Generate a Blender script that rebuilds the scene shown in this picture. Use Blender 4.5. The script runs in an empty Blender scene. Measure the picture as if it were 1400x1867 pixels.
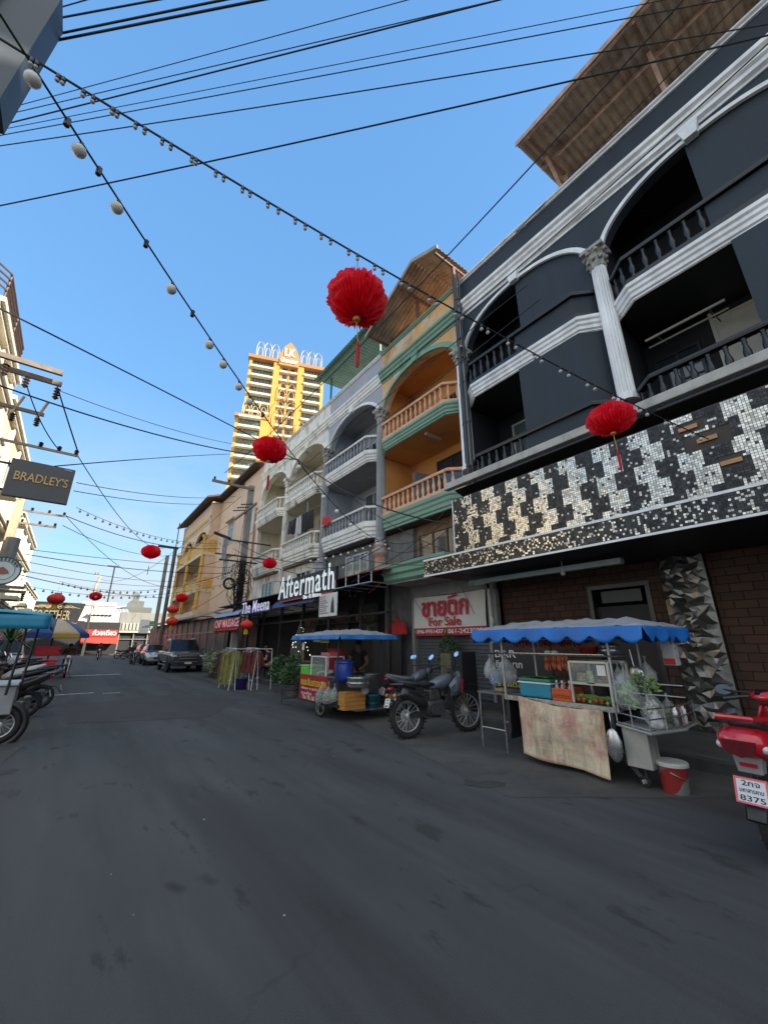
import bpy, bmesh, math, random
from math import radians as R, sin, cos, pi, sqrt, atan2, tan
from mathutils import Vector as V, Matrix
random.seed(7)
S = bpy.context.scene
COL = S.collection
# ---------------------------------------------------------------- camera
F_PX, PITCH, YAW, CH = 720.0, R(18.33), R(37.165), 1.5
cam_d = bpy.data.cameras.new("camera")
cam_d.sensor_fit = 'VERTICAL'; cam_d.sensor_height = 36.0
cam_d.lens = 36.0 * F_PX / 1867.0
cam_d.clip_start = 0.05; cam_d.clip_end = 4000
cam = bpy.data.objects.new("camera", cam_d); COL.objects.link(cam)
cam.location = (0, 0, CH); cam.rotation_euler = (pi/2 + PITCH, 0, -YAW)
S.camera = cam
# ---------------------------------------------------------------- world and sun
SUN_EL = R(27); SUN_DIR = V((0.62, -0.785, 0)).normalized()      # horizontal direction towards the sun
w = bpy.data.worlds.new("World"); S.world = w; w.use_nodes = True
nt = w.node_tree; nt.nodes.clear()
def wn(t, **k):
    n = nt.nodes.new(t)
    for a, b in k.items(): setattr(n, a, b)
    return n
sky = wn('ShaderNodeTexSky', sky_type='NISHITA'); sky.sun_disc = False
sky.sun_elevation = SUN_EL; sky.sun_rotation = atan2(SUN_DIR.x, SUN_DIR.y)
sky.air_density = 1.0; sky.dust_density = 0.6; sky.ozone_density = 2.2
tc = wn('ShaderNodeTexCoord'); sep = wn('ShaderNodeSeparateXYZ')
nt.links.new(tc.outputs['Generated'], sep.inputs[0])
# thin clouds on a high flat layer: direction divided by its height
zc = wn('ShaderNodeMath', operation='MAXIMUM'); zc.inputs[1].default_value = 0.03
za = wn('ShaderNodeMath', operation='ADD'); za.inputs[1].default_value = 0.12
nt.links.new(sep.outputs['Z'], zc.inputs[0]); nt.links.new(zc.outputs[0], za.inputs[0])
dx = wn('ShaderNodeMath', operation='DIVIDE'); dy = wn('ShaderNodeMath', operation='DIVIDE')
nt.links.new(sep.outputs['X'], dx.inputs[0]); nt.links.new(za.outputs[0], dx.inputs[1])
nt.links.new(sep.outputs['Y'], dy.inputs[0]); nt.links.new(za.outputs[0], dy.inputs[1])
cmb = wn('ShaderNodeCombineXYZ'); nt.links.new(dx.outputs[0], cmb.inputs[0]); nt.links.new(dy.outputs[0], cmb.inputs[1])
n1 = wn('ShaderNodeTexNoise'); n1.inputs['Scale'].default_value = 1.7; n1.inputs['Detail'].default_value = 9; n1.inputs['Roughness'].default_value = 0.62; n1.inputs['Distortion'].default_value = 0.5
n2 = wn('ShaderNodeTexNoise'); n2.inputs['Scale'].default_value = 0.33; n2.inputs['Detail'].default_value = 2
nt.links.new(cmb.outputs[0], n1.inputs['Vector']); nt.links.new(cmb.outputs[0], n2.inputs['Vector'])
mul = wn('ShaderNodeMath', operation='MULTIPLY'); nt.links.new(n1.outputs[0], mul.inputs[0]); nt.links.new(n2.outputs[0], mul.inputs[1])
ramp = wn('ShaderNodeMapRange'); ramp.inputs['From Min'].default_value = 0.13; ramp.inputs['From Max'].default_value = 0.36
nt.links.new(mul.outputs[0], ramp.inputs['Value'])
# clouds only low in the sky
lowf = wn('ShaderNodeMapRange'); lowf.inputs['From Min'].default_value = 0.52; lowf.inputs['From Max'].default_value = 0.10
nt.links.new(sep.outputs['Z'], lowf.inputs['Value'])
cf = wn('ShaderNodeMath', operation='MULTIPLY'); nt.links.new(ramp.outputs[0], cf.inputs[0]); nt.links.new(lowf.outputs[0], cf.inputs[1])
tint = wn('ShaderNodeMix', data_type='RGBA', blend_type='MULTIPLY'); tint.inputs['Factor'].default_value = 1.0
SKY_TINT = (0.9, 1.05, 1.15, 1)
tint.inputs['B'].default_value = SKY_TINT
nt.links.new(sky.outputs[0], tint.inputs['A'])
EXPO, SKY_STR = 1.35, 0.15
_k = 1.0/(SKY_STR*2**EXPO)
gr = wn('ShaderNodeValToRGB'); e = gr.color_ramp.elements
for p, c in ((0.0,(.52,.72,.86)),(0.10,(.42,.68,.90)),(0.27,(.25,.57,.95)),(0.55,(.20,.49,.92)),(1.0,(.15,.40,.84))):
    q = e[0] if p == 0.0 else (e[len(e)-1] if p == 1.0 else e.new(p))
    q.color = (*c, 1)
nt.links.new(sep.outputs['Z'], gr.inputs[0])
grs = wn('ShaderNodeVectorMath', operation='SCALE'); grs.inputs['Scale'].default_value = _k; nt.links.new(gr.outputs[0], grs.inputs[0])
mixg = wn('ShaderNodeMix', data_type='RGBA'); mixg.inputs['Factor'].default_value = 0.80
nt.links.new(tint.outputs['Result'], mixg.inputs['A']); nt.links.new(grs.outputs[0], mixg.inputs['B'])
# pale warm sky round the sun, behind the camera
dt = wn('ShaderNodeVectorMath', operation='DOT_PRODUCT'); dt.inputs[1].default_value = (SUN_DIR.x*cos(SUN_EL), SUN_DIR.y*cos(SUN_EL), sin(SUN_EL))
nt.links.new(tc.outputs['Generated'], dt.inputs[0])
gm = wn('ShaderNodeMapRange'); gm.inputs['From Min'].default_value = 0.68; gm.inputs['From Max'].default_value = 1.0; gm.interpolation_type = 'SMOOTHSTEP'; nt.links.new(dt.outputs['Value'], gm.inputs['Value'])
glow = wn('ShaderNodeMix', data_type='RGBA'); glow.inputs['B'].default_value = (2.6*_k, 2.35*_k, 2.0*_k, 1)
nt.links.new(gm.outputs[0], glow.inputs['Factor']); nt.links.new(mixg.outputs['Result'], glow.inputs['A'])
mixc = wn('ShaderNodeMix', data_type='RGBA'); mixc.inputs['B'].default_value = (.74*_k, .84*_k, .92*_k, 1)
# added fill glow in the unseen south-west sky behind the camera, lifts the shade
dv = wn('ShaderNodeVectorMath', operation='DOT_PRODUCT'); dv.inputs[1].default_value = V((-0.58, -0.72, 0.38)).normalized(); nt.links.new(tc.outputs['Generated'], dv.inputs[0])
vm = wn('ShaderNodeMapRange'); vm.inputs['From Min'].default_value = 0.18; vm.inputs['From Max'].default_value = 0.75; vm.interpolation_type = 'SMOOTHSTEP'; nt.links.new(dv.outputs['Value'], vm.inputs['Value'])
fill_glow = wn('ShaderNodeMix', data_type='RGBA'); fill_glow.inputs['B'].default_value = (1.22*_k, 1.32*_k, 1.42*_k, 1)
nt.links.new(vm.outputs[0], fill_glow.inputs['Factor']); nt.links.new(glow.outputs['Result'], fill_glow.inputs['A'])
nt.links.new(cf.outputs[0], mixc.inputs['Factor']); nt.links.new(fill_glow.outputs['Result'], mixc.inputs['A'])
bg = wn('ShaderNodeBackground'); bg.inputs['Strength'].default_value = SKY_STR
out = wn('ShaderNodeOutputWorld')
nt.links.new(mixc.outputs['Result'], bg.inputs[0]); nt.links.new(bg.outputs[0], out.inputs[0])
sl = bpy.data.lights.new("sun", 'SUN'); sl.energy = 4.2; sl.angle = R(0.5); sl.color = (1.0, 0.90, 0.74)
so = bpy.data.objects.new("sun", sl); COL.objects.link(so)
sdir = V((SUN_DIR.x*cos(SUN_EL), SUN_DIR.y*cos(SUN_EL), sin(SUN_EL)))
so.rotation_euler = sdir.to_track_quat('Z', 'Y').to_euler(); so.location = (30, -30, 40)
S.view_settings.view_transform = 'Standard'; S.view_settings.look = 'None'
S.view_settings.exposure = EXPO; S.view_settings.gamma = 1.0
# ---------------------------------------------------------------- pixel rays (a measuring aid: turns a photo pixel into a real point)
_Fh = V((sin(YAW), cos(YAW), 0)); _Rr = V((cos(YAW), -sin(YAW), 0)); _Z = V((0, 0, 1))
_F = _Fh*cos(PITCH) + _Z*sin(PITCH); _U = -_Fh*sin(PITCH) + _Z*cos(PITCH)
def ray(x, y): return _F + _Rr*((x-700)/F_PX) - _U*((y-933.5)/F_PX)
CAMP = V((0, 0, CH))
def onX(x, y, X): d = ray(x, y); return CAMP + d*(X/d.x)
def onY(x, y, Y): d = ray(x, y); return CAMP + d*(Y/d.y)
def onZ(x, y, z=0.0): d = ray(x, y); return CAMP + d*((z-CH)/d.z)
def atD(x, y, D): return CAMP + ray(x, y)*D
# ---------------------------------------------------------------- materials
MATS = {}
def mat(name, col, rough=0.6, metal=0.0, var=0.12, scale=3.0, bump=0.0, bscale=40.0, col2=None, thr=None, alpha=1.0, emit=None, es=1.0, trans=0.0, coat=0.0, detail=6, streak=False, dirt=0.0, subs=0.0, randf=0.0, spec=0.5):
    if name in MATS: return MATS[name]
    m = bpy.data.materials.new(name); m.use_nodes = True; t = m.node_tree; N = t.nodes; L = t.links
    b = N['Principled BSDF']; c3 = tuple(col[:3])
    b.inputs['Roughness'].default_value = rough; b.inputs['Metallic'].default_value = metal
    b.inputs['Specular IOR Level'].default_value = spec
    if coat: b.inputs['Coat Weight'].default_value = coat; b.inputs['Coat Roughness'].default_value = 0.06
    if trans: b.inputs['Transmission Weight'].default_value = trans
    if alpha < 1: b.inputs['Alpha'].default_value = alpha
    if subs: pass
    tcx = N.new('ShaderNodeTexCoord'); src = tcx.outputs['Object']
    if streak:
        mp = N.new('ShaderNodeMapping'); mp.inputs['Scale'].default_value = streak if isinstance(streak, tuple) else (1, 1, 0.12)
        L.new(src, mp.inputs[0]); vec = mp.outputs[0]
    else: vec = src
    n = N.new('ShaderNodeTexNoise'); n.inputs['Scale'].default_value = scale; n.inputs['Detail'].default_value = detail; n.inputs['Roughness'].default_value = 0.6
    L.new(vec, n.inputs['Vector'])
    mr = N.new('ShaderNodeMapRange')
    if thr: mr.inputs['From Min'].default_value, mr.inputs['From Max'].default_value = thr
    else: mr.inputs['From Min'].default_value, mr.inputs['From Max'].default_value = 0.3, 0.7
    L.new(n.outputs[0], mr.inputs['Value'])
    mx = N.new('ShaderNodeMix'); mx.data_type = 'RGBA'
    c2 = col2 if col2 else tuple(min(1, c*(1+var)) for c in c3)
    ca = c3 if col2 else tuple(c*(1-var) for c in c3)
    mx.inputs['A'].default_value = (*ca, 1); mx.inputs['B'].default_value = (*c2[:3], 1)
    L.new(mr.outputs[0], mx.inputs['Factor']); colout = mx.outputs['Result']
    if dirt:                                    # stains with a shape of their own
        nd = N.new('ShaderNodeTexNoise'); nd.inputs['Scale'].default_value = 1.3; nd.inputs['Detail'].default_value = 8; nd.inputs['Roughness'].default_value = 0.7
        mpd = N.new('ShaderNodeMapping'); mpd.inputs['Scale'].default_value = (1.6, 1.6, 0.35); L.new(src, mpd.inputs[0]); L.new(mpd.outputs[0], nd.inputs['Vector'])
        rd = N.new('ShaderNodeMapRange'); rd.inputs['From Min'].default_value = 0.52; rd.inputs['From Max'].default_value = 0.70; rd.inputs['To Max'].default_value = dirt
        L.new(nd.outputs[0], rd.inputs['Value'])
        mm = N.new('ShaderNodeMix'); mm.data_type = 'RGBA'; mm.inputs['B'].default_value = (0.03, 0.028, 0.025, 1)
        L.new(rd.outputs[0], mm.inputs['Factor']); L.new(colout, mm.inputs['A']); colout = mm.outputs['Result']
    if randf:
        gi = N.new('ShaderNodeObjectInfo'); hs = N.new('ShaderNodeHueSaturation')
        mrr = N.new('ShaderNodeMapRange'); mrr.inputs['To Min'].default_value = 1-randf; mrr.inputs['To Max'].default_value = 1+randf
        L.new(gi.outputs['Random'], mrr.inputs['Value']); L.new(mrr.outputs[0], hs.inputs['Value']); L.new(colout, hs.inputs['Color']); colout = hs.outputs[0]
    L.new(colout, b.inputs['Base Color'])
    if rough > 0.2:
        rr = N.new('ShaderNodeMapRange'); rr.inputs['To Min'].default_value = max(0, rough-0.12); rr.inputs['To Max'].default_value = min(1, rough+0.12)
        L.new(n.outputs[0], rr.inputs['Value']); L.new(rr.outputs[0], b.inputs['Roughness'])
    if bump:
        nb = N.new('ShaderNodeTexNoise'); nb.inputs['Scale'].default_value = bscale; nb.inputs['Detail'].default_value = 5
        L.new(src, nb.inputs['Vector']); bp = N.new('ShaderNodeBump'); bp.inputs['Strength'].default_value = bump; bp.inputs['Distance'].default_value = 0.02
        L.new(nb.outputs[0], bp.inputs['Height']); L.new(bp.outputs[0], b.inputs['Normal'])
    if emit: b.inputs['Emission Color'].default_value = (*emit, 1); b.inputs['Emission Strength'].default_value = es
    m.use_backface_culling = False
    MATS[name] = m; return m
# ---------------------------------------------------------------- mesh builder
ORG = {}
class G:
    def __init__(s): s.v = []; s.f = []; s.mi = []; s.sm = []; s.M = None; s.cur = 0; s.smooth = False
    def _add(s, vs, fs):
        o = len(s.v)
        if s.M is not None: vs = [s.M @ V(p) for p in vs]
        s.v += [tuple(p) for p in vs]; s.f += [tuple(i+o for i in f) for f in fs]
        s.mi += [s.cur]*len(fs); s.sm += [s.smooth]*len(fs); return s
    def box(s, x0, x1, y0, y1, z0, z1):
        vs = [(x0,y0,z0),(x1,y0,z0),(x1,y1,z0),(x0,y1,z0),(x0,y0,z1),(x1,y0,z1),(x1,y1,z1),(x0,y1,z1)]
        return s._add(vs, [(0,3,2,1),(4,5,6,7),(0,1,5,4),(1,2,6,5),(2,3,7,6),(3,0,4,7)])
    def bbox(s, x0, x1, y0, y1, z0, z1, b=0.01):   # bevelled box
        bm = bmesh.new(); bmesh.ops.create_cube(bm, size=1)
        for q in bm.verts: q.co = V(((x0+x1)/2+q.co.x*(x1-x0), (y0+y1)/2+q.co.y*(y1-y0), (z0+z1)/2+q.co.z*(z1-z0)))
        bmesh.ops.bevel(bm, geom=bm.edges[:], offset=b, segments=2, affect='EDGES', profile=0.6)
        return s.bm(bm)
    def bm(s, bm):
        bm.verts.ensure_lookup_table(); bm.verts.index_update()
        s._add([tuple(q.co) for q in bm.verts], [tuple(q.index for q in f.verts) for f in bm.faces]); bm.free(); return s
    def quad(s, a, b, c, d): return s._add([a,b,c,d], [(0,1,2,3)])
    def poly(s, ps): return s._add(ps, [tuple(range(len(ps)))])
    def prism(s, pts, axis, a0, a1):
        # pts 2-D, axis 'x': (y,z), 'y': (x,z), 'z': (x,y)
        mk = {'x': lambda p, a: (a, p[0], p[1]), 'y': lambda p, a: (p[0], a, p[1]), 'z': lambda p, a: (p[0], p[1], a)}[axis]
        n = len(pts); vs = [mk(p, a0) for p in pts] + [mk(p, a1) for p in pts]
        return s._add(vs, [tuple(range(n))[::-1], tuple(range(n, 2*n))] + [(i, (i+1) % n, n+(i+1) % n, n+i) for i in range(n)])
    def tube(s, pts, r, n=8, cap=True, r2=None):
        pts = [V(p) for p in pts]; rings = []; up = V((0,0,1)); vs = []; fs = []
        for i, p in enumerate(pts):
            d = (pts[min(i+1, len(pts)-1)] - pts[max(i-1, 0)])
            d = d.normalized() if d.length > 1e-9 else V((0,0,1))
            a = d.cross(up)
            if a.length < 1e-3: a = d.cross(V((1,0,0)))
            a.normalize(); b = d.cross(a); rad = r[i] if isinstance(r, (list, tuple)) else (r if r2 is None else r+(r2-r)*i/(len(pts)-1))
            vs += [p + a*(rad*cos(2*pi*k/n)) + b*(rad*sin(2*pi*k/n)) for k in range(n)]
        for i in range(len(pts)-1):
            for k in range(n): fs.append((i*n+k, i*n+(k+1) % n, (i+1)*n+(k+1) % n, (i+1)*n+k))
        if cap: fs += [tuple(range(n))[::-1], tuple(range((len(pts)-1)*n, len(pts)*n))]
        return s._add(vs, fs)
    def lathe(s, prof, c=(0,0,0), n=16, axis='z', cap=True, sx=1, sy=1, star=None):
        vs = []; fs = []
        for (r, z) in prof:
            for k in range(n):
                a = 2*pi*k/n; q = r*(1 if not star else (1 if k % 2 else star))
                p = (q*cos(a)*sx, q*sin(a)*sy, z)
                if axis == 'x': p = (p[2], p[0], p[1])
                elif axis == 'y': p = (p[0], p[2], p[1])
                vs.append((p[0]+c[0], p[1]+c[1], p[2]+c[2]))
        for i in range(len(prof)-1):
            for k in range(n): fs.append((i*n+k, i*n+(k+1) % n, (i+1)*n+(k+1) % n, (i+1)*n+k))
        if cap: fs += [tuple(range(n))[::-1], tuple(range((len(prof)-1)*n, len(prof)*n))]
        return s._add(vs, fs)
    def ball(s, c, r, n=12, m=8, sx=1, sy=1, sz=1):
        prof = [(max(1e-4, r*sin(pi*i/m)), -r*cos(pi*i/m)*sz) for i in range(m+1)]
        return s.lathe(prof, c, n, sx=sx, sy=sy, cap=False)
    def torus(s, c, r1, r2, n=24, m=8, axis='x', squash=1):
        vs = []; fs = []
        for i in range(n):
            a = 2*pi*i/n
            for j in range(m):
                b = 2*pi*j/m; q = r1+r2*cos(b); h = r2*sin(b)*squash
                p = {'x': (h, q*cos(a), q*sin(a)), 'y': (q*cos(a), h, q*sin(a)), 'z': (q*cos(a), q*sin(a), h)}[axis]
                vs.append((p[0]+c[0], p[1]+c[1], p[2]+c[2]))
        for i in range(n):
            for j in range(m): fs.append((i*m+j, ((i+1) % n)*m+j, ((i+1) % n)*m+(j+1) % m, i*m+(j+1) % m))
        return s._add(vs, fs)
    def sweep(s, path, prof, closed=False):
        # path: plan points (x,y); prof: (offset outwards to the path's left, z) points; mitred
        n = len(path); vs = []; fs = []; k = len(prof)
        P = [V((p[0], p[1])) for p in path]
        for i in range(n):
            d0 = (P[i]-P[i-1]).normalized() if i > 0 or closed else None
            d1 = (P[(i+1) % n]-P[i]).normalized() if i < n-1 or closed else None
            d0 = d0 or d1; d1 = d1 or d0
            n0 = V((-d0.y, d0.x)); n1 = V((-d1.y, d1.x)); nn = (n0+n1); nn = nn/max(1e-6, nn.dot(n0))
            for (o, z) in prof: vs.append((P[i].x+nn.x*o, P[i].y+nn.y*o, z))
        for i in range(n-1 if not closed else n):
            j = (i+1) % n
            for q in range(k): fs.append((i*k+q, j*k+q, j*k+(q+1) % k, i*k+(q+1) % k))
        if not closed: fs += [tuple(range(k)), tuple(range((n-1)*k, n*k))[::-1]]
        return s._add(vs, fs)
    def grid(s, fn, nu, nv):
        vs = [fn(i/nu, j/nv) for i in range(nu+1) for j in range(nv+1)]
        return s._add(vs, [(i*(nv+1)+j, (i+1)*(nv+1)+j, (i+1)*(nv+1)+j+1, i*(nv+1)+j+1) for i in range(nu) for j in range(nv)])
    def obj(s, name, m, parent=None, solid=0.0, sub=0, bevel=0.0):
        me = bpy.data.meshes.new(name)
        o0 = ORG.get(parent.name, V((0,0,0))) if parent is not None else V((0,0,0))
        me.from_pydata([(p[0]-o0.x, p[1]-o0.y, p[2]-o0.z) for p in s.v], [], s.f)
        for q in (m if isinstance(m, (list, tuple)) else [m]): me.materials.append(q)
        me.polygons.foreach_set('material_index', s.mi); me.polygons.foreach_set('use_smooth', s.sm)
        me.update()
        b = bmesh.new(); b.from_mesh(me); bmesh.ops.recalc_face_normals(b, faces=b.faces[:]); b.to_mesh(me); b.free()
        o = bpy.data.objects.new(name, me); COL.objects.link(o)
        if parent is not None: o.parent = parent; ORG[o.name] = o0
        if sub: q = o.modifiers.new('s', 'SUBSURF'); q.levels = q.render_levels = sub
        if solid: q = o.modifiers.new('t', 'SOLIDIFY'); q.thickness = solid; q.offset = 0
        if bevel: q = o.modifiers.new('b', 'BEVEL'); q.width = bevel; q.segments = 2; q.limit_method = 'ANGLE'
        return o
def tag(o, label=None, cat=None, group=None, kind=None):
    if label: o['label'] = label
    if cat: o['category'] = cat
    if group: o['group'] = group
    if kind: o['kind'] = kind
    return o
def thing(name, label, cat, loc=(0,0,0), rz=0.0, group=None, world=True):
    o = bpy.data.objects.new(name, None); COL.objects.link(o); o.empty_display_size = 0.2
    o.location = loc; o.rotation_euler = (0, 0, rz)
    ORG[o.name] = V(loc) if world else V((0,0,0))
    return tag(o, label, cat, group)
def single(g, name, m, label, cat, group=None, kind=None, **k):   # a thing that is one mesh, origin put at its base
    x0 = [min(p[i] for p in g.v) for i in range(3)]; x1 = [max(p[i] for p in g.v) for i in range(3)]
    b = V(((x0[0]+x1[0])/2, (x0[1]+x1[1])/2, x0[2]))
    g.v = [(p[0]-b.x, p[1]-b.y, p[2]-b.z) for p in g.v]
    o = g.obj(name, m, None, **k); o.location = b
    return tag(o, label, cat, group, kind)
def kids(o): return [c for c in bpy.data.objects if c.parent == o]
def copy_tree(o, parent=None):
    c = o.copy(); COL.objects.link(c)
    if parent is not None: c.parent = parent
    for ch in kids(o): copy_tree(ch, c)
    return c
def inst(src, parent, offset):                                     # a copy of one part, shifted
    c = src.copy(); COL.objects.link(c); c.parent = parent; c.location = offset; return c
# ---------------------------------------------------------------- lettering as real relief
def glyphs(body, bold=0.0, shear=0.0, space=1.0):
    cu = bpy.data.curves.new('letters', 'FONT'); cu.body = body; cu.size = 1; cu.offset = bold; cu.shear = shear
    cu.extrude = 0.0; cu.resolution_u = 3; cu.space_character = space; cu.fill_mode = 'FRONT'
    ob = bpy.data.objects.new('letters', cu)
    me = bpy.data.meshes.new_from_object(ob); 
    vs = [(q.co.x, q.co.y) for q in me.vertices]; fs = [tuple(p.vertices) for p in me.polygons]
    bpy.data.objects.remove(ob); bpy.data.curves.remove(cu); bpy.data.meshes.remove(me)
    return vs, fs
def text(body, o, xd, yd, wid, hei, m, parent, name='lettering', depth=0.01, bold=0.0, serif=0.0, shear=0.0, space=1.0):
    """letters fitted in the box o + xd*wid + yd*hei, standing depth proud"""
    vs, fs = glyphs(body, bold, shear, space)
    if not vs: return None
    xa = min(p[0] for p in vs); xb = max(p[0] for p in vs); ya = min(p[1] for p in vs); yb = max(p[1] for p in vs)
    g = G(); o = V(o); xd = V(xd).normalized(); yd = V(yd).normalized(); nd = xd.cross(yd)
    def P(x, y, d): return o + xd*((x-xa)/(xb-xa)*wid) + yd*((y-ya)/(yb-ya)*hei) + nd*d
    bd = {}
    for f in fs:
        for i in range(len(f)):
            e = (f[i], f[(i+1) % len(f)]); k = tuple(sorted(e))
            bd.setdefault(k, []).append(e)
    n = len(vs)
    g._add([P(x, y, depth) for x, y in vs] + [P(x, y, 0) for x, y in vs],
           list(fs) + [(e[0][1], e[0][0], e[0][0]+n, e[0][1]+n) for e in bd.values() if len(e) == 1])
    if serif:
        h = yb-ya
        for k, e in bd.items():
            if len(e) != 1: continue
            a, b = vs[k[0]], vs[k[1]]
            if abs(a[1]-b[1]) < 0.01*h and 0.05*h < abs(a[0]-b[0]) < 0.34*h:
                x0, x1 = sorted((a[0], b[0])); q = serif*h; t = 0.07*h
                for yy in (ya, yb):
                    if abs(a[1]-yy) < 0.035*h:
                        s0, s1 = (yy, yy+t) if yy == ya else (yy-t, yy)
                        pts = [(x0-q, s0), (x1+q, s0), (x1+q, s1), (x0-q, s1)]
                        g._add([P(x, y, depth*0.98) for x, y in pts] + [P(x, y, 0) for x, y in pts],
                               [(0,1,2,3), (0,1,5,4), (1,2,6,5), (2,3,7,6), (3,0,4,7)])
    return g.obj(name, m, parent)
# ================================================================ materials
asph = mat('asphalt', (0.060,0.060,0.061), 0.85, var=0.35, scale=0.8, bump=0.22, bscale=260, streak=(1.4,0.22,1), dirt=0.0, detail=10)
def _asph():
    t = asph.node_tree; N = t.nodes; L = t.links; b = N['Principled BSDF']
    src = b.inputs['Base Color'].links[0].from_socket; tcx = N.new('ShaderNodeTexCoord')
    def layer(src, scale, mapping, lo, hi, col, amt, detail=4, rough=0.6):
        mp = N.new('ShaderNodeMapping'); mp.inputs['Scale'].default_value = mapping; L.new(tcx.outputs['Object'], mp.inputs[0])
        n = N.new('ShaderNodeTexNoise'); n.inputs['Scale'].default_value = scale; n.inputs['Detail'].default_value = detail; n.inputs['Roughness'].default_value = rough
        L.new(mp.outputs[0], n.inputs['Vector']); r = N.new('ShaderNodeMapRange'); r.inputs['From Min'].default_value = lo; r.inputs['From Max'].default_value = hi; r.inputs['To Max'].default_value = amt
        L.new(n.outputs[0], r.inputs['Value']); m = N.new('ShaderNodeMix'); m.data_type = 'RGBA'; m.inputs['B'].default_value = (*col, 1)
        L.new(r.outputs[0], m.inputs['Factor']); L.new(src, m.inputs['A']); return m.outputs['Result']
    s = layer(src, 0.5, (2.2,0.16,1), 0.47, 0.62, (0.034,0.032,0.030), 0.85)          # dark worn strips along the road
    s = layer(s, 1.7, (0.9,0.55,1), 0.64, 0.70, (0.014,0.013,0.012), 0.85, 3)            # oil stains
    s = layer(s, 0.9, (1.5,0.3,1), 0.54, 0.72, (0.105,0.10,0.093), 0.6, 6)            # dusty pale patches
    s = layer(s, 3.1, (1.0,0.35,1), 0.60, 0.66, (0.022,0.021,0.019), 0.7, 5, .7)         # blotches
    s = layer(s, 210, (1,1,1), 0.52, 0.75, (0.16,0.155,0.15), 0.40, 2)                    # aggregate
    s = layer(s, 130, (1,1,1), 0.58, 0.75, (0.025,0.024,0.023), 0.5, 2)
    mpv = N.new('ShaderNodeMapping'); mpv.inputs['Scale'].default_value = (.55,.32,1); L.new(tcx.outputs['Object'], mpv.inputs[0])
    nw = N.new('ShaderNodeTexNoise'); nw.inputs['Scale'].default_value = 3; nw.inputs['Detail'].default_value = 6; L.new(tcx.outputs['Object'], nw.inputs[0])
    ad = N.new('ShaderNodeMix'); ad.data_type = 'RGBA'; ad.blend_type = 'LINEAR_LIGHT'; ad.inputs['Factor'].default_value = .12; L.new(mpv.outputs[0], ad.inputs['A']); L.new(nw.outputs['Color'], ad.inputs['B'])
    vo = N.new('ShaderNodeTexVoronoi'); vo.feature = 'DISTANCE_TO_EDGE'; vo.inputs['Scale'].default_value = 1.0; L.new(ad.outputs['Result'], vo.inputs['Vector'])
    rv = N.new('ShaderNodeMapRange'); rv.inputs['From Min'].default_value = .010; rv.inputs['From Max'].default_value = .002; rv.inputs['To Max'].default_value = .28; L.new(vo.outputs['Distance'], rv.inputs[0])
    ng = N.new('ShaderNodeTexNoise'); ng.inputs['Scale'].default_value = .45; L.new(tcx.outputs['Object'], ng.inputs[0]); rg = N.new('ShaderNodeMapRange'); rg.inputs['From Min'].default_value = .5; rg.inputs['From Max'].default_value = .6; L.new(ng.outputs[0], rg.inputs[0])
    mu = N.new('ShaderNodeMath'); mu.operation = 'MULTIPLY'; L.new(rv.outputs[0], mu.inputs[0]); L.new(rg.outputs[0], mu.inputs[1])
    mk = N.new('ShaderNodeMix'); mk.data_type = 'RGBA'; mk.inputs['B'].default_value = (.018,.016,.015,1); L.new(mu.outputs[0], mk.inputs['Factor']); L.new(s, mk.inputs['A']); s = mk.outputs['Result']   # cracks
    L.new(s, b.inputs['Base Color'])
_asph()
conc = mat('concrete_apron', (0.074,0.070,0.064), 0.85, var=0.3, scale=1.2, bump=0.3, bscale=60, dirt=0.6)
pave = mat('pavement_concrete', (0.075,0.072,0.068), 0.85, var=0.3, scale=1.5, bump=0.3, bscale=60, dirt=0.7)
kerbm = mat('kerb_concrete', (0.05,0.05,0.05), 0.9, var=0.3, scale=2, bump=0.3, dirt=0.6)
black = mat('soot_black', (0.012,0.012,0.014), 0.6, var=0.3, bump=0.05)
steel = mat('bare_steel', (0.42,0.43,0.44), 0.35, 0.9, var=0.2, scale=8)
dsteel = mat('dark_steel', (0.05,0.05,0.055), 0.5, 0.6, var=0.3, scale=8)
rust = mat('rusty_steel', (0.16,0.085,0.055), 0.8, 0.1, var=0.4, scale=6, bump=0.2)
cablem = mat('black_cable', (0.012,0.012,0.013), 0.6, var=0.1)
glassd = mat('dark_window_glass', (0.03,0.04,0.05), 0.06, 0.0, var=0.1, spec=0.9)
rubber = mat('tyre_rubber', (0.016,0.016,0.017), 0.85, var=0.3, scale=20, bump=0.3)
chrome = mat('chrome', (0.75,0.76,0.78), 0.12, 1.0, var=0.05)
plblack = mat('black_plastic', (0.018,0.018,0.02), 0.42, var=0.2)
white = mat('white_paint', (0.72,0.72,0.70), 0.5, var=0.06)
offwhite = mat('old_white_paint', (0.5,0.5,0.48), 0.6, var=0.15, dirt=0.3)
wood = mat('brown_timber', (0.16,0.10,0.06), 0.75, var=0.4, scale=3, bump=0.2, streak=(1,1,8))
# ================================================================ ground
def flat(name, kind, pts, z, m, label, cat):
    g = G(); g.poly([(x, y, z) for x, y in pts]); return single(g, name, m, label, cat, kind=kind)
def sheet():
    g = G(); g.poly([(-700,-60,0),(900,-60,0),(900,1500,0),(-700,1500,0)])
    o = g.obj('road', asph); tag(o, 'worn dark grey asphalt street with stains and repair patches', 'road', kind='structure')
sheet()
g = G(); g.poly([(-14,-3,0.004),(-3.4,-3,0.004),(-2.2,3.2,0.004),(-.5,7.0,0.004),(-0.05,10.2,0.004),(-0.35,14,0.004),(-0.6,18.2,0.004),(-0.7,60,0.004),(-14,60,0.004)])
o = g.obj('parking_strip', conc); tag(o, 'paler concrete parking strip along the left side of the street', 'pavement', kind='structure')
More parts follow.
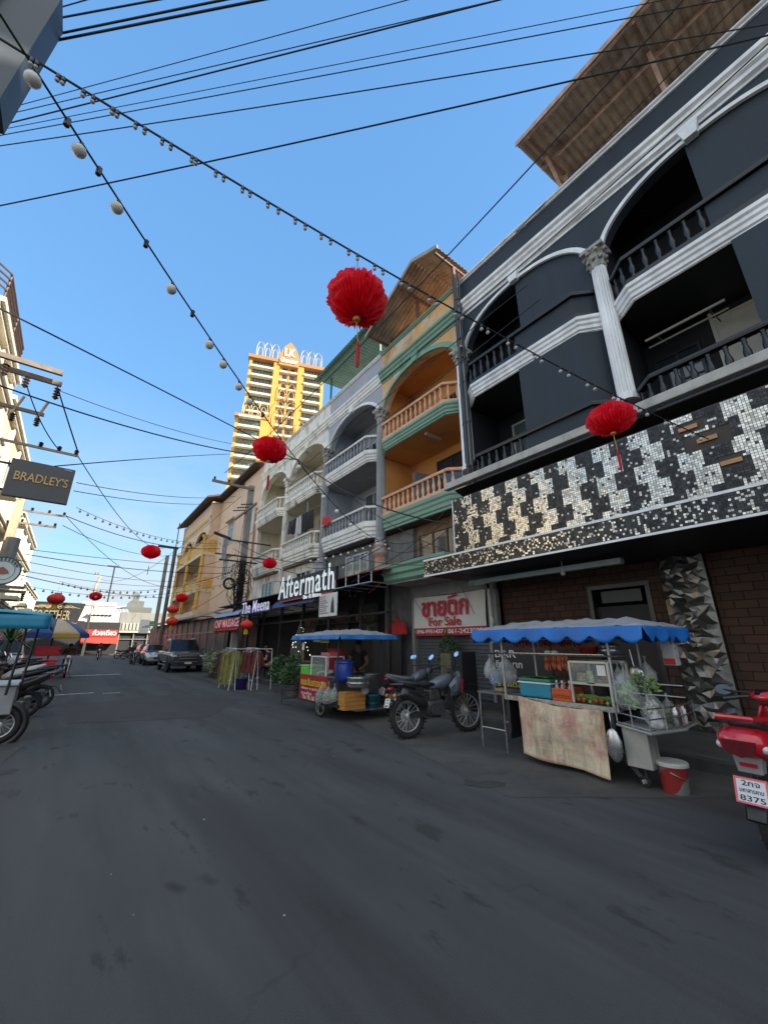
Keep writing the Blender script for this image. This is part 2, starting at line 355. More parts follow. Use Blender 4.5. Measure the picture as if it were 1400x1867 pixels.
# the raised pavement on the right, with its kerb
g = G(); g.prism([(6.62,-14),(9.6,-14),(9.6,24.3),(6.3,24.3),(6.3,11.5),(6.62,8.6)], 'z', -0.05, 0.15)
o = g.obj('pavement', pave, bevel=0.02); tag(o, 'raised dark concrete pavement in front of the shophouses on the right', 'pavement', kind='structure')
g = G(); g.prism([(6.50,-14),(6.615,-14),(6.615,8.6),(6.295,11.5),(6.295,24.3),(6.18,24.3),(6.18,11.5),(6.50,8.6)], 'z', -0.05, 0.146)
o = g.obj('kerb', kerbm, bevel=0.015); tag(o, 'dark concrete kerb of the right pavement', 'kerb', kind='structure')
g = G(); g.poly([(5.0,12.6,0.004),(6.18,12.0,0.004),(6.18,24,0.004),(4.95,24,0.004)]); g.poly([(3.9,3.0,0.003),(6.5,1.0,0.003),(6.5,9.5,0.003),(5.6,9.9,0.003),(4.6,6.5,0.003)])
o = g.obj('gutter_strip', conc); tag(o, 'dusty concrete strip between the asphalt and the right kerb', 'gutter', kind='structure')
def patch(pts, m, z, nm, lab):
    g = G(); g.poly([(x, y, z) for x, y in pts]); o = g.obj(nm, m); tag(o, lab, 'road', kind='structure')
patchm = mat('asphalt_patch', (0.050,0.047,0.043), 0.85, var=0.3, scale=2, bump=0.3, bscale=120)
patch([(0.3,10.6),(2.6,9.6),(4.2,12.0),(3.0,14.6),(0.2,13.4)], patchm, 0.0045, 'road_patch', 'darker repair patch in the middle of the asphalt')
patch([(3.80,3.55),(3.92,3.32),(4.10,3.22),(4.22,3.30),(4.16,3.46),(4.0,3.52),(3.95,3.66)], patchm, 0.0045, 'road_patch', 'small dark oil patch beside the snack cart')
linem = mat('worn_road_paint', (0.55,0.55,0.53), 0.8, var=0.3, scale=6, thr=(0.35,0.6))
for k, (xa, xb, y, wd) in enumerate([(-0.05,0.95,16.3,0.16),(1.15,1.6,15.9,0.1),(0.2,2.4,25.0,0.3)]):
    g = G(); n = 10
    top = [(xa+(xb-xa)*i/n, y+wd*(0.6+0.5*random.random())) for i in range(n+1)]; bot = [(xa+(xb-xa)*i/n, y-0.2*wd*random.random()) for i in range(n+1)]
    g.poly([(x, yy, 0.009) for x, yy in bot+top[::-1]]); o = g.obj('road_marking', linem); tag(o, ['worn white paint stroke on the asphalt by the parked scooters','short worn white dab right of the longer paint stroke','pale worn paint line in front of the red cart'][k], 'marking', kind='structure')
# small litter flecks
lit = mat('litter', (0.5,0.5,0.48), 0.8)
g = G()
for i in range(34):
    x = random.uniform(-0.5,6.3); y = random.uniform(2.6,14); r = random.uniform(0.004,0.011)
    g.poly([(x+r*cos(a)*random.uniform(.6,1.4), y+r*sin(a)*random.uniform(.6,1.4), 0.012) for a in (0.3,1.5,2.9,4.1,5.3)])
o = g.obj('litter', lit); tag(o, 'tiny pale flecks of litter scattered over the asphalt', 'litter', kind='stuff')
# ================================================================ the terrace of shophouses on the right
XF = 8.3; PROJ = 0.42
Z1B, Z1T, ZR1 = 5.16, 5.70, 6.40
Z2B, Z2T, ZR2 = 8.24, 8.64, 9.38
SPR, ATOP, CB, CT, PT = 10.35, 11.40, 11.62, 12.12, 13.15
def wallmat(n, c, **k): return mat(n, c, 0.75, var=k.pop('var', 0.10), scale=k.pop('scale', 1.2), bump=0.12, bscale=30, **k)
navy = wallmat('navy_black_paint', (0.022,0.033,0.047), var=0.25, scale=2.2, streak=(1,1,.12), dirt=.3)
silver = mat('silver_paint', (0.74,0.75,0.76), 0.45, 0.1, var=0.2, scale=3, streak=(1,1,0.3))
dtrim = mat('gloss_black_trim', (0.014,0.016,0.02), 0.35, var=0.2)
orange_w = wallmat('peeling_orange_plaster', (0.62,0.35,0.14), col2=(0.52,0.48,0.41), thr=(0.49,0.60), scale=1.6, dirt=0.6)
orange_in = wallmat('orange_plaster', (0.60,0.28,0.08), var=0.15)
green_t = mat('green_trim_paint', (0.17,0.32,0.235), 0.6, col2=(0.24,0.33,0.26), thr=(0.5,0.68), scale=2.2, streak=(0.4,0.4,3), dirt=0.35)
salmon = mat('salmon_baluster', (0.66,0.38,0.24), 0.7, var=0.15, dirt=0.3)
greyb = wallmat('grey_blue_paint', (0.34,0.365,0.41), var=0.10, dirt=0.12)
greyw = mat('grey_white_trim', (0.74,0.74,0.72), 0.65, var=0.12, dirt=0.35, scale=2)
greycol = mat('grey_column_paint', (0.29,0.30,0.325), 0.6, var=0.12, dirt=0.15)
whiteb = wallmat('weathered_white_plaster', (0.78,0.76,0.69), col2=(0.55,0.54,0.50), thr=(0.45,0.7), dirt=0.9)
cream_in = wallmat('cream_plaster', (0.66,0.60,0.48), var=0.12, dirt=0.25)
soffit = mat('soffit_paint', (0.30,0.30,0.30), 0.8, var=0.15, dirt=0.3)
capm = mat('weathered_capital', (0.34,0.34,0.31), 0.75, var=0.35, scale=14, bump=0.6, bscale=25, dirt=0.5)
winfr = mat('window_frame_white', (0.52,0.54,0.52), 0.5, var=0.1, dirt=0.2)
wingl = mat('greenish_pane', (0.10,0.14,0.14), 0.08, var=0.2, spec=0.8)
curt = mat('pale_curtain', (0.5,0.5,0.46), 0.9, var=0.12, scale=4)

def arch_z(y, y0, y1):
    c = (y0+y1)/2; a = (y1-y0)/2-0.2; t = max(-1, min(1, (y-c)/a))
    return SPR + (ATOP-SPR)*(1-abs(t)**2.25)**0.62
def spandrel(g, y0, y1, ztop, x0=XF, th=0.24, n=28):
    ys = [y0+0.2+(y1-y0-0.4)*(0.5-0.5*cos(pi*i/n)) for i in range(n+1)]
    for a, b in zip(ys[:-1], ys[1:]):
        za, zb = arch_z(a, y0, y1), arch_z(b, y0, y1)
        g._add([(x0,a,za),(x0,b,zb),(x0,b,ztop),(x0,a,ztop),(x0+th,a,za),(x0+th,b,zb),(x0+th,b,ztop),(x0+th,a,ztop)],
               [(0,1,2,3),(4,7,6,5),(0,4,5,1)])
    g.box(x0, x0+th, y0, ys[0], SPR, ztop); g.box(x0, x0+th, ys[-1], y1, SPR, ztop)
def arch_trim(y0, y1, x0=XF, w_=0.13, d=0.07, n=30):
    g = G()
    ys = [y0+0.2+(y1-y0-0.4)*(0.5-0.5*cos(pi*i/n)) for i in range(n+1)]
    pts = [V((y, arch_z(y, y0, y1))) for y in ys]
    prof = [(0.0,0.0),(0.0,d),(w_*0.45,d),(w_*0.5,d*0.6),(w_,d*0.6),(w_,0.0)]
    k = len(prof); vs = []
    for i, p in enumerate(pts):
        t = (pts[min(i+1,n)]-pts[max(i-1,0)]).normalized(); nn = V((-t.y, t.x))
        for (o, dd) in prof: q = p + nn*o; vs.append((x0-dd, q.x, q.y))
    g._add(vs, [(i*k+j, (i+1)*k+j, (i+1)*k+(j+1) % k, i*k+(j+1) % k) for i in range(n) for j in range(k)])
    return g
def keystone(y0, y1, x0=XF):
    c = (y0+y1)/2; g = G(); g.prism([(c-0.11,ATOP-0.04),(c+0.11,ATOP-0.04),(c+0.17,ATOP+0.26),(c-0.17,ATOP+0.26)], 'x', x0-0.15, x0-0.001); return g
def band_prof(zb, zt, d=0.16):
    h = zt-zb
    return [(-0.3,zb),(0.02,zb),(0.02,zb+h*.16),(d*.45,zb+h*.22),(d*.45,zb+h*.42),(d*.7,zb+h*.52),(d*.7,zb+h*.70),(d,zb+h*.80),(d,zt),(-0.3,zt)]
def moulding(y0, y1, zb, zt, d=0.16, x0=XF):
    g = G(); g.sweep([(x0, y0), (x0, y1)], [(0.0,zb),(0.03,zb)] + band_prof(zb, zt, d)[2:9] + [(0.0,zt)]); return g
def bal_path(y0, y1, p=PROJ): return [(XF-0.01,y0+0.16),(XF-p,y0+0.16+p),(XF-p,y1-0.16-p),(XF-0.01,y1-0.16)]
BAL = [(0.045,0),(0.045,0.05),(0.028,0.07),(0.034,0.11),(0.052,0.19),(0.054,0.26),(0.034,0.38),(0.026,0.44),(0.036,0.47),(0.026,0.50),(0.040,0.54),(0.040,0.58)]
def balcony(b, y0, y1, zb, zt, zr, m_band, m_rail, m_bal, m_sof, open_rng=None, bandtop=None):
    path = bal_path(y0, y1); hh = zr-zt
    g = G(); pr = [(0.0,zb),(0.03,zb+.02)] + band_prof(zb, zt, 0.13)[2:9] + [(0.0,zt)]
    g.sweep([(x+0.14, y) if 0 < i < 3 else (x+0.06, y) for i, (x, y) in enumerate(path)], pr)
    bal = g.obj('balcony', m_band, b)
    g = G(); g.prism([(x+0.145,y) for x, y in path[:1]] + [(x+0.145, y) for x, y in path[1:3]] + [(x+0.145,y) for x, y in path[3:]] + [(9.75,y1-0.16),(9.75,y0+0.16)], 'z', zb+0.004, zt-0.004); g.obj('slab', m_sof, bal)
    inner = [(x+0.07, y) for x, y in path]
    g = G(); g.sweep(inner, [(-0.06,zr-0.10),(0.075,zr-0.10),(0.085,zr-0.06),(0.085,zr-0.02),(0.06,zr),(-0.05,zr),(-0.06,zr-0.04)])
    g.sweep(inner, [(-0.05,zt+0.001),(0.06,zt+0.001),(0.06,zt+0.10),(-0.05,zt+0.10)]); g.obj('railing', m_rail, bal)
    proto = None; s = (hh-0.2)/0.58
    for i in range(3):
        a = V(inner[i]); c = V(inner[i+1]); L = (c-a).length; n = max(1, int(L/(0.235 if i == 1 else 0.2)))
        for k in range(n):
            q = a+(c-a)*((k+0.5)/n)
            if open_rng and not (open_rng[0] < q.y < open_rng[1]): continue
            if proto is None:
                gg = G(); gg.smooth = True; gg.lathe([(r*1.1, z*s) for r, z in BAL], (q.x, q.y, zt+0.10), 10); proto = gg.obj('baluster', m_bal, bal); q0 = q
            else: inst(proto, bal, (q.x-q0.x, q.y-q0.y, 0))
    return bal
def column(b, y, m, m_cap, z0=6.2, r=0.17, ped=None, x=XF-0.05):
    g = G(); g.lathe([(r*1.25,z0),(r*1.25,z0+.12),(r*1.05,z0+.18)], (x,y,0), 16)
    g.lathe([(r*1.02,z0+.18),(r*.98,9.0),(r*.92,9.82)], (x,y,0), 40, star=0.90)
    c = g.obj('column', m, b)
    g = G(); g.smooth = False
    g.lathe([(r*.95,9.80),(r*1.12,9.84),(r*1.0,9.88),(r*1.15,10.0),(r*1.35,10.08),(r*1.12,10.10),(r*1.3,10.2),(r*1.62,10.27)], (x,y,0), 16, star=0.84)
    for k in range(8):
        a = pi/8+k*pi/4; rr = r*1.42; g.ball((x+rr*cos(a), y+rr*sin(a), 10.22), 0.052, 8, 6)
        g.ball((x+r*1.2*cos(a+.4), y+r*1.2*sin(a+.4), 10.03), 0.05, 8, 6)
    g.box(x-r*1.5, x+r*1.5, y-r*1.5, y+r*1.5, 10.27, 10.36); g.obj('capital', m_cap, c)
    if ped: g = G(); g.lathe([(r*1.3,z0-1.0),(r*1.3,z0-.55),(r*1.75,z0-.4),(r*1.75,z0-.28),(r*1.45,z0-.2),(r*1.6,z0-.1),(r*1.25,z0)], (x,y,0), 20); g.obj('pedestal', ped, c)
    return c
def window(b, y0, y1, z0, z1, X, m_f=None, m_g=None, nx=2, tr=0.0, name='window', extra=None):
    m_f = m_f or winfr; m_g = m_g or wingl; t = 0.06
    g = G(); g.box(X-0.05, X+0.02, y0, y1, z0, z0+t); g.box(X-0.05, X+0.02, y0, y1, z1-t, z1)
    for i in range(nx+1): y = y0+(y1-y0-t)*i/nx; g.box(X-0.048, X+0.02, y, y+t, z0+t, z1-t)
    if tr: g.box(X-0.046, X+0.02, y0+t, y1-t, z1-tr, z1-tr+0.05)
    w_ = g.obj(name, m_f, b); g = G(); g.box(X-0.012, X+0.008, y0+t*.5, y1-t*.5, z0+t*.5, z1-t*.5); g.obj('pane', m_g, w_)
    return w_
def shell(b, y0, y1, m_wall, m_in, m_sof, z0=3.6, party0=True, party1=True, back=9.7, ztop=PT):
    """walls that make one bay: facade above the arch, parapet, back wall of the loggias, party walls, ceilings"""
    g = G(); spandrel(g, y0, y1, PT-0.12); g.obj('wall', m_wall, b)
    g = G(); g.box(back, 20, y0+.002, y1-.002, 0.16, PT-0.9); g.obj('house_block', m_in, b)
    for on, ya_, yb_ in ((party0, y0, y0+.10), (party1, y1-.10, y1)):
        if on: g = G(); g.prism([(XF+.03,z0),(back-.001,z0),(back-.001,PT-.9),(XF+.245,PT-.9),(XF+.245,SPR),(XF+.03,SPR)], 'y', ya_, yb_); g.obj('party_wall', m_in, b)
    g = G(); g.box(XF+0.246, back-.001, y0+.1, y1-.1, ATOP+0.12, PT-0.92); g.obj('ceiling', m_sof, b)
def cornice(b, y0, y1, m, d=0.2):
    g = moulding(y0, y1, CB, CT, d); g.sweep([(XF, y0), (XF, y1)], [(-0.26,PT-0.119),(0.05,PT-0.119),(0.05,PT-.08),(0.1,PT-.05),(0.1,PT),(-0.26,PT)])
    g.obj('cornice', m, b)
def corrugated(g, p0, p1, p2, p3, pitch=0.16, amp=0.025):
    """sheet between edge p0-p1 (ridge side) and p3-p2 (eave side), waves running down the slope"""
    p0, p1, p2, p3 = map(V, (p0, p1, p2, p3)); n = max(4, int((p1-p0).length/pitch*4))
    nn = (p1-p0).cross(p3-p0).normalized(); vs = []
    for i in range(n+1):
        t = i/n; a = p0.lerp(p1, t); c = p3.lerp(p2, t); h = nn*(amp*sin(i*pi/2))
        vs += [a+h, c+h]
    g._add(vs, [(2*i, 2*i+2, 2*i+3, 2*i+1) for i in range(n)])
YB = [-6.05, -1.75, 2.55, 6.80, 11.08, 15.42, 19.87, 24.3]
# ---------------------------------------------------------------- the dark club building (bays 0-2)
club = thing('nightclub_building', 'dark navy shophouse with silver mouldings, arches and a mirrored sign band', 'building', (XF, 0, 0))
for i in range(3):
    y0, y1 = YB[i], YB[i+1]
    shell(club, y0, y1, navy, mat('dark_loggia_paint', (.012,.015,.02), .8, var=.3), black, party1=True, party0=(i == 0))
    g = arch_trim(y0, y1); g.obj('arch_moulding', silver, club)
    g = keystone(y0, y1); g.obj('keystone', silver, club)
cornice(club, YB[0], YB[3]-0.02, silver, 0.22)
g = G(); g.box(XF+.26, 20, -34, YB[0]-.01, 0.16, PT-.9); g.box(XF+0.002, XF+.25, -34, YB[0]-.01, 3.6, PT); g.obj('house_block', navy, club)
for i, opn in ((0, (-6, -4)), (1, (0.55, 2.5)), (2, (4.72, 6.7))):
    y0, y1 = YB[i], YB[i+1]
    balcony(club, y0, y1, Z1B, Z1T, ZR1, dtrim, dtrim, dtrim, black, (opn[0]+.0, opn[1]) if i != 1 else (-1.6, 2.5))
    balcony(club, y0, y1, Z2B, Z2T, ZR2, silver, dtrim, dtrim, black, opn)
    # board panels that close the rest of the arch
    xp = XF-PROJ+0.075; ya = y0+0.17+PROJ; yb = opn[0] if i else y1-0.6
    g = G(); n = 16; ys = [ya+(yb-ya)*k/n for k in range(n+1)]
    top = [(y, arch_z(y, y0, y1)-0.0) for y in ys]
    g.box(xp, xp+.03, ya, yb, Z2T+.001, ZR2-.101); ys = [y0+.21+(yb-y0-.21)*k/n for k in range(n+1)]; top = [(y, arch_z(y, y0, y1)+.02) for y in ys]
    g.prism([(ys[0], ZR2-.06), (yb, ZR2-.06)] + top[::-1], 'x', XF+.035, XF+.065)
    g._add([(xp,ya,Z2T+.001),(XF+.06,y0+.17,Z2T+.001),(XF+.06,y0+.17,ZR2-.1),(xp,ya,ZR2-.1)], [(0,1,2,3)])
    g.box(xp-0.05, xp-0.002, ya, yb, ZR2-.10, ZR2-.06); g.box(xp-0.05, xp-0.002, ya, yb, ZR2-.02, ZR2+.02)
    g.obj('arch_panel', navy, club)
    if i != 1 or True:
        yb2 = yb if i != 1 else 0.38
        g = G(); z0p = Z1T+.001 if i != 1 else ZR1+.02
        g.box(xp, xp+0.03, ya, yb2, z0p, Z2B-.001)
        g._add([(xp,ya,z0p),(XF+.06,y0+.17,z0p),(XF+.06,y0+.17,Z2B-.001),(xp,ya,Z2B-.001)], [(0,1,2,3)]); g.obj('board_panel', navy, club)
column(club, YB[2], silver, capm); column(club, YB[1], silver, capm); 
window(club, 4.9, 6.2, Z1T+.05, Z2B-.35, 9.7, nx=2, tr=0.55, name='door')
q0 = onX(1283,555,9.7); q1 = onX(1385,640,9.7); cw = window(club, q1.y-.25, q0.y, Z1T+.5, q0.z+.1, 9.7, nx=1, tr=.62, m_g=glassd); g = G(); g.box(9.665, 9.68, q1.y-.2, q0.y-.05, Z1T+.5, q0.z-.52); g.obj('curtain', curt, cw); window(club, q0.y+.25, 2.3, Z1T+.3, Z2B-.5, 9.7, m_f=dtrim, m_g=glassd, nx=2)
window(club, -1.2, 0.6, Z2T+.2, SPR-.1, 9.7, m_f=dtrim, m_g=glassd, nx=2)
g = G(); g.tube([(8.6,.75,Z2B-.62),(8.6,2.1,Z2B-.62)], .03, 6); g.tube([(8.75,.75,Z2B-.72),(8.75,2.1,Z2B-.72)], .02, 6); g.tube([(8.6,1.0,Z2B-.62),(9.6,1.0,Z2B-.35)], .015, 6); g.tube([(8.6,1.9,Z2B-.62),(9.6,1.9,Z2B-.35)], .015, 6); g.obj('folded_awning', mat('faded_awning_bar', (0.26,0.24,0.2), 0.8), club)
# rusty roof over the parapet
roofb = mat('brown_fibre_cement', (0.30,0.235,0.175), 0.9, var=0.35, scale=2, dirt=0.5)
pr = mat('pinkish_old_rafter', (0.46,0.32,0.25), 0.8, var=0.35, scale=5, dirt=0.3)
RX, RZ, RX2, RZ2 = 7.1, 14.35, 11.0, 15.3
rf = thing('roof_shelter', 'brown corrugated roof on rusty posts above the dark building parapet', 'roof', (XF, -2, PT))
g = G(); corrugated(g, (RX2,3.45,RZ2), (RX2,-12,RZ2), (RX,-12,RZ), (RX,3.45,RZ), 0.18, 0.028); sh = g.obj('roof_sheet', roofb, rf, solid=0.012)
g = G()
for x in (7.16, 8.35, 9.6):
    z = RZ+(x-RX)*(RZ2-RZ)/(RX2-RX)-0.09; g.box(x-.03, x+.03, -12, 3.42, z-.05, z+.045)
g.obj('purlin', pr, rf)
for k in range(5):
    y = 3.1-k*2.55; g = G()
    g.prism([(7.12,RZ-0.17),(10.9,RZ2-.17),(10.9,RZ2-.26),(7.12,RZ-.26)], 'y', y-.03, y+.03); g.obj('rafter', rust, rf)
    g = G(); g.box(9.0, 9.1, y-.05, y+.05, PT-.6, RZ+.3); g.tube([(9.05,y,PT-.1),(8.0,y,RZ-.02)], 0.045, 6); g.obj('post', pr, rf)
g = G(); g.box(RX-.02, RX+.012, -12, 3.46, RZ-.10, RZ+.05); g.obj('fascia_board', pr, rf)
# gutter strip, shadow gap, mosaic sign band
g = G(); g.bbox(7.32, 7.50, -6, 6.98, 5.42, 5.60, 0.02); g.obj('gutter', mat('old_white_gutter', (0.42,0.41,0.38), 0.6, var=0.2, dirt=0.4), club)
g = G(); g.prism([(7.51,5.40),(8.28,5.16),(8.28,5.14),(7.51,5.38)], 'y', -6, 6.75); g.box(7.46, 8.29, -6, 6.78, 3.36, 5.10); g.obj('sign_backing', black, club)
def mosaic(name, x, y0, y1, z0, z1, t, fn, mats, par):
    g = G(); ny = int((y1-y0)/t); nz = int((z1-z0)/t); ty = (y1-y0)/ny; tz = (z1-z0)/nz; a = 0.43
    for i in range(ny):
        for j in range(nz):
            cy = y0+(i+.5)*ty; cz = z0+(j+.5)*tz; k = fn(cy, cz)
            if k is None: continue
            g.cur = k; u = random.gauss(0, .035); v_ = random.gauss(0, .035)
            c = [(x + (-a*ty*u - a*tz*v_)*sy, 0, 0) for sy in (1,)][0]
            g._add([(x-a*ty*u-a*tz*v_, cy-a*ty, cz-a*tz), (x+a*ty*u-a*tz*v_, cy+a*ty, cz-a*tz), (x+a*ty*u+a*tz*v_, cy+a*ty, cz+a*tz), (x-a*ty*u+a*tz*v_, cy-a*ty, cz+a*tz)], [(0,1,2,3)])
    return g.obj(name, mats, par)
mir1 = mat('silver_mirror_tile', (0.82,0.77,0.68), 0.26, .75, var=0.25, scale=9)
mir1b = mat('pewter_mirror_tile', (0.50,0.47,0.42), 0.3, .75, var=0.3, scale=9)
mir2 = mat('black_mirror_tile', (0.05,0.05,0.052), 0.3, 0.4, var=0.5, scale=7)
mir3 = mat('dull_black_tile', (0.02,0.02,0.022), 0.45, 0.2, var=0.5, scale=7)
holes = [(1.05,1.65,4.42,4.70),(1.0,1.3,3.98,4.2),(-0.2,0.5,4.55,4.85),(-0.75,0.25,4.15,4.42),(1.35,1.75,4.74,4.95)]
def upper(y, z):
    for (a, b, c, d) in holes:
        if a < y < b and c < z < d: return None
    q = 0.335; r = int((z-3.45)/q); col = int(math.floor((y + 20 + (0.5*q if r % 2 else 0))/q)); lit_ = (col % 2 == 0)
    fade = min(1, max(0.45, (7.6-y)/1.8))
    if lit_ and random.random() < fade: return 0 if random.random() < 0.58 else (1 if random.random() < .9 else 2)
    return 2 if random.random() < 0.5 else (3 if random.random() < 0.88 else 1)
MB_ = mosaic('mosaic_panel', 7.42, -3.6, 6.76, 3.46, 5.08, 0.041, upper, [mir1, mir1b, mir2, mir3], club)
g = G(); g.box(7.435, 7.455, -3.7, 6.78, 3.38, 5.10); g.obj('panel_board', mat('brown_panel_board', (0.05,0.042,0.036), 0.7, var=0.3), club)
cop = mat('copper_connector', (0.42,0.22,0.10), 0.5, 0.3)
for (a, b, c, d) in holes: g = G(); m_ = (c+d)/2; g.box(7.405, 7.43, (a+b)/2-.13, (a+b)/2+.13, m_-.035, m_+.035); g.obj('connector_strip', cop, club)
mosaic('mosaic_fascia', 6.335, -4.6, 6.78, 3.0, 3.31, 0.033, lambda y, z: 2 if random.random() < .55 else (3 if random.random() < .42 else (0 if random.random() < .35 else 1)), [mir1, mir1b, mir2, mir3], club)
cs = thing('shop_canopy', 'flat black canopy with mirrored edge over the club entrance', 'canopy', (7, 2, 2.96))
g = G(); g.box(6.35, 8.45, -4.7, 6.79, 2.98, 3.33); g.obj('canopy_slab', black, cs)
g = G(); g.box(6.32, 6.352, -4.7, 6.80, 3.315, 3.355); g.box(6.32, 6.352, -4.7, 6.80, 2.955, 2.99); g.box(6.325, 8.3, 6.795, 6.81, 3.31, 3.35); g.box(7.39, 7.43, -4.7, 6.78, 3.39, 3.44); g.box(7.40,7.44,6.765,6.79,3.4,5.1); g.obj('metal_edge', silver, cs)
g = G(); g.box(7.3, 7.45, 2.9, 6.3, 2.80, 2.90); g.obj('light_tube', mat('pale_tube_casing', (0.25,0.32,0.33), 0.3), cs)
g = G(); g.tube([(7.2,3.9,2.98),(7.2,3.9,2.78)], .006, 6); g.ball((7.2,3.9,2.75), .045, 10, 8); g.obj('pendant_lamp', offwhite, cs)
# ground floor of the club: brick wall, doors, the crystal pillar
def brickmat():
    m = mat('dark_brick', (0.10,0.045,0.028), 0.85, var=0.3); t = m.node_tree; N = t.nodes; L = t.links; b = N['Principled BSDF']
    tcx = N.new('ShaderNodeTexCoord'); mp = N.new('ShaderNodeMapping'); sp = N.new('ShaderNodeSeparateXYZ'); cb = N.new('ShaderNodeCombineXYZ')
    L.new(tcx.outputs['Object'], sp.inputs[0]); L.new(sp.outputs['Y'], cb.inputs[0]); L.new(sp.outputs['Z'], cb.inputs[1])
    br = N.new('ShaderNodeTexBrick'); br.inputs['Scale'].default_value = 1.0; br.inputs['Brick Width'].default_value = 0.30; br.inputs['Row Height'].default_value = 0.135; br.inputs['Mortar Size'].default_value = 0.008
    br.inputs['Color1'].default_value = (0.085,0.040,0.026,1); br.inputs['Color2'].default_value = (0.055,0.028,0.019,1); br.inputs['Mortar'].default_value = (0.016,0.010,0.008,1)
    L.new(cb.outputs[0], br.inputs[0]); L.new(br.outputs[0], b.inputs['Base Color'])
    bp = N.new('ShaderNodeBump'); bp.inputs['Strength'].default_value = 0.8; bp.inputs['Distance'].default_value = 0.02; bp.invert = True; L.new(br.outputs['Fac'], bp.inputs['Height']); L.new(bp.outputs[0], b.inputs['Normal']); return m
brick = brickmat()
g = G(); g.box(8.5, 8.69, 4.12, 6.28, 0.16, 2.975); g.box(8.5, 8.69, 2.72, 2.95, .16, 2.975); g.box(8.5, 8.69, 0.98, 2.02, 0.16, 2.975); g.box(8.5, 8.69, 2.95, 4.12, 2.62, 2.975); g.box(8.505, 8.69, -12, -0.9, .16, 2.975); g.obj('brick_wall', brick, club)
g = G(); g.box(8.47, 8.69, 2.95, 3.03, .16, 2.62); g.box(8.47, 8.69, 4.04, 4.12, .16, 2.62); g.box(8.47, 8.69, 3.03, 4.04, 2.54, 2.62); d_ = g.obj('door_frame', dtrim, club)
g = G(); g.box(8.6, 8.64, 3.03, 4.04, .16, 2.2); g.obj('door_leaf', black, d_)
g = G(); g.box(8.58, 8.60, 3.15, 3.9, 2.27, 2.5); g.obj('door_plate', mat('slate_sign', (0.06,0.065,0.07), 0.5, var=.2), d_)
g = G(); g.box(8.44, 8.69, 0.86, 0.98, .16, 2.975); g.box(8.44,8.69,-.9,-.78,.16,2.975); g.box(8.58, 8.69, -.78, .86, .16, 2.975); g.obj('dark_doorway', mat('dark_stained_wood', (0.022,0.017,0.014), 0.6, var=.3), club)
for zz in (0.62, 0.8): 
    g = G(); g.tube([(8.46,2.75,zz),(8.46,3.9,zz)], .018, 8); g.obj('door_rail', steel, club)
g = G(); random.seed(11)
def crystal(x0, y0, y1, z0, z1, ny, nz, dep):
    P_ = [[V((x0-random.uniform(0, dep)*(0 < i < ny), y0+(y1-y0)*(i+(random.uniform(-.38,.38) if 0 < i < ny else 0))/ny, z0+(z1-z0)*(j+(random.uniform(-.38,.38) if 0 < j < nz else 0))/nz)) for j in range(nz+1)] for i in range(ny+1)]
    for i in range(ny):
        for j in range(nz):
            a, b, c, d = P_[i][j], P_[i+1][j], P_[i+1][j+1], P_[i][j+1]
            if random.random() < .5: g._add([a,b,c,d], [(0,1,2),(0,2,3)])
            else: g._add([a,b,c,d], [(0,1,3),(1,2,3)])
crystal(8.38, 2.03, 2.71, .16, 2.975, 8, 38, 0.075)
g.box(8.40, 8.69, 2.03, 2.71, .16, 2.975)
g.obj('crystal_pillar', mat('faceted_pewter', (0.20,0.19,0.175), 0.32, .85, var=0.2), club)
random.seed(5)

# ---------------------------------------------------------------- orange shophouse
y0, y1 = YB[3], YB[4]
oh = thing('orange_shophouse', 'peeling orange shophouse with green mouldings and salmon balusters', 'building', (XF, 9, 0))
shell(oh, y0, y1, orange_w, orange_in, orange_in)
arch_trim(y0, y1, w_=.2, d=.09).obj('arch_moulding', green_t, oh); keystone(y0, y1).obj('keystone', green_t, oh)
cornice(oh, y0+.02, y1-.02, green_t, 0.24)
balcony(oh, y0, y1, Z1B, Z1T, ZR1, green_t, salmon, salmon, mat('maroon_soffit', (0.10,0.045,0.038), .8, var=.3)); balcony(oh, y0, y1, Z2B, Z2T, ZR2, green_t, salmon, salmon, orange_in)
column(oh, YB[3]+.02, silver, capm)
w_ = window(oh, 7.3, 9.5, Z1T+.02, Z2B-.35, 9.7, m_f=dsteel, m_g=glassd, nx=3, tr=.5, name='door')
g = G(); g.prism([(9.65,9.5),(8.75,9.75),(8.75,9.79),(9.65,9.54)], 'z', Z1T+.05, Z2B-.9); g.obj('open_shutter', mat('grey_shutter_leaf', (0.16,0.18,0.20), .6), w_)
window(oh, 7.6, 10.2, Z2T+.02, SPR, 9.7, m_f=wood, m_g=glassd, nx=3, name='door')
g = G(); g.box(8.25, 8.95, 8.5, 8.62, Z2B-.06, Z2B-.004); g.obj('tube_lamp', offwhite, oh)
# first floor wall under the lower balcony, green canopy and closed shop
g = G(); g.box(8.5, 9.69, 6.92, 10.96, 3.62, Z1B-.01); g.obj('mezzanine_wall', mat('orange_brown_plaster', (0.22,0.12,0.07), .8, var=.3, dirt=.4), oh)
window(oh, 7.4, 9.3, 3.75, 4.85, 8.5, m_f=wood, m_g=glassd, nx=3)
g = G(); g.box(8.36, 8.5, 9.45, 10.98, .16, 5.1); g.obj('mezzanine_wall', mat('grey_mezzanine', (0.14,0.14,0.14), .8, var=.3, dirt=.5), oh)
g = G(); g.sweep([(8.3,9.46),(7.32,9.46)][::-1][::-1] , [(0,3.18),(.05,3.2),(.05,3.36),(.1,3.42),(.1,3.6),(0,3.62)]) if False else None
g.prism([(7.22,3.18),(7.16,3.24),(7.16,3.36),(7.10,3.42),(7.10,3.54),(7.05,3.60),(7.05,3.68),(8.49,3.68),(8.49,3.30),(7.4,3.18)], 'y', 6.83, 9.46); cnp = g.obj('green_canopy', green_t, oh)
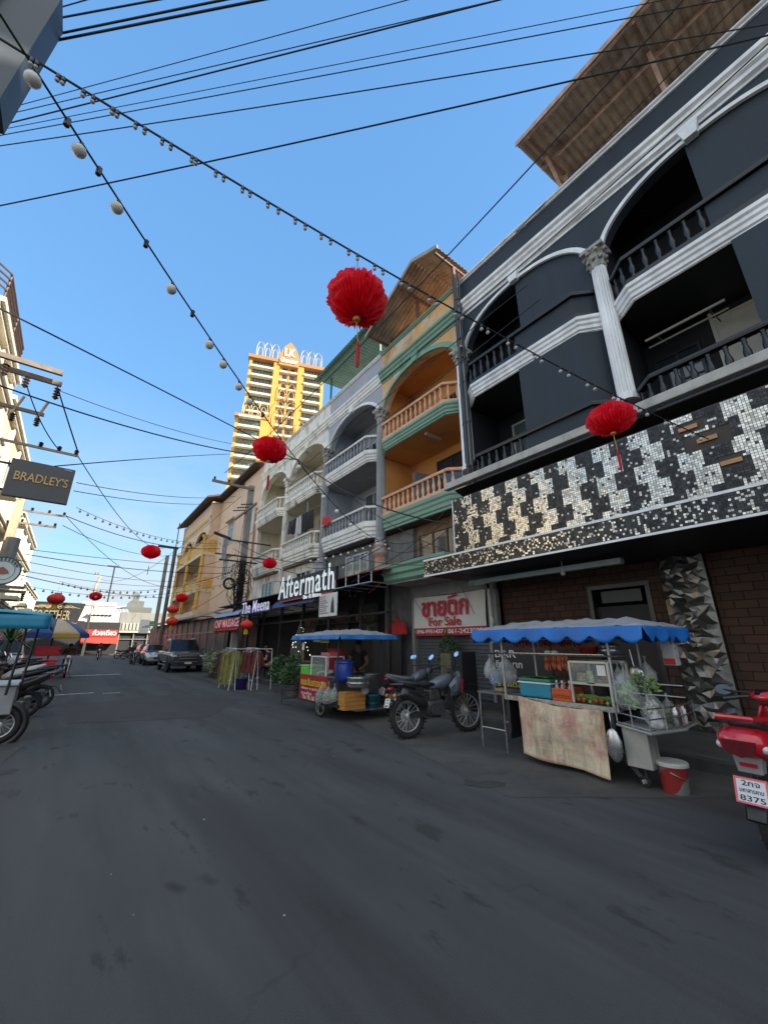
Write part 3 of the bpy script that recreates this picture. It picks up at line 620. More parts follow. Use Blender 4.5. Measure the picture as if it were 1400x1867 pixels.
g = G(); g.box(7.25, 8.29, 6.84, 9.44, 3.14, 3.175); g.obj('soffit', mat('white_soffit', (0.36,0.35,0.34), .8, var=.2, dirt=.5), cnp)
shut = mat('grey_roller_shutter', (0.085,0.095,0.105), .55, .2, var=.2, dirt=.4)
g = G(); z = .16
while z < 2.78: g.prism([(8.34,z),(8.325,z+.02),(8.325,z+.07),(8.34,z+.09)], 'y', 6.62, 9.30); z += .09
g.box(8.345, 8.40, 6.60, 9.32, .16, 3.14); g.obj('roller_shutter', shut, oh)
g = G(); g.box(8.20, 8.34, 6.3, 9.44, 2.80, 3.139); g.box(8.22, 8.40, 9.32, 9.44, .16, 2.80); g.box(8.26,8.4,6.3,6.6,.16,2.8); g.obj('shutter_surround', mat('grey_plaster_surround', (0.24,0.235,0.225), .8, var=.2, dirt=.5), oh)
g = G(); g.box(8.20, 8.26, 6.42, 6.50, 1.6, 3.1); g.box(8.18, 8.26, 6.38, 6.46, 1.95, 2.1); g.obj('meter_conduit', offwhite, oh)
# rooftop shelter of the orange house: a gable seen from below
rf = thing('roof_shelter', 'gabled brown corrugated roof on brown posts above the orange shophouse', 'roof', (XF, 9, PT))
GY = 8.1
g = G()
def rsh(a, b, zr, ze, ya, yb):
    corrugated(g, (11.5,ya,zr), (11.5,yb,ze), (7.55,yb,ze-.0), (7.55,ya,zr), .16, .02)
g2 = G(); corrugated(g2, (7.45,GY,14.95), (12,GY,14.95), (12,11.05,13.62), (7.45,11.05,13.62), .16, .022); corrugated(g2, (12,GY,14.95), (7.45,GY,14.95), (7.45,6.85,14.35), (12,6.85,14.35), .16, .022)
g2.obj('roof_sheet', roofb, rf, solid=.012)
g = G(); g.prism([(GY,14.98),(11.1,13.64),(11.1,13.50),(GY,14.83),(6.8,14.22),(6.8,14.37)], 'x', 7.40, 7.45); g.obj('barge_board', mat('weathered_beige_board', (0.34,0.30,0.25), .8, var=.25, dirt=.3), rf)
brn = mat('brown_post_paint', (0.13,0.07,0.055), .7, var=.25)
for y in (7.0, 8.9, 10.85):
    zt_ = 14.9-(y-GY)*.46 if y > GY else 14.9-(GY-y)*.48
    g = G(); g.box(8.34, 8.44, y-.05, y+.05, PT+.002, zt_-.12); g.obj('post', brn, rf)
    g = G(); g.prism([(7.5,zt_-.07),(12,zt_-.07),(12,zt_-.17),(7.5,zt_-.17)], 'y', y-.04, y+.04); g.obj('rafter', brn, rf)
g = G(); g.box(8.5, 8.58, 9.6, 10.75, PT+.001, 13.75); g.obj('gable_boarding', mat('brown_boards', (0.12,0.075,0.06), .8, var=.3), rf)
# black downpipes and cables between the club and the orange house
dp = thing('drain_pipes', 'bundle of black downpipes between the dark and the orange shophouse', 'pipe', (8.1, 6.72, 5.5))
for k, (yy, xx, r_) in enumerate(((6.66,8.02,.05),(6.56,8.1,.04),(6.78,8.1,.035))):
    g = G(); g.tube([(xx,yy,5.3),(xx,yy,13.3)], r_, 8)
    for z in (6.2,7.6,9.0,10.6,12.2): g.lathe([(r_*1.25,z),(r_*1.25,z+.07)], (xx,yy,0), 8)
    g.obj('pipe', dtrim if k else mat('dark_navy_pipe', (0.03,0.04,0.05), .5), dp)
# ---------------------------------------------------------------- grey-blue shophouse
y0, y1 = YB[4], YB[5]
gh = thing('grey_shophouse', 'blue grey shophouse with pale balconies and fluted grey columns', 'building', (XF, 13, 0))
shell(gh, y0, y1, greyb, greyb, soffit); arch_trim(y0, y1).obj('arch_moulding', greyw, gh); keystone(y0, y1).obj('keystone', greyw, gh); cornice(gh, y0+.02, y1-.02, greyw, .18)
balg = mat('grey_baluster', (0.26,0.275,0.30), .65, var=.15)
balcony(gh, y0, y1, Z1B, Z1T, ZR1, greyw, greyw, balg, soffit); balcony(gh, y0, y1, Z2B, Z2T, ZR2, greyw, greyw, balg, soffit)
column(gh, YB[4], greycol, capm, z0=4.9, ped=mat('peeling_pedestal', (0.34,0.32,0.3), .8, col2=(0.45,0.2,0.11), thr=(.45,.55), scale=4)); column(gh, YB[5], greycol, capm, z0=4.9, ped=greycol)
window(gh, 11.5, 14.2, Z1T+.02, Z2B-.3, 9.7, nx=4, tr=.7); window(gh, 11.6, 14.4, Z2T+.02, SPR+.1, 9.7, nx=4, tr=.5, m_g=glassd)
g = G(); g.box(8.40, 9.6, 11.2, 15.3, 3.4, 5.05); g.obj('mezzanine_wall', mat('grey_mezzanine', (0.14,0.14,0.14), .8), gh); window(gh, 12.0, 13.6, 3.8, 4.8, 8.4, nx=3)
rf = thing('roof_shelter', 'green corrugated lean-to roof on green posts above the grey shophouse', 'roof', (XF, 13, PT))
gs = mat('green_roof_sheet', (0.085,0.17,0.145), .55, .3, var=.25, scale=2); gp = mat('green_pipe_paint', (0.06,0.20,0.15), .5, var=.2)
g = G(); corrugated(g, (7.7,11.15,14.7), (7.7,16.2,14.7), (12,16.2,15.0), (12,11.15,15.0), .2, .02)
g.v = g.v; g.obj('roof_sheet', gs, rf, solid=.01)
for y in (11.3, 15.55): g = G(); g.box(8.32, 8.40, y-.04, y+.04, PT+.001, 14.66); g.obj('post', gp, rf)
g = G(); g.tube([(8.0,11.15,14.58),(8.0,16.1,14.58)], .05, 8); g.tube([(7.74,11.15,14.66),(7.74,16.2,14.66)], .03, 6); g.tube([(10,11.15,14.7),(10,16.2,14.7)], .05, 8); g.obj('beam', gp, rf)
# ---------------------------------------------------------------- weathered white shophouse (two bays)
wh = thing('white_shophouse', 'weathered white shophouse with two arched bays, stained parapet and pale balusters', 'building', (XF, 20, 0))
wbal = mat('white_baluster', (0.74,0.73,0.68), .7, var=.15, dirt=.3)
for i in (5, 6):
    y0, y1 = YB[i], YB[i+1]; shell(wh, y0, y1, whiteb, cream_in, cream_in, party0=(i == 5)); arch_trim(y0, y1).obj('arch_moulding', whiteb, wh); keystone(y0, y1).obj('keystone', whiteb, wh)
    balcony(wh, y0, y1, Z1B, Z1T, ZR1, whiteb, wbal, wbal, cream_in); balcony(wh, y0, y1, Z2B, Z2T, ZR2, whiteb, wbal, wbal, cream_in)
    window(wh, y0+.4, y1-1.2, Z1T+.02, Z2B-.3, 9.7, nx=3, tr=.6); window(wh, y0+.3, y0+1.5, Z2T+.02, SPR, 9.7, nx=1, m_g=glassd, name='door')
    g = G(); g.box(8.34, 9.6, y0+.1, y1-.1, 2.9, 5.1); g.obj('mezzanine_wall', whiteb, wh); window(wh, y0+1.1, y0+2.7, 3.5, 4.75, 8.34, nx=3, m_g=glassd)
cornice(wh, YB[5]+.02, YB[7], whiteb, .18)
column(wh, YB[6], whiteb, whiteb, z0=3.6, r=.15)
g = G(); g.box(8.25, 8.5, 24.12, 24.3, 3.0, 10.35); g.obj('corner_pier', whiteb, wh)
# laundry and a red cloth on the balconies
for k, (x, y, z, lb) in enumerate(((9.45,22.3,6.2,'white air conditioner on the lower balcony of the last white bay'),(8.15,14.6,3.9,'air conditioner on the grey mezzanine wall above the lettered sign'),(9.4,12.2,9.0,'air conditioner inside the upper grey loggia'))):
    ac = thing('air_conditioner', lb, 'air conditioner', (x, y, z)); g = G(); g.bbox(x-.14,x+.14,y-.38,y+.38,z,z+.52,.02); g.obj('casing', offwhite, ac); g = G(); g.torus((x-.145,y-.08,z+.26), .19, .012, 24, 4, 'x')
    for j in range(6): g.torus((x-.145,y-.08,z+.26), .03*j+.02, .004, 20, 4, 'x')
    g.obj('fan_grille', dsteel, ac); g = G(); g.box(x-.1,x+.1,y-.3,y-.25,z-.05,z); g.box(x-.1,x+.1,y+.25,y+.3,z-.05,z); g.obj('bracket', dsteel, ac)
rod = thing('laundry_line', 'dark clothes hanging on a rail across the white shophouse balcony', 'laundry', (8.2, 17.6, 7.0))
g = G(); g.tube([(8.15,15.7,7.62),(8.15,19.7,7.62)], .015, 6); g.tube([(8.15,17.0,7.62),(8.15,17.0,8.24)], .012, 6); g.obj('rail', steel, rod)
clB = mat('black_cloth', (0.018,0.018,0.022), .9, var=.3); clW = mat('white_cloth', (0.5,0.5,0.52), .9, var=.15); clN = mat('navy_cloth', (0.03,0.035,0.06), .9)
for k, (yy, wd, hh, m_) in enumerate([(16.6,.55,.95,clB),(17.25,.6,1.0,clB),(17.75,.22,.95,clW),(18.05,.22,1.15,clW),(18.4,.4,.8,clB),(18.9,.4,.7,clN)]):
    g = G(); g.grid(lambda u, v_: (8.15+.05*sin(u*14+k)*v_, yy+(u-.5)*wd*(1+.12*v_), 7.63-hh*v_-.03*sin(u*9)*v_), 14, 8); g.obj('garment', m_, rod, solid=.02)
g = G(); g.grid(lambda u, v_: (7.82+.05*sin(u*7)-.1*abs(v_-.4), 14.0+u*.75, 6.46+.16*sin(v_*pi)-.34*max(0, v_-.5)+.05*sin(u*11)), 12, 10)
single(g, 'cloth', mat('red_cloth', (0.55,0.02,0.02), .85, var=.2), 'red cloth thrown over the lower grey balcony railing', 'cloth', solid=.015)
# ================================================================ peach building with yellow balconies
peach = wallmat('peach_plaster', (0.62,0.45,0.32), var=.08, dirt=.12)
yel = mat('ochre_trim_paint', (0.56,0.33,0.07), .65, var=.12, dirt=.15)
rooft = mat('dark_brown_tile', (0.075,0.05,0.042), .8, var=.35, scale=6)
pb = thing('peach_building', 'peach apartment building with ochre balconies, arches and a dark tiled eave', 'building', (8, 34, 0))
g = G(); g.box(8.3, 20, 24.32, 33.9, .0, 12.95); g.box(7.45, 20, 33.9, 44.6, 0, 3.9); g.box(8.9, 20, 33.91, 44.5, 3.9, 13.3); g.box(7.5, 8.9, 33.9, 34.2, 3.9, 9.2); g.obj('wall', peach, pb)
g = G(); g.box(7.5, 8.9, 33.9, 34.25, 9.2, 12.9); g.box(7.5,8.9,44.3,44.6,3.9,12.9)
y_a, y_b = 34.25, 44.3
def pspan(ya, yb, zs, zt, ztop):
    n = 14; ys = [ya+(yb-ya)*(.5-.5*cos(pi*i/n)) for i in range(n+1)]; f = lambda y: zs+(zt-zs)*sqrt(max(0, 1-((y-(ya+yb)/2)/((yb-ya)/2))**2))
    for a, b in zip(ys[:-1], ys[1:]): g._add([(7.6,a,f(a)),(7.6,b,f(b)),(7.6,b,ztop),(7.6,a,ztop),(7.8,a,f(a)),(7.8,b,f(b))], [(0,1,2,3),(0,4,5,1)])
pspan(34.55, 39.2, 9.4, 10.8, 12.9); pspan(39.7, 44.0, 9.4, 10.8, 12.9); g.box(7.6,7.8,34.25,34.55,9.2,12.9); g.box(7.6,7.8,39.2,39.7,9.2,12.9); g.box(7.6,7.8,44.0,44.3,9.2,12.9)
g.obj('facade', peach, pb)
for zb, zt in ((5.6,6.5),(8.55,9.6)):
    g = G(); g.box(7.42, 7.6, 33.95, 44.4, zb, zt); g.box(7.35, 7.65, 33.92, 44.42, zt, zt+.08); g.box(7.6, 8.3, 33.88, 33.96, zb, zt); bl = g.obj('balcony', yel, pb)
    g = G(); g.box(7.30, 8.89, 33.86, 44.45, zb-.25, zb-.002); g.obj('slab', mat('cream_slab_edge', (.6,.5,.36), .7), bl)
g = G(); g.sweep([(7.6,33.9),(7.6,44.5)], [(0,11.35),(.06,11.4),(.1,11.55),(.1,11.65),(0,11.7)]); g.obj('moulding', yel, pb)
for y in (34.1, 39.4, 44.2):
    g = G(); g.lathe([(.24,3.9),(.24,4.2),(.17,4.3),(.15,9.6),(.22,9.75),(.3,9.95)], (7.38,y,0), 14); g.obj('column', yel, pb)
g = G(); g.box(7.2,7.6,33.8,34.5,3.0,3.9); g.obj('column_base', peach, pb)
for (ya, yb, za, zb) in ((29.6,31.0,8.6,10.3),(29.8,31.2,5.9,7.5)):
    w_ = window(pb, ya, yb, za, zb, 8.3, nx=3, tr=.5, m_g=wingl if za > 8 else glassd)
    g = G(); g.box(8.0, 8.298, ya-.25, yb+.25, zb+.12, zb+.24); g.obj('sill_hood', peach, w_)
window(pb, 25.2, 27.2, 8.4, 10.2, 8.3, nx=2, m_g=curt); window(pb, 35.5, 38.6, 5.7, 7.9, 8.89, nx=3, m_g=glassd); window(pb, 40.3, 43, 5.7, 7.9, 8.89, nx=3, m_g=glassd); window(pb, 35.5,38.6,9.0,10.6,8.89,m_f=wood,m_g=glassd); window(pb,40.3,43,9.0,10.6,8.89,m_f=wood,m_g=glassd)
g = G(); g.box(7.65,8.85,34.3,44.2,3.91,4.0); g.obj('terrace', peach, pb)
g = G(); g.prism([(6.9,12.95),(6.9,13.1),(14,15.6),(20,13.4),(20,13.2),(14,15.4)], 'y', 33.2, 45.4); g.prism([(7.7,13.0),(7.7,13.14),(14,15.2),(20,13.2),(20,13.0),(14,15.0)], 'y', 24.4, 33.19); g.obj('roof', rooft, pb)
g = G(); g.tube([(7.6,33.9,12.2),(7.6,33.9,10.2)], .04, 6) ; g.obj('downpipe', offwhite, pb)
g = G(); g.tube([(8.22,24.8,.2),(8.22,24.8,10)], .05, 8); g.obj('downpipe', mat('terracotta_pipe', (.35,.16,.09), .6), pb)
# low row of glass shopfronts with a corrugated awning
ls = thing('shopfront_row', 'low glazed shopfront under a long grey corrugated awning', 'shop', (7.4, 36, 0))
g = G(); g.box(7.3, 7.44, 24.4, 33.85, .0, 3.1); g.box(7.3, 7.44, 33.9, 54, .0, 3.1); g.box(7.46, 14, 44.7, 54, 0, 3.2); g.obj('dark_interior', black, ls)
frm = mat('aluminium_frame', (.26,.26,.25), .45, .5)
g = G()
for y in range(25, 54, 2): g.box(7.2, 7.29, y-.04, y+.04, 0.1, 3.0)
g.box(7.18, 7.3, 24.4, 54, 2.1, 2.2); g.box(7.18,7.3,24.4,54,0.05,.3); g.obj('shop_frame', frm, ls)
g = G(); g.box(7.25, 7.27, 24.4, 54, .3, 3.0); g.obj('glazing', mat('dusty_shop_glass', (.07,.07,.065), .35, var=.4, scale=1.5), ls)
g = G(); corrugated(g, (7.5,24.3,3.55), (7.5,53.5,3.55), (6.3,53.5,3.2), (6.3,24.3,3.2), .3, .03); aw = g.obj('awning', mat('grey_awning_sheet', (.34,.33,.31), .6, .2, var=.3, dirt=.4), ls, solid=.015)
g = G()
for y in range(25, 54, 4): g.box(6.35, 7.4, y-.03, y+.03, 3.14, 3.20)
g.box(6.3,6.34,24.3,53.5,3.1,3.22); g.obj('awning_frame', frm, aw)
# ================================================================ awnings and signs of the bars
af = thing('bar_frontage', 'black open bar frontage with dark posts and hanging bottles', 'shop', (7.5, 13, 0))
g = G(); g.box(8.9, 9.0, 9.45, 24.3, .16, 3.4); g.box(8.3, 8.9, 9.46, 9.56, .16, 3.4); g.box(6.5, 8.9, 9.46, 24.3, 3.40, 3.44); g.obj('interior', black, af)
g = G()
for y in (9.7, 11.2, 13.3, 15.5, 17.7, 19.9, 22, 24.2): g.box(7.5, 7.6, y-.05, y+.05, .15, 3.4)
g.box(7.5, 7.6, 9.6, 24.2, 2.35, 2.42); g.obj('post', dsteel, af)
g = G(); g.box(8.0, 8.06, 9.7, 11.15, .15, 1.75); g.obj('hoarding', mat('black_hoarding', (.02,.02,.022), .5), af)
redp = mat('red_sign_paint', (.45,.015,.02), .5)
g = G(); g.prism([(9.5,1.75),(10.5,1.75),(10.6,2.0),(10.35,1.9),(10.25,2.2),(10.05,2.0),(9.95,2.35),(9.8,2.05),(9.6,2.1)], 'x', 8.06, 8.1); g.obj('red_emblem', redp, af)
g = G(); g.box(8.6,8.88,10.2,11.1,1.75,1.79); g.box(8.6,8.88,12.0,17.5,1.75,1.79); g.box(8.6,8.88,12.0,17.5,2.25,2.28); sh_ = g.obj('shelf', wood, af)
for k in range(30):
    y = 12.1+k*.18; z = 1.79 if k % 3 else 2.28; g = G(); g.smooth = True; g.lathe([(.035,z),(.036,z+.17),(.014,z+.22),(.014,z+.29)], (8.7,y,0), 8); g.obj('bottle', mat('bar_bottle_%d' % (k % 4), [(.20,.09,.02),(.05,.16,.05),(.4,.4,.38),(.25,.02,.02)][k % 4], .15, spec=.9), sh_)
for k in range(22):
    y = 9.6+k*.26; g = G(); l = random.uniform(.25,.5); g.tube([(6.9+random.uniform(-.2,.6),y,3.36),(6.9,y,3.36-l)], .012, 5); g.obj('hanging_charm', redp if k % 6 == 1 else dsteel, af)
for k, (y, z) in enumerate([(9.9,1.5),(12,2.5),(14,2.3),(16.8,2.2)]):
    g = G(); g.box(8.8, 8.89, y, y+1.0, z-.6, z+.4); g.obj('poster', mat('dim_poster_%d' % k, [(.1,.05,.04),(.06,.07,.06),(.05,.04,.03),(.12,.1,.07)][k], .5, var=.5, scale=6), af)
rawn = thing('red_awning', 'dark awning with a red top edge and a pipe frame in front of the bar', 'awning', (6.8, 10, 3.3))
g = G(); g.grid(lambda u, v_: (6.4+1.1*v_, 9.0+2.1*u, 3.42+.16*sin(v_*pi*.5)), 8, 6); g.obj('canvas', mat('red_black_canvas', (.25,.012,.016), .6), rawn, solid=.02)
g = G(); g.tube([(6.42,9.0,3.12),(6.42,11.1,3.12)], .025, 6)
for y in (9.05, 9.7, 10.4, 11.05): g.tube([(6.42,y,3.12),(6.42,y,3.42)], .018, 6); g.tube([(6.42,y,3.12),(7.5,y,3.12)], .018, 6)
g.obj('frame', steel, rawn)
bawn = mat('navy_canvas', (.025,.055,.19), .55, var=.2); lblue = mat('light_blue_canvas', (.20,.33,.52), .45, var=.15)
def barrel(name, label, ya, yb, x0, z0, m_, dx=1.1, dz=.45):
    t_ = thing(name, label, 'awning', (x0+.5, (ya+yb)/2, z0))
    g = G(); g.grid(lambda u, v_: (x0+dx*(1-cos(v_*pi/2)), ya+(yb-ya)*u, z0+dz*sin(v_*pi/2)), 10, 8); g.obj('canvas', m_, t_, solid=.015)
    g = G(); g.tube([(x0,ya,z0),(x0,yb,z0)], .02, 6); 
    for y in (ya, (ya+yb)/2, yb): g.tube([(x0,y,z0),(x0+dx,y,z0-.02)], .02, 6)
    g.obj('frame', dsteel, t_)
barrel('blue_awning', 'navy blue barrel awning between the two lettered bar signs', 12.6, 16.3, 6.5, 2.85, bawn, 1.0, .5)
barrel('blue_awning', 'light blue barrel awning above the pink massage sign', 19.9, 24.2, 6.3, 2.80, lblue, 1.1, .42)
lett = mat('white_sign_letter', (.80,.86,.88), .4, emit=(.8,.92,1.0), es=.12)
lettv = mat('violet_white_letter', (.68,.66,.85), .4, emit=(.7,.7,1.0), es=.10); lettp = mat('pink_letter', (.75,.30,.36), .4, emit=(1,.35,.42), es=.10)
sg = thing('bar_sign', 'white blackletter Aftermath sign on a black board above the bar', 'sign', (6.4, 13.2, 3.1))
g = G(); g.box(6.42, 6.50, 11.0, 15.45, 3.06, 3.85); g.obj('backboard', black, sg)
def facade_text(body, X, y_hi, y_lo, z0, z1, m_, par, **k):         # reads from far (left in view) to near
    return text(body, (X, y_hi, z0), (0,-1,0), (0,0,1), y_hi-y_lo, z1-z0, m_, par, **k)
t_ = facade_text('Aftermath', 6.38, 15.4, 11.05, 3.14, 4.00, lett, sg, depth=.02, bold=.004, serif=.018, name='lettering', space=1.12)
facade_text('Bar & Bistro', 6.41, 13.2, 11.9, 2.98, 3.12, lett, sg, depth=.03, name='small_lettering')
g = G(); g.box(6.40, 6.44, 11.2, 15.3, 3.02, 3.06); g.obj('red_strip', redp, sg)
sg = thing('bar_sign', 'violet white lettered The Meena sign on the edge of the awning', 'sign', (6.4, 18, 2.85))
g = G(); g.box(6.44, 6.5, 16.5, 19.8, 2.78, 3.0); g.obj('backboard', bawn, sg)
facade_text('The Meena', 6.42, 19.85, 16.4, 2.82, 3.33, lettv, sg, depth=.02, bold=.006, serif=.015, space=1.1)
sg = thing('massage_sign', 'pink lettered CNP MASSAGE sign with a row of tiny red lanterns', 'sign', (6.4, 22, 2.2))
g = G(); g.box(6.42, 6.5, 20.0, 24.3, 2.20, 2.74); g.obj('backboard', mat('dark_maroon_board', (.04,.012,.016), .5), sg)
facade_text('CNP MASSAGE', 6.41, 24.2, 20.1, 2.27, 2.68, lettp, sg, depth=.015, bold=.004, space=1.08)
for k in range(11):
    g = G(); g.smooth = True; g.ball((6.4, 20.3+k*.37, 2.12), .1, 8, 6, sz=.8); g.obj('tiny_lantern', redp, sg)
mb = thing('menu_banner', 'white menu banner with small red and black print hanging under the bar sign', 'banner', (6.4, 11.3, 2.3))
g = G(); g.box(6.40, 6.415, 10.85, 12.0, 2.30, 3.02); g.obj('sheet', mat('white_banner', (.62,.63,.62), .6, var=.06), mb)
for k in range(9):
    g = G(); wv = random.uniform(.35,.62); g.box(6.392, 6.3995, 11.95-wv, 11.95, 2.92-k*.065, 2.94-k*.065); g.obj('print_line', mat('print_red', (.4,.03,.03), .6) if k < 2 else mat('print_black', (.03,.03,.03), .6), mb)
g = G(); g.prism([(11.0,2.4),(11.22,2.4),(11.2,2.7),(11.1,2.9),(11.05,2.7)], 'x', 6.392, 6.3995); g.obj('print_figure', mat('print_black', (.03,.03,.03), .6), mb)
# ================================================================ for sale banner
fs = thing('sale_banner', 'white and red Thai for-sale banner tied over the grey roller shutter', 'banner', (8.2, 8, 1.7))
def bx(u, v_): return 8.17 + .025*sin(u*5)*sin(v_*3+1) + .02*v_
ban = mat('white_vinyl', (.60,.60,.57), .55, var=.05)
g = G(); g.grid(lambda u, v_: (bx(u, v_), 9.28-2.72*u, 1.905+.9*v_ - .03*sin(u*pi)*v_), 24, 10); g.obj('sheet', ban, fs, solid=.006)
g = G(); g.grid(lambda u, v_: (8.163+.004*sin(u*20), 9.28-2.72*u, 1.69+.215*v_), 24, 3); g.obj('red_strip', mat('red_vinyl', (.42,.02,.035), .5), fs, solid=.006)
red_t = mat('red_print', (.50,.015,.04), .5)
facade_text('ขายตึก', 8.135, 8.88, 7.10, 2.21, 2.80, red_t, fs, depth=.012, bold=.025, name='thai_lettering')
facade_text('For Sale', 8.135, 8.60, 7.38, 1.95, 2.19, red_t, fs, depth=.012, bold=.012)
wht = mat('white_print', (.72,.72,.70), .5)
facade_text('096-9951437', 8.14, 9.12, 8.04, 1.75, 1.86, wht, fs, depth=.012, bold=.012, name='phone_number'); facade_text('061-2423222', 8.14, 7.86, 6.66, 1.74, 1.86, wht, fs, depth=.012, bold=.012, name='phone_number')
for y in (9.2, 7.97): g = G(); g.lathe([(.05,8.13),(.05,8.14)], (0,y,1.80), 12, 'x'); g.v = [(p[0], p[1], p[2]) for p in g.v]; g.obj('phone_mark', mat('green_print', (.02,.3,.12), .5), fs)
g = G(); g.tube([(8.16,9.28,2.8),(8.15,9.4,2.95)], .006, 5); g.tube([(8.16,6.56,2.8),(8.15,6.45,2.98)], .006, 5); g.tube([(8.14,9.25,2.78),(8.14,8.5,1.95)], .005, 5); g.tube([(8.13,7.3,2.95),(8.13,6.9,2.2)], .005, 5); g.obj('tie_string', dsteel, fs)
# ================================================================ the tall ochre hotel far behind
TO = V((40.07, 150.0, 0)); TA = V((.940, -.341, 0)).normalized(); TN = V((-TA.y, TA.x, 0))*-1   # TA along the front; TN towards us
TN = V((-.341, -.940, 0)).normalized()
tower = thing('hotel_tower', 'tall ochre and cream hotel tower with balconies and golden lattice crowns', 'building', TO)
toch = wallmat('tower_ochre', (.62,.35,.075), var=.06); tcr = wallmat('tower_cream', (.72,.66,.50), var=.05); tgold = mat('gold_lattice', (.60,.38,.10), .6, var=.1); twin = mat('tower_pane', (.10,.14,.14), .15, var=.3)
TM = Matrix(((TA.x, -TN.x, 0, TO.x), (TA.y, -TN.y, 0, TO.y), (0,0,1,0), (0,0,0,1)))   # local x along front, local y into the depth
def TG(): g = G(); g.M = TM; return g
W = 32.2; TH = 122.0
g = TG(); g.box(0, W, 2.5, 22, 0, TH-1); g.box(-2.3, 11, 1.2, 22, 0, 91); g.obj('wall', tcr, tower)
for x0, x1, zt, y in ((10.1,12.6,TH,-.4),(20.6,23.3,TH,-.4),(-.3,.9,TH,.3),(31.2,32.5,TH,.3),(-2.8,-1.6,92,-.2),(7.2,10.3,91.5,-.7)):
    g = TG(); g.box(x0, x1, y, 3, 0, zt); g.obj('pier', toch, tower)
g = TG(); g.box(12.6,14.0,.8,3,0,TH); g.box(19.3,20.6,.8,3,0,TH); g.box(16.2,17.1,.6,3,0,TH+1); g.obj('centre_pier', mat('tower_terracotta', (.55,.30,.12), .7, var=.1), tower)
g = TG(); g.box(-.8, W+.8, -.8, 22.5, TH-1.2, TH+.4); g.obj('cornice', mat('tower_brown', (.42,.20,.07), .7), tower)
g = TG(); g.box(-3.2, 10.4, -1.1, 3, 90.6, 92); g.obj('cornice', mat('tower_brown', (.42,.20,.07), .7), tower)
def tbal(x0, x1, z, y, lst, nwin):
    g = TG(); g.box(x0, x1, y-1.1, y+1.0, z-.35, z+.55); b_ = g.obj('balcony', tcr, tower)
    g = TG()
    for k in range(nwin): a = x0+.4+(x1-x0-.8)*k/nwin; g.box(a+.15, a+(x1-x0-.8)/nwin-.15, y+1.1, y+2.6, z+.2, z+3.3)
    g.obj('window', twin, b_)
for k in range(26):
    z = 116.5-k*4.55
    if z < 30: break
    if z > 93: tbal(.95, 10.0, z, .1, 0, 6)
    else: tbal(-1.5, 7.1, z+1.0, -1.25, 0, 5)
    tbal(23.4, 31.1, z, .1, 0, 5)
    tbal(12.9, 16.1, z, .6, 0, 3); tbal(17.2, 20.4, z, .6, 0, 3)
def lattice(x0, x1, z, n, h, y=-.7):
    g = TG(); wd = (x1-x0)/n
    for k in range(n):
        c = x0+wd*(k+.5)
        for r_ in (1.0, .62):
            g.tube([(c+wd*.5*r_*cos(a), y, z+h*.45*r_+h*.55*r_*sin(a)) for a in [pi*i/10 for i in range(11)]], .14, 4); g.tube([(c-wd*.5*r_,y,z),(c-wd*.5*r_,y,z+h*.45*r_)], .14, 4); g.tube([(c+wd*.5*r_,y,z),(c+wd*.5*r_,y,z+h*.45*r_)], .14, 4)
    return g
lw = mat('pale_gold_lattice', (.66,.50,.22), .5)
lattice(2.2, 11.8, TH+.4, 3, 7.5).obj('roof_lattice', lw, tower); lattice(21.5, 31, TH+.4, 3, 7.5).obj('roof_lattice', lw, tower)
lattice(-.5, 9.5, 92, 3, 7.0, -1).obj('terrace_lattice', lw, tower); lattice(11.5, 21.5, 90, 2, 10.5, -1.2).obj('terrace_lattice', tgold, tower); lattice(12.8, 20.4, 101, 2, 9, -.9).obj('terrace_lattice', tgold, tower); lattice(22, 31, 86, 3, 6.0, -1.2).obj('terrace_lattice', lw, tower)
g = TG(); g.prism([(12.2,TH-2.5),(20.8,TH-2.5),(20.8,TH+3),(19.0,TH+7.5),(16.5,TH+10.5),(14.0,TH+7.5),(12.2,TH+3)], 'y', -1.0, 1.5); g.obj('gable', mat('tower_gable', (.50,.24,.08), .7, var=.1), tower)
wl = mat('tower_sign_white', (.8,.8,.78), .5, emit=(1,1,1), es=.02)
text('LK', TM @ V((14.2,-1.02,TH+2.4)), TA, (0,0,1), 4.6, 4.2, wl, tower, depth=.3, bold=.03, serif=.03); text('Grandeur', TM @ V((12.8,-1.02,TH-1.2)), TA, (0,0,1), 7.4, 2.6, wl, tower, depth=.3, shear=.3, bold=.02, name='small_lettering')
# ================================================================ the end of the street
tg = thing('lettered_billboard_bar', 'black bar front with a big TOGETHER board at the street end', 'building', (-4, 67, 0))
blk = mat('charcoal_board', (.035,.036,.042), .5, var=.2)
g = G(); g.box(-10.5, 1.2, 66.05, 74, 0, 4.2); g.obj('wall', black, tg)
a = onY(38, 1094, 66); b = onY(157, 1103, 66); c = onY(150, 1137, 66)
g = G(); g._add([(a.x-.0,66.0,c.z),(b.x-.5,66.0,c.z),(b.x,65.4,b.z+.15),(a.x,65.4,b.z+.15)], [(0,1,2,3)]); g._add([(a.x,66.04,c.z),(b.x-.5,66.04,c.z),(b.x,66.04,b.z+.15),(a.x,66.04,b.z+.15)], [(0,1,2,3)]); g.obj('board', blk, tg)
gl = mat('gilt_letter', (.45,.37,.20), .4, .3)
p0 = onY(56, 1128, 65.6); p1 = onY(130, 1115, 65.6)
text('TOGETHER', (p0.x, 65.62, p0.z), (1,0,0), (0,-.2,1), p1.x-p0.x, p1.z-p0.z+.1, gl, tg, depth=.06, bold=.01, serif=.04)
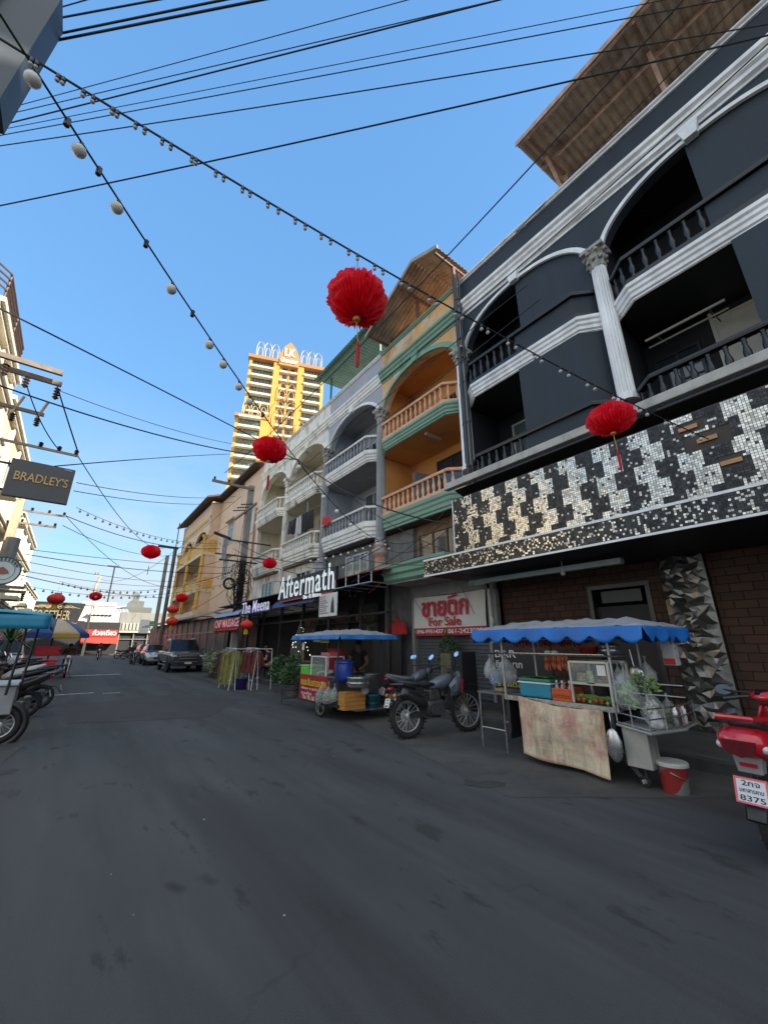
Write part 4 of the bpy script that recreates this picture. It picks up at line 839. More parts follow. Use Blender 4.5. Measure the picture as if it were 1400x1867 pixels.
for s_ in (0, 1):
    g = G(); zc_ = p1.z+.45 if s_ else p0.z-.35; xc = (p0.x+p1.x)/2
    for k in range(5): g.tube([(xc+(u-.5)*5.5*(1-.14*k), 65.5, zc_+(.3-.1*k)*sin(u*pi)*(1 if s_ else -1)+.08*sin(u*25+k)) for u in [i/24 for i in range(25)]], .035, 4)
    g.obj('scrollwork', gl, tg)
text('BAR & RESTAURANT', (onY(40,1143,66).x, 65.95, onY(40,1146,66).z), (1,0,0), (0,0,1), 5.2, .26, mat('red_letter', (.5,.12,.10), .5), tg, depth=.04, name='small_lettering')
rs = thing('red_fascia_shop', 'open shop with a red Thai lettered fascia and red awning at the street end', 'shop', (5, 68, 0))
a = onY(152, 1148, 66); b = onY(216, 1162, 66)
g = G(); g.box(a.x, b.x, 66.3, 74, 0, a.z+1.0); g.obj('wall', black, rs)
g = G(); g.box(a.x+.3, b.x-.2, 66.0, 66.28, b.z+.1, a.z); g.obj('fascia', mat('bright_red_sign', (.62,.03,.03), .5), rs)
text('ก๋วยเตี๋ยว', (onY(169,1157,66).x, 65.99, b.z+.25), (1,0,0), (0,0,1), 2.6, .7, wht, rs, depth=.03, bold=.02)
g = G(); g.prism([(66.25,b.z+.09),(64.9,b.z-.7),(64.9,b.z-.78),(66.25,b.z+.02)], 'x', a.x, b.x); g.obj('awning', mat('red_awning_cloth', (.62,.05,.03), .6), rs)
cb = thing('cream_warehouse', 'sunlit cream building with a pale tin roof behind the red shop', 'building', (4, 80, 0))
a = onY(168, 1118, 78); b = onY(212, 1152, 78); 
g = G(); g.box(a.x, b.x+1, 78, 90, 0, a.z-.4); g.obj('wall', wallmat('cream_wall', (.72,.64,.46)), cb)
g = G(); corrugated(g, (a.x-.5,84,a.z+1.2), (b.x+1.5,84,a.z+1.2), (b.x+1.5,77.6,a.z-.2), (a.x-.5,77.6,a.z-.2), .5, .06); g.obj('roof', mat('pale_tin', (.5,.5,.5), .5, .3), cb, solid=.03)
g = G(); g.box(a.x-1.5, a.x+3, 78.5, 86, 0, a.z+1.8); g.box(a.x-1.7, a.x+3.2, 78.3, 86.2, a.z+1.2, a.z+1.35); g.obj('upper_block', mat('pale_block', (.55,.54,.5), .7, var=.2), cb)
gwl = thing('grey_warehouse', 'weathered grey warehouse with a louvred strip at the street end', 'building', (9, 72, 0))
a = onY(222, 1116, 70); b = onY(300, 1116, 70)
g = G(); g.box(a.x, 25, 70, 85, 2.9, a.z); g.obj('upper_wall', wallmat('grey_fibre_wall', (.22,.22,.21), dirt=.5), gwl)
g = G(); g.prism([(a.x-3.5,3.2),(a.x,3.4),(a.x,a.z),(a.x-.4,a.z)], 'y', 70.1, 84); g.obj('gable_end', wallmat('pale_gable', (.4,.41,.42)), gwl)
g = G()
for k in range(28): g.box(a.x+k*.45, a.x+k*.45+.22, 69.85, 69.99, 3.3, 4.2)
g.box(a.x-.3, 22, 69.7, 69.98, 2.9, 3.15); g.obj('louvre', mat('beige_louvre', (.45,.42,.34), .7), gwl)
g = G(); g.box(a.x+.2, 25, 70.4, 84, 0, 2.9); g.obj('dark_ground_floor', black, gwl)
g = G()
for k in range(9): g.box(a.x+.2+k*1.8, a.x+.35+k*1.8, 70.1, 70.39, 0, 2.9)
g.box(a.x+.2, 22, 70.12, 70.38, 1.95, 2.05); g.obj('post', frm, gwl)
dm = thing('domed_building', 'far pale yellow stepped building above the grey warehouse roof', 'building', (30, 190, 0))
a = onY(237, 1111, 190); b = onY(262, 1111, 190)
g = G(); g.box(a.x-3, b.x+3, 190, 205, 0, a.z+1); g.box(a.x, b.x, 191, 204, a.z+1, a.z+3.5); g.box(a.x+1.5, b.x-2, 192, 203, a.z+3.5, a.z+5.5); g.obj('wall', wallmat('pale_yellow_wall', (.70,.66,.50)), dm)
g = G(); g.lathe([(1.6,a.z+5.5),(1.5,a.z+6.6),(.9,a.z+7.3),(.1,a.z+7.7)], ((a.x+b.x)/2-.5, 197, 0), 16); g.obj('dome', wallmat('pale_yellow_wall', (.70,.66,.50)), dm)
hs = thing('far_house', 'small white rooftop house left of the grey warehouse', 'building', (8, 100, 0))
a = onY(198, 1113, 100); b = onY(222, 1113, 100); g = G(); g.box(a.x, b.x, 100, 108, 0, a.z); g.obj('wall', wallmat('far_white', (.6,.6,.6)), hs)
g = G(); g.prism([(a.x-.6,a.z),(b.x+.6,a.z+.9),(b.x+.6,a.z+1.1),(a.x-.6,a.z+.2)], 'y', 99.5, 108.5); g.obj('roof', mat('pale_tin', (.5,.5,.5), .5), hs)
g = G(); g.box(1.0, 40, 64.2, 65.8, 0, .12); g.box(-15, 1.0, 64.2, 65.6, 0, .12); o = g.obj('far_pavement', pave); tag(o, 'pale kerb and pavement across the end of the street', 'pavement', kind='structure')
sgn = thing('shop_sign', 'white and green lightbox sign at the far end of the long awning', 'sign', (7, 56, 2))
a = onY(256, 1135, 56); b = onY(276, 1150, 56); g = G(); g.box(a.x, a.x+1.0, 56, 56.2, b.z-.3, a.z+.35); g.obj('white_panel', white, sgn); g = G(); g.box(a.x+1.0, b.x+.3, 56.02, 56.2, b.z+.5, a.z+.2); g.obj('green_panel', mat('green_sign', (.02,.36,.16), .5), sgn)
# ================================================================ left side of the street
XL = -3.6
crl = wallmat('sunlit_cream_wall', (.78,.70,.54), var=.08, dirt=.3); crt = wallmat('cream_moulding', (.64,.6,.5), dirt=.35)
def left_house(name, label, y0, y1, zt, m_w, floors, wn_):
    h = thing(name, label, 'building', (XL, (y0+y1)/2, 0))
    g = G(); g.box(-16, XL, y0, y1-.02, 0, zt); g.obj('wall', m_w, h)
    for z in [zt-.35]+[3.6+k*3.1 for k in range(floors)]:
        g = G(); g.box(XL+.001, XL+.28, y0, y1-.02, z, z+.16); g.box(XL+.001, XL+.18, y0, y1-.02, z-.14, z-.001); g.obj('moulding', crt, h)
    n = max(1, int((y1-y0)/2.2))
    for k in range(n+1):
        y = y0+(y1-y0-.3)*k/n; g = G(); g.box(XL+.001, XL+.12, y, y+.28, 3.4, zt-.4); g.obj('pilaster', crt, h)
    for fl in range(floors):
        z = 4.1+3.1*fl
        if z+1.7 > zt: break
        for k in range(n):
            y = y0+(y1-y0-.3)*(k+.5)/n-.4
            g = G(); g.box(XL+.002, XL+.09, y-.1, y+1.1, z-.1, z); g.box(XL+.002, XL+.09, y-.1, y, z, z+1.8); g.box(XL+.002, XL+.09, y+1.0, y+1.1, z, z+1.8); g.box(XL+.002,XL+.09,y-.1,y+1.1,z+1.8,z+1.92); f = g.obj('window', crt, h)
            g = G(); g.box(XL+.003, XL+.02, y, y+1.0, z, z+1.8); g.obj('pane', wn_, f)
            if fl < 2 and k % 2 == 0: g = G(); g.box(XL+.1, XL+.9, y-.3, y+1.3, z-.35, z-.15); g.obj('balcony', crt, h)
    g = G(); g.box(XL+.003, XL+.05, y0+.3, y1-.3, .1, 2.9); g.obj('shopfront', glassd, h)
    return h
h1 = left_house('cream_house', 'tall cream building with a roof railing behind the near utility pole', 13.7, 18.6, 11.2, crl, 3, glassd)
rl = mat('brown_iron_rail', (.10,.06,.05), .6)
for k, z in enumerate((11.4, 11.6, 11.8, 12.0)):
    g = G(); g.tube([(XL-.6,13.55,z),(XL-.1,13.62,z),(XL+.15,13.9,z),(XL+.15,17.9,z),(XL,18.3,z),(XL-.5,18.5,z)], .035, 6); g.obj('roof_rail', rl, h1)
for y in range(14, 18, 2): g = G(); g.tube([(XL+.15,y,11.2),(XL+.15,y,12.0)], .03, 6); g.obj('rail_post', rl, h1)
left_house('cream_house', 'cream building beside the pole with the round sign, lower than its neighbour', 18.62, 29, 10.6, wallmat('warm_cream', (.74,.60,.42), dirt=.3), 2, wingl)
left_house('pale_house', 'white and turquoise trimmed building far along the left side', 29.02, 40, 8.8, wallmat('white_turquoise', (.62,.66,.64), col2=(.3,.5,.52), thr=(.56,.6), scale=.5), 2, wingl)
left_house('pale_house', 'low pale building at the far left end of the street', 40.02, 55, 6.2, wallmat('far_cream', (.62,.58,.48), dirt=.3), 1, glassd)
# signs on the left
bs = thing('hanging_sign', "dark grey hanging board with BRADLEY'S in gold letters", 'sign', (-1.4, 13, 5))
P_ = [onY(23,834,13), onY(138,857,13), onY(122,921,13), onY(3.5,899.5,13)]
xa, xb = (P_[0].x+P_[3].x)/2, (P_[1].x+P_[2].x)/2; za, zb = (P_[3].z+P_[2].z)/2, (P_[0].z+P_[1].z)/2
g = G(); g.bbox(xa, xb, 13.0, 13.14, za, zb, .012); g.obj('board', mat('slate_board', (.085,.09,.10), .45, var=.06), bs)
text("BRADLEY'S", (xa+.10*(xb-xa), 12.995, za+(zb-za)*.44), (1,0,0), (0,0,1), (xb-xa)*.84, (zb-za)*.24, mat('gold_letter', (.62,.40,.15), .4, .1), bs, depth=.015, bold=.012, serif=.035)
g = G(); g.tube([(XL,13.07,zb-.15),(xa,13.07,zb-.15)], .03, 6); g.tube([(XL,13.07,za+.15),(xa,13.07,za+.15)], .03, 6); g.obj('bracket', dsteel, bs)
g = G(); g.box(xb-.22, xb-.06, 12.994, 12.999, zb-.06, zb-.045); g.obj('corner_mark', white, bs)
rn = thing('round_sign', 'round white sign with a dark rim and a bottle picture on the left', 'sign', (-1.4, 12, 2.9))
cpt = onY(5, 1040, 11.9); rr_ = .30
g = G(); g.lathe([(rr_,0),(rr_,.06)], (cpt.x, 11.9, cpt.z), 32, 'y'); g.obj('disc', mat('pale_disc', (.55,.60,.58), .5), rn)
g = G(); g.torus((cpt.x, 11.9, cpt.z), rr_, .018, 32, 6, 'y'); g.torus((cpt.x,11.9,cpt.z), rr_*.68, .006, 32, 4, 'y'); g.obj('rim', mat('dark_rim', (.06,.09,.10), .5), rn)
g = G(); g.prism([(cpt.x-.08,cpt.z-.10),(cpt.x+.12,cpt.z-.06),(cpt.x+.10,cpt.z+.0),(cpt.x+.0,cpt.z+.08),(cpt.x-.07,cpt.z+.05)], 'y', 11.89, 11.899); g.obj('bottle_picture', mat('brown_print', (.3,.10,.05), .5), rn)
for k in range(9):
    a_ = R(150-k*15); g = G(); q = V((cpt.x+rr_*.83*cos(a_), 11.885, cpt.z+rr_*.83*sin(a_))); g.box(q.x-.018, q.x+.018, 11.885, 11.899, q.z-.03, q.z+.03); g.obj('rim_letter', mat('dark_rim', (.06,.09,.10), .5), rn)
g = G(); g.tube([(XL,11.95,cpt.z),(cpt.x-rr_,11.95,cpt.z)], .025, 6); g.obj('bracket', dsteel, rn)
# corner of a grey lightbox above the camera on the left
ts = thing('corner_sign', 'grey metal sign box jutting in at the upper left corner', 'sign', (-1.2, 2.9, 3.5))
g = G(); q0 = onY(85, -2, 2.9); q1 = onY(0, 180, 2.9)
g.prism([(q0.x+.07, q0.z+.15), (q1.x, q1.z), (q1.x-1.1, q1.z-.7), (q0.x-1.8, q0.z+1.0)], 'y', 2.9, 3.15); g.obj('sign_box', mat('grey_sign_metal', (.07,.085,.10), .5, var=.25, scale=2), ts)
g = G(); g.prism([(q1.x-.25,q1.z+.2),(q0.x-.15,q0.z+.3),(q0.x-1.7,q0.z+.95),(q1.x-1.05,q1.z-.42)], 'y', 2.87, 2.899); g.obj('front_panel', mat('brown_grey_panel', (.06,.058,.055), .5), ts)
# ================================================================ poles
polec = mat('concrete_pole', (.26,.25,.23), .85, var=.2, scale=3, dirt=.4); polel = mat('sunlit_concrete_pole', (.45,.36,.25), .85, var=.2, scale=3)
armm = mat('weathered_crossarm', (.20,.165,.135), .8, var=.3, scale=5); insm = mat('brown_insulator', (.06,.035,.03), .3)
def insulator(p, par, h=.22, r=.055, up=False):
    g = G(); x, y, z = p; n = 4; s = 1 if up else -1
    prof = []
    for k in range(n): prof += [(r*.45, s*h*k/n), (r, s*h*(k+.35)/n), (r*.5, s*h*(k+.8)/n)]
    g.lathe(prof+[(r*.4, s*h)], p, 10); return g.obj('insulator', insm, par)
def crossarm(par, x0, x1, y, z, s=.055, axis='x', ins=(), m_=None, up=False, h=.22):
    g = G(); g.box(x0, x1, y-s*.7, y+s*.7, z-s, z+s) if axis == 'x' else g.box(y-s*.7, y+s*.7, x0, x1, z-s, z+s)
    a = g.obj('crossarm', m_ or armm, par)
    for q in ins: insulator((q, y, z+(s if up else -s)), a, h=h, up=up)
    return a
# near left pole, mostly outside the frame
pA = thing('utility_pole', 'near left utility pole with long wooden crossarms and brown insulators', 'pole', (-3.0, 11, 0))
a1 = onY(0, 650, 11); b1 = onY(115, 689, 11)
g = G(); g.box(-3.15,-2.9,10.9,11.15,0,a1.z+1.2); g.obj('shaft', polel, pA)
for dz in (0, -.13): crossarm(pA, -3.4, b1.x, 10.85+.3*(dz < 0), (a1.z+b1.z)/2+dz, .06)
for px in ((12,668),(50,690),(105,712)):
    q = onY(*px, 11); insulator((q.x, 11, q.z+.06), pA, .30, .07)
a2 = onY(81, 757, 11.3); crossarm(pA, -3.4, a2.x, 11.3, a2.z, .04)
for px in ((25,755),(70,765)):
    q = onY(*px, 11.3); g = G(); g.tube([(q.x-.05,11.3,q.z-.05),(q.x+.08,11.3,q.z+.5)], .03, 8); g.obj('fuse_tube', mat('tan_fuse', (.5,.36,.22), .5), pA); insulator((q.x,11.25,q.z), pA, .2, .06)
a3 = onY(143, 832, 11.6); b3 = onY(28, 806, 11.6); crossarm(pA, b3.x-.9, a3.x, 11.6, (a3.z+b3.z)/2, .03, m_=mat('tan_crossarm', (.36,.28,.2), .8))
for px in (72, 108, 141): q = onY(px, 822, 11.6); insulator((q.x, 11.6, (a3.z+b3.z)/2+.02), pA, .13, .05, up=True)
# farther left poles
pB = thing('utility_pole', 'tan leaning-lit concrete pole with two crossarms below the hanging grey board', 'pole', (-3.1, 19, 0))
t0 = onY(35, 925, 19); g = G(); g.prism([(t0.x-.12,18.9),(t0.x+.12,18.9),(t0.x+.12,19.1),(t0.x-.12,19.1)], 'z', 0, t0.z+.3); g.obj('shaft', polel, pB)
for (pxa, pya) in ((120,940),(103,960)):
    q = onY(pxa, pya, 19); crossarm(pB, t0.x, q.x, 19.15, q.z, .035, ins=(q.x-.05, q.x-.5, q.x-1.0), up=True, h=.12)
g = G(); g.lathe([(.2,t0.z-1.9),(.2,t0.z-1.2)], (t0.x+.15,18.7,0), 12); g.obj('transformer', mat('grey_transformer', (.25,.27,.28), .5, .3), pB)
pC = thing('utility_pole', 'grey steel frame pole behind the round sign on the left', 'pole', (-2.6, 15, 0))
q = onY(45, 1072, 15); q2 = onY(48, 1080, 15.5); g = G(); g.box(-3.3,-3.1,14.9,15.1,0,4.2); g.obj('shaft', polec, pC)
crossarm(pC, -3.3, q.x, 15, q.z, .04); crossarm(pC, -3.3, q2.x, 15.5, q2.z, .04, ins=(q2.x-.05,)); 
g = G(); g.bbox(-2.5,-2.0,14.9,15.3,q.z-.5,q.z-.12,.03); g.obj('junction_box', mat('grey_transformer', (.25,.27,.28), .5, .3), pC)
# right pole P with cable tangle and a lamp arm
pP = thing('utility_pole', 'tall grey concrete pole with crossarms and a cable tangle beside the peach wall', 'pole', (5.6, 18, 0))
g = G(); g.prism([(5.49,17.89),(5.75,17.89),(5.75,18.11),(5.49,18.11)], 'z', 0, 8.62); g.obj('shaft', polec, pP)
crossarm(pP, 3.75, 5.7, 17.85, 8.42, .06, ins=(3.85, 4.5, 5.2), up=True, h=.16)
za = onY(430, 935, 18).z; crossarm(pP, 16.4, 19.4, 5.42, za, .05, axis='y'); 
for k in range(3):
    g = G(); y = 16.8+k*.55
    for j in range(5): g.lathe([(.03,0),(.06,.03),(.03,.06)], (5.36-.11*j, y, za+.05-.03*j), 8)
    g.obj('insulator', insm, pP)
crossarm(pP, 4.85, 6.8, 17.82, 5.75, .03, m_=dsteel); crossarm(pP, 4.3, 6.6, 17.82, 5.05, .03, m_=dsteel); crossarm(pP, 4.5, 6.2, 17.8, 4.8, .035, m_=dsteel)
g = G(); g.box(4.55, 4.75, 17.7, 17.82, 4.8, 5.8); g.obj('metal_bracket', steel, pP)
g = G(); q = onY(388, 977, 17.8); q1 = onY(417, 989, 17.8); g.tube([(5.5,17.8,5.75),(q1.x,17.8,q1.z)], .025, 6); g.prism([(q.x,q.z),(q1.x,q1.z-.02),(q1.x+.05,q1.z+.07),(q.x,q.z+.07)], 'y', 17.65, 17.85); g.obj('street_lamp_arm', dsteel, pP)
random.seed(21); g = G()
for k in range(34):
    c = V((5.5+random.uniform(-.25,.25), 17.7+random.uniform(-.2,.1), random.uniform(3.0,4.6))); r_ = random.uniform(.12,.42); t0_ = random.uniform(0, 6)
    g.tube([c+V((r_*cos(a+t0_)*random.uniform(.8,1.1), .15*sin(a*2), r_*1.2*sin(a+t0_))) for a in [i*.55 for i in range(12)]], .012, 4)
for k in range(14): g.tube([(5.4+random.uniform(-.15,.3),17.75,2.4),(5.4+random.uniform(-.25,.3),17.7,3.5),(5.5+random.uniform(-.2,.2),17.75,4.9)], .016, 4)
g.obj('cable_tangle', cablem, pP)
g = G(); g.torus((5.0,17.6,3.75), .22, .05, 20, 6, 'y'); g.obj('cable_coil', cablem, pP)
pP.location = (6.69, 21.5, 0); pP.scale = (1.17, 1.17, 1.17)
# far right poles
pD = thing('utility_pole', 'slim dark pole with a short arm that reaches over the far street', 'pole', (5.6, 36, 0))
q = onY(320.6, 1000, 36); g = G(); g.tube([(q.x,36,0),(q.x,36,q.z+.1)], .14, 8); g.tube([(q.x,36,q.z),(q.x,36,q.z+2.2)], .04, 6); g.obj('shaft', mat('dark_pole_paint', (.09,.085,.08), .7), pD)
crossarm(pD, onY(288,997,36).x, q.x+.2, 35.9, q.z, .08, m_=dsteel)
pE = thing('utility_pole', 'pale bare concrete pole left of the slim dark pole', 'pole', (5.1, 37, 0))
q = onY(306, 1013, 37); g = G(); g.box(q.x-.13,q.x+.13,36.9,37.1,0,q.z); g.obj('shaft', polec, pE)
pF = thing('utility_pole', 'sunlit leaning tan pole with white insulators beside the red fascia shop', 'pole', (1.8, 62, 0))
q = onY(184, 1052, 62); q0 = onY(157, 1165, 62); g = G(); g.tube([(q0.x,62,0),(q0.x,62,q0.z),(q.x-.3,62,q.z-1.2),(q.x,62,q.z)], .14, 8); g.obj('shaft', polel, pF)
crossarm(pF, onY(173,1047,62).x, q.x+.1, 61.9, q.z+.1, .08, m_=polel, ins=(onY(174,1047,62).x, onY(179,1049,62).x), up=True, h=.35)
pG = thing('utility_pole', 'small far pole top with a short T arm seen against the sky', 'pole', (5, 90, 0))
q = onY(210, 1033, 90); g = G(); g.tube([(onY(202,1072,90).x,90,0),(onY(202,1072,90).x,90,onY(202,1072,90).z),(q.x,90,q.z)], .14, 6); g.obj('shaft', dsteel, pG); crossarm(pG, q.x-1.2, q.x+.6, 89.9, q.z, .12, m_=dsteel)
# ================================================================ cables and light strings
def proj(P):
    d = V(P)-CAMP; w_ = d.dot(_F); return 700+F_PX*d.dot(_Rr)/w_, 933.5-F_PX*d.dot(_U)/w_
def span(P0, P1, mid=None, n=28):
    """hanging curve between two fixed points; the sag is chosen so that it passes the measured middle pixel"""
    P0, P1 = V(P0), V(P1); s = 0
    if mid:
        best = min(range(1, 40), key=lambda i: abs(proj(P0.lerp(P1, i/40))[0]-mid[0]) if abs(P1.x-P0.x)+abs(P1.y-P0.y) > 0 else 0); t = best/40
        p = P0.lerp(P1, t); D = (p-CAMP).dot(_F); dy = mid[1]-proj(p)[1]; s = dy*D/F_PX/(4*t*(1-t))/cos(PITCH)
        s = max(-.05, min(s, 2.5))
    return [P0.lerp(P1, i/n) - V((0,0,4*s*(i/n)*(1-i/n))) for i in range(n+1)]
CAB_N = 0
def cable(label, P0, P1, mid=None, r=.012, group='overhead cables', ext=(0,0), name='cable'):
    P0, P1 = V(P0), V(P1); d = P1-P0; P0, P1 = P0-d*ext[0], P1+d*ext[1]
    g = G(); g.tube(span(P0, P1, mid), r, 6); return single(g, name, cablem, label, 'cable', group)
def zc(px, z): return onZ(px[0], px[1], z)
Z = 8.2
# the bundle that crosses the sky above the street, from the left poles to the right-hand roofs
bund = [((0,201),(740,0),(500,65),7.6,.010,'first, uppermost thin cable of the bundle that starts at the left edge'),
        ((0,212),(890,4),(500,94),7.5,.011,'second cable of the sky bundle, just above the doubled black one'),
        ((0,228),(905,0),(500,103),7.4,.018,'doubled thick black cable in the middle of the sky bundle'),
        ((0,236),(1185,4),(500,144),7.3,.009,'thin cable below the doubled black one, ending near the upper right roof'),
        ((0,246),(1295,3),(500,160),7.2,.012,'cable running second lowest across the sky bundle'),
        ((0,261),(1400,38),(500,193),7.0,.014,'lowest cable of the sky bundle, crossing the brown roof'),
        ((0,370),(1400,57),(500,277),6.2,.018,'thick lone cable below the sky bundle, crossing the dark building')]
for a, b, m_, z, r, lb in bund: cable(lb, zc(a, z), zc(b, z), m_, r*.42, ext=(.25,.25))
for a, b, z, r, lb in [((78,23),(157,0),7.0,.012,'short thin cable at the top left, beside the grey sign corner'), ((70,40),(286,0),6.8,.018,'black cable at the top left ending right of the short thin one'),
                       ((52,73),(407,0),6.4,.02,'upper cable of the thick black pair at the top left'), ((46,85),(475,0),6.3,.022,'lower cable of the thick black pair at the top left')]:
    cable(lb, zc(a, z), zc(b, z), None, r*.42, ext=(.3,.8))
# cables that run along or up to the right-hand facades
cable('long cable rising from behind the hotel tower past the orange roof to the top right', atD(410,862,18), atD(1229,0,6.2), (845,437), .015, ext=(0,.1))
cable('cable along the parapet of the dark building under the brown roof', atD(940,424,11.6), atD(1351,0,8.0), None, .014, ext=(0,.3))
cable('cable across the silver cornice of the dark building', atD(690,700,13.5), atD(1400,62,7.2), (1065,380), .014, ext=(0,.3))
cable('cable slanting in front of the orange parapet toward the white shophouse', atD(560,845,16), atD(960,520,9.6), (760,670), .012)
cable('cable crossing the orange arch and the grey arch', atD(520,890,17), atD(985,545,9.4), (740,735), .012)
cable('black service cable from the upper left edge down to the red lantern near the tower', atD(0,565,7), atD(545,841,15), (330,700), .016, ext=(.2,0), name='cable')
cable('black service cable from the left edge crossing under the tower', atD(0,680,7.5), atD(545,838,15), (300,795), .016, ext=(.2,0))
cable('thin cable from the long left crossarm to the bracketed pole', atD(108,712,11.2), atD(440,812,20), (300,778), .011)
cable('thick twin cable drooping past the grey column to the mosaic sign', atD(545,840,15), atD(816,955,10.2), (690,922), .022)
cable('thin cable below the twin cable along the green canopies', atD(600,872,14), atD(815,1005,9.6), (720,960), .010)
for k, (a, b, m_, lb) in enumerate([((696,985),(812,950),(760,985),'upper of the slack wires between the grey pedestal and the mosaic sign'), ((700,1000),(816,965),(765,1000),'lower of the slack wires between the grey pedestal and the mosaic sign'),
        ((640,1062),(772,1012),(700,1030),'black wire above the red awning and the green canopy'), ((560,1035),(700,995),(640,1025),'slack wire above the lettered white sign'), ((600,1000),(775,1030),(690,1025),'thin wire sagging under the orange balcony'), ((812,930),(655,1045),(735,1005),'wire slanting from the mosaic sign down to the red awning')]):
    cable(lb, atD(*a, 11.3), atD(*b, 9.8), m_, .009)
# wires of the far street, left to right
far = [((100,850),(420,828),(250,835),12,22), ((140,880),(430,905),(290,903),14,22), ((135,895),(428,915),(280,915),14,22), ((120,940),(400,1000),(260,985),20,24), ((115,958),(330,1010),(220,1000),20,34), ((40,1000),(420,1035),(230,1022),20,24), ((45,1010),(420,1045),(230,1035),20,24), ((30,1020),(320,1060),(180,1048),20,34), ((40,1040),(330,1068),(190,1062),20,34),
       ((25,1045),(300,1090),(170,1075),20,34), ((143,832),(300,1000),(220,935),11.6,34), ((120,940),(310,1070),(210,1020),20,36), ((320,1003),(184,1055),(260,1045),36,60), ((440,905),(320,1005),(370,965),21.5,36), ((440,940),(325,1010),(375,985),21.5,36), ((430,1010),(320,1025),(375,1030),21.5,36), ((425,1040),(315,1050),(370,1058),21.5,36), ((430,1060),(310,1120),(365,1105),21.5,36), ((105,705),(143,825),(125,770),11,11.6), ((50,705),(108,820),(75,765),11,11.6), ((425,1000),(640,1060),(540,1045),21.5,11.5), ((430,985),(590,1025),(500,1018),21.5,12), ((455,888),(420,1100),(430,1000),21.6,21.3)]
nm = ['just below the hanging grey board', 'between the left poles and the bracketed pole', 'from the far pole to the peach building', 'over the far end of the street']
for k, (a, b, m_, y0_, y1_) in enumerate(far):
    P0 = onY(*a, y0_); P1 = onY(*b, y1_)
    grp = 'thin far street wires'
    cable('thin black wire among those strung low over the far half of the street', P0, P1, m_, .012 if k % 3 else .016, grp)
# ---------------------------------------------------------------- light strings
bulbg = mat('opal_bulb', (.72,.72,.64), .3, var=.02); bulbs_ = mat('small_clear_bulb', (.45,.45,.46), .25, var=.2); sock = plblack
def string_light(name, label, pts, cat='string lights'):
    base = pts[0]; t_ = thing(name, label, cat, tuple(base))
    g = G(); g.tube(pts, .0085, 6); g.obj('wire', cablem, t_); return t_
def along(pts, s):
    L = [(pts[i+1]-pts[i]).length for i in range(len(pts)-1)]; d = s*sum(L)
    for i, l in enumerate(L):
        if d <= l: return pts[i].lerp(pts[i+1], d/l)
        d -= l
    return pts[-1]
def bulb(t_, p, r=.05, opal=True, off=(0,0)):
    g = G(); g.smooth = True; g.tube([p, p-V((0,0,.045))], .014, 6); g.obj('socket', sock, t_)
    g = G(); g.smooth = True; g.ball((p.x+off[0], p.y+off[1], p.z-.04-r), r, 12, 9, sz=1.05); g.obj('bulb', bulbg if opal else bulbs_, t_)
S1 = span(atD(0,25,2.4), atD(690,985,13.6), (382,603), 40)
s1 = string_light('string_light', 'string of large opal globe bulbs running from the upper left down to the grey column', S1)
# bulbs where the photo has them
def near_px(pts, x):
    return min((along(pts, i/300) for i in range(301)), key=lambda p: abs(proj(p)[0]-x))
for x in (68,152,216,313,382,410,436,457,512,545,590,615,640,655,668): bulb(s1, near_px(S1, x), .047)
for x in (125,183,268,352,478): g = G(); p = near_px(S1, x); g.tube([p+V((0,0,.02)), p-V((0,0,.05))], .02, 6); g.obj('empty_socket', sock, s1)
S2 = span(atD(0,70,2.5), onX(1290,800,7.40), (700,500), 40)
s2 = string_light('string_light', 'string of small paired bulbs slung across the sky to the mosaic sign', S2)
for k in range(26):
    x = 60+k*48
    for dxx in (0, 14):
        p = near_px(S2, x+dxx); D = (p-CAMP).dot(_F); bulb(s2, p, max(.014, .0045*D), False)
s3pts = span(onY(640,960,12), onX(812,905,7.5), (700,940), 20)
for k, (a, b, m_, n_, lb, y0_, y1_) in enumerate([((40,1066),(420,1062),(230,1085),26,'string of dark hanging bulbs across the far street below the other one',24,22), ((110,1060),(430,1040),(270,1075),26,'string of dark hanging bulbs across the far street just above the lowest',26,20), ((140,925),(440,985),(280,975),30,'string of small dark bulbs from the left pole to the peach wall',19,24), ((500,1060),(700,985),(590,1045),15,'string of white bulbs above the big white letters of the bar',15,11), ((560,1020),(720,975),(650,1000),12,'short string of white bulbs tied to the grey pedestal',12.5,10.6), ((700,985),(740,995),(720,1002),5,'few white bulbs hanging beside the grey pedestal',10.8,10.4)]):
    P = span(onY(*a, y0_), onY(*b, y1_), m_, 24); t_ = string_light('string_light', lb, P)
    for i in range(n_): bulb(t_, along(P, (i+.5)/n_), .05 if k < 3 else .04, k >= 3)
# ================================================================ lanterns
def redmat(name, c):
    m = bpy.data.materials.new(name); m.use_nodes = True; N = m.node_tree.nodes; L = m.node_tree.links; b = N['Principled BSDF']
    b.inputs['Base Color'].default_value = (*c, 1); b.inputs['Roughness'].default_value = .55
    tcx = N.new('ShaderNodeTexCoord'); n = N.new('ShaderNodeTexNoise'); n.inputs['Scale'].default_value = 9; L.new(tcx.outputs['Object'], n.inputs['Vector'])
    r = N.new('ShaderNodeValToRGB'); r.color_ramp.elements[0].color = (c[0]*.7, c[1]*.6, c[2]*.6, 1); r.color_ramp.elements[1].color = (min(1, c[0]*1.15), c[1]*1.6, c[2]*1.6, 1); L.new(n.outputs[0], r.inputs[0]); L.new(r.outputs[0], b.inputs['Base Color'])
    tr = N.new('ShaderNodeBsdfTranslucent'); tr.inputs['Color'].default_value = (c[0], c[1]*1.2, c[2]*1.4, 1); mx = N.new('ShaderNodeMixShader'); mx.inputs[0].default_value = .58
    L.new(b.outputs[0], mx.inputs[1]); L.new(tr.outputs[0], mx.inputs[2]); L.new(mx.outputs[0], N['Material Output'].inputs['Surface']); return m
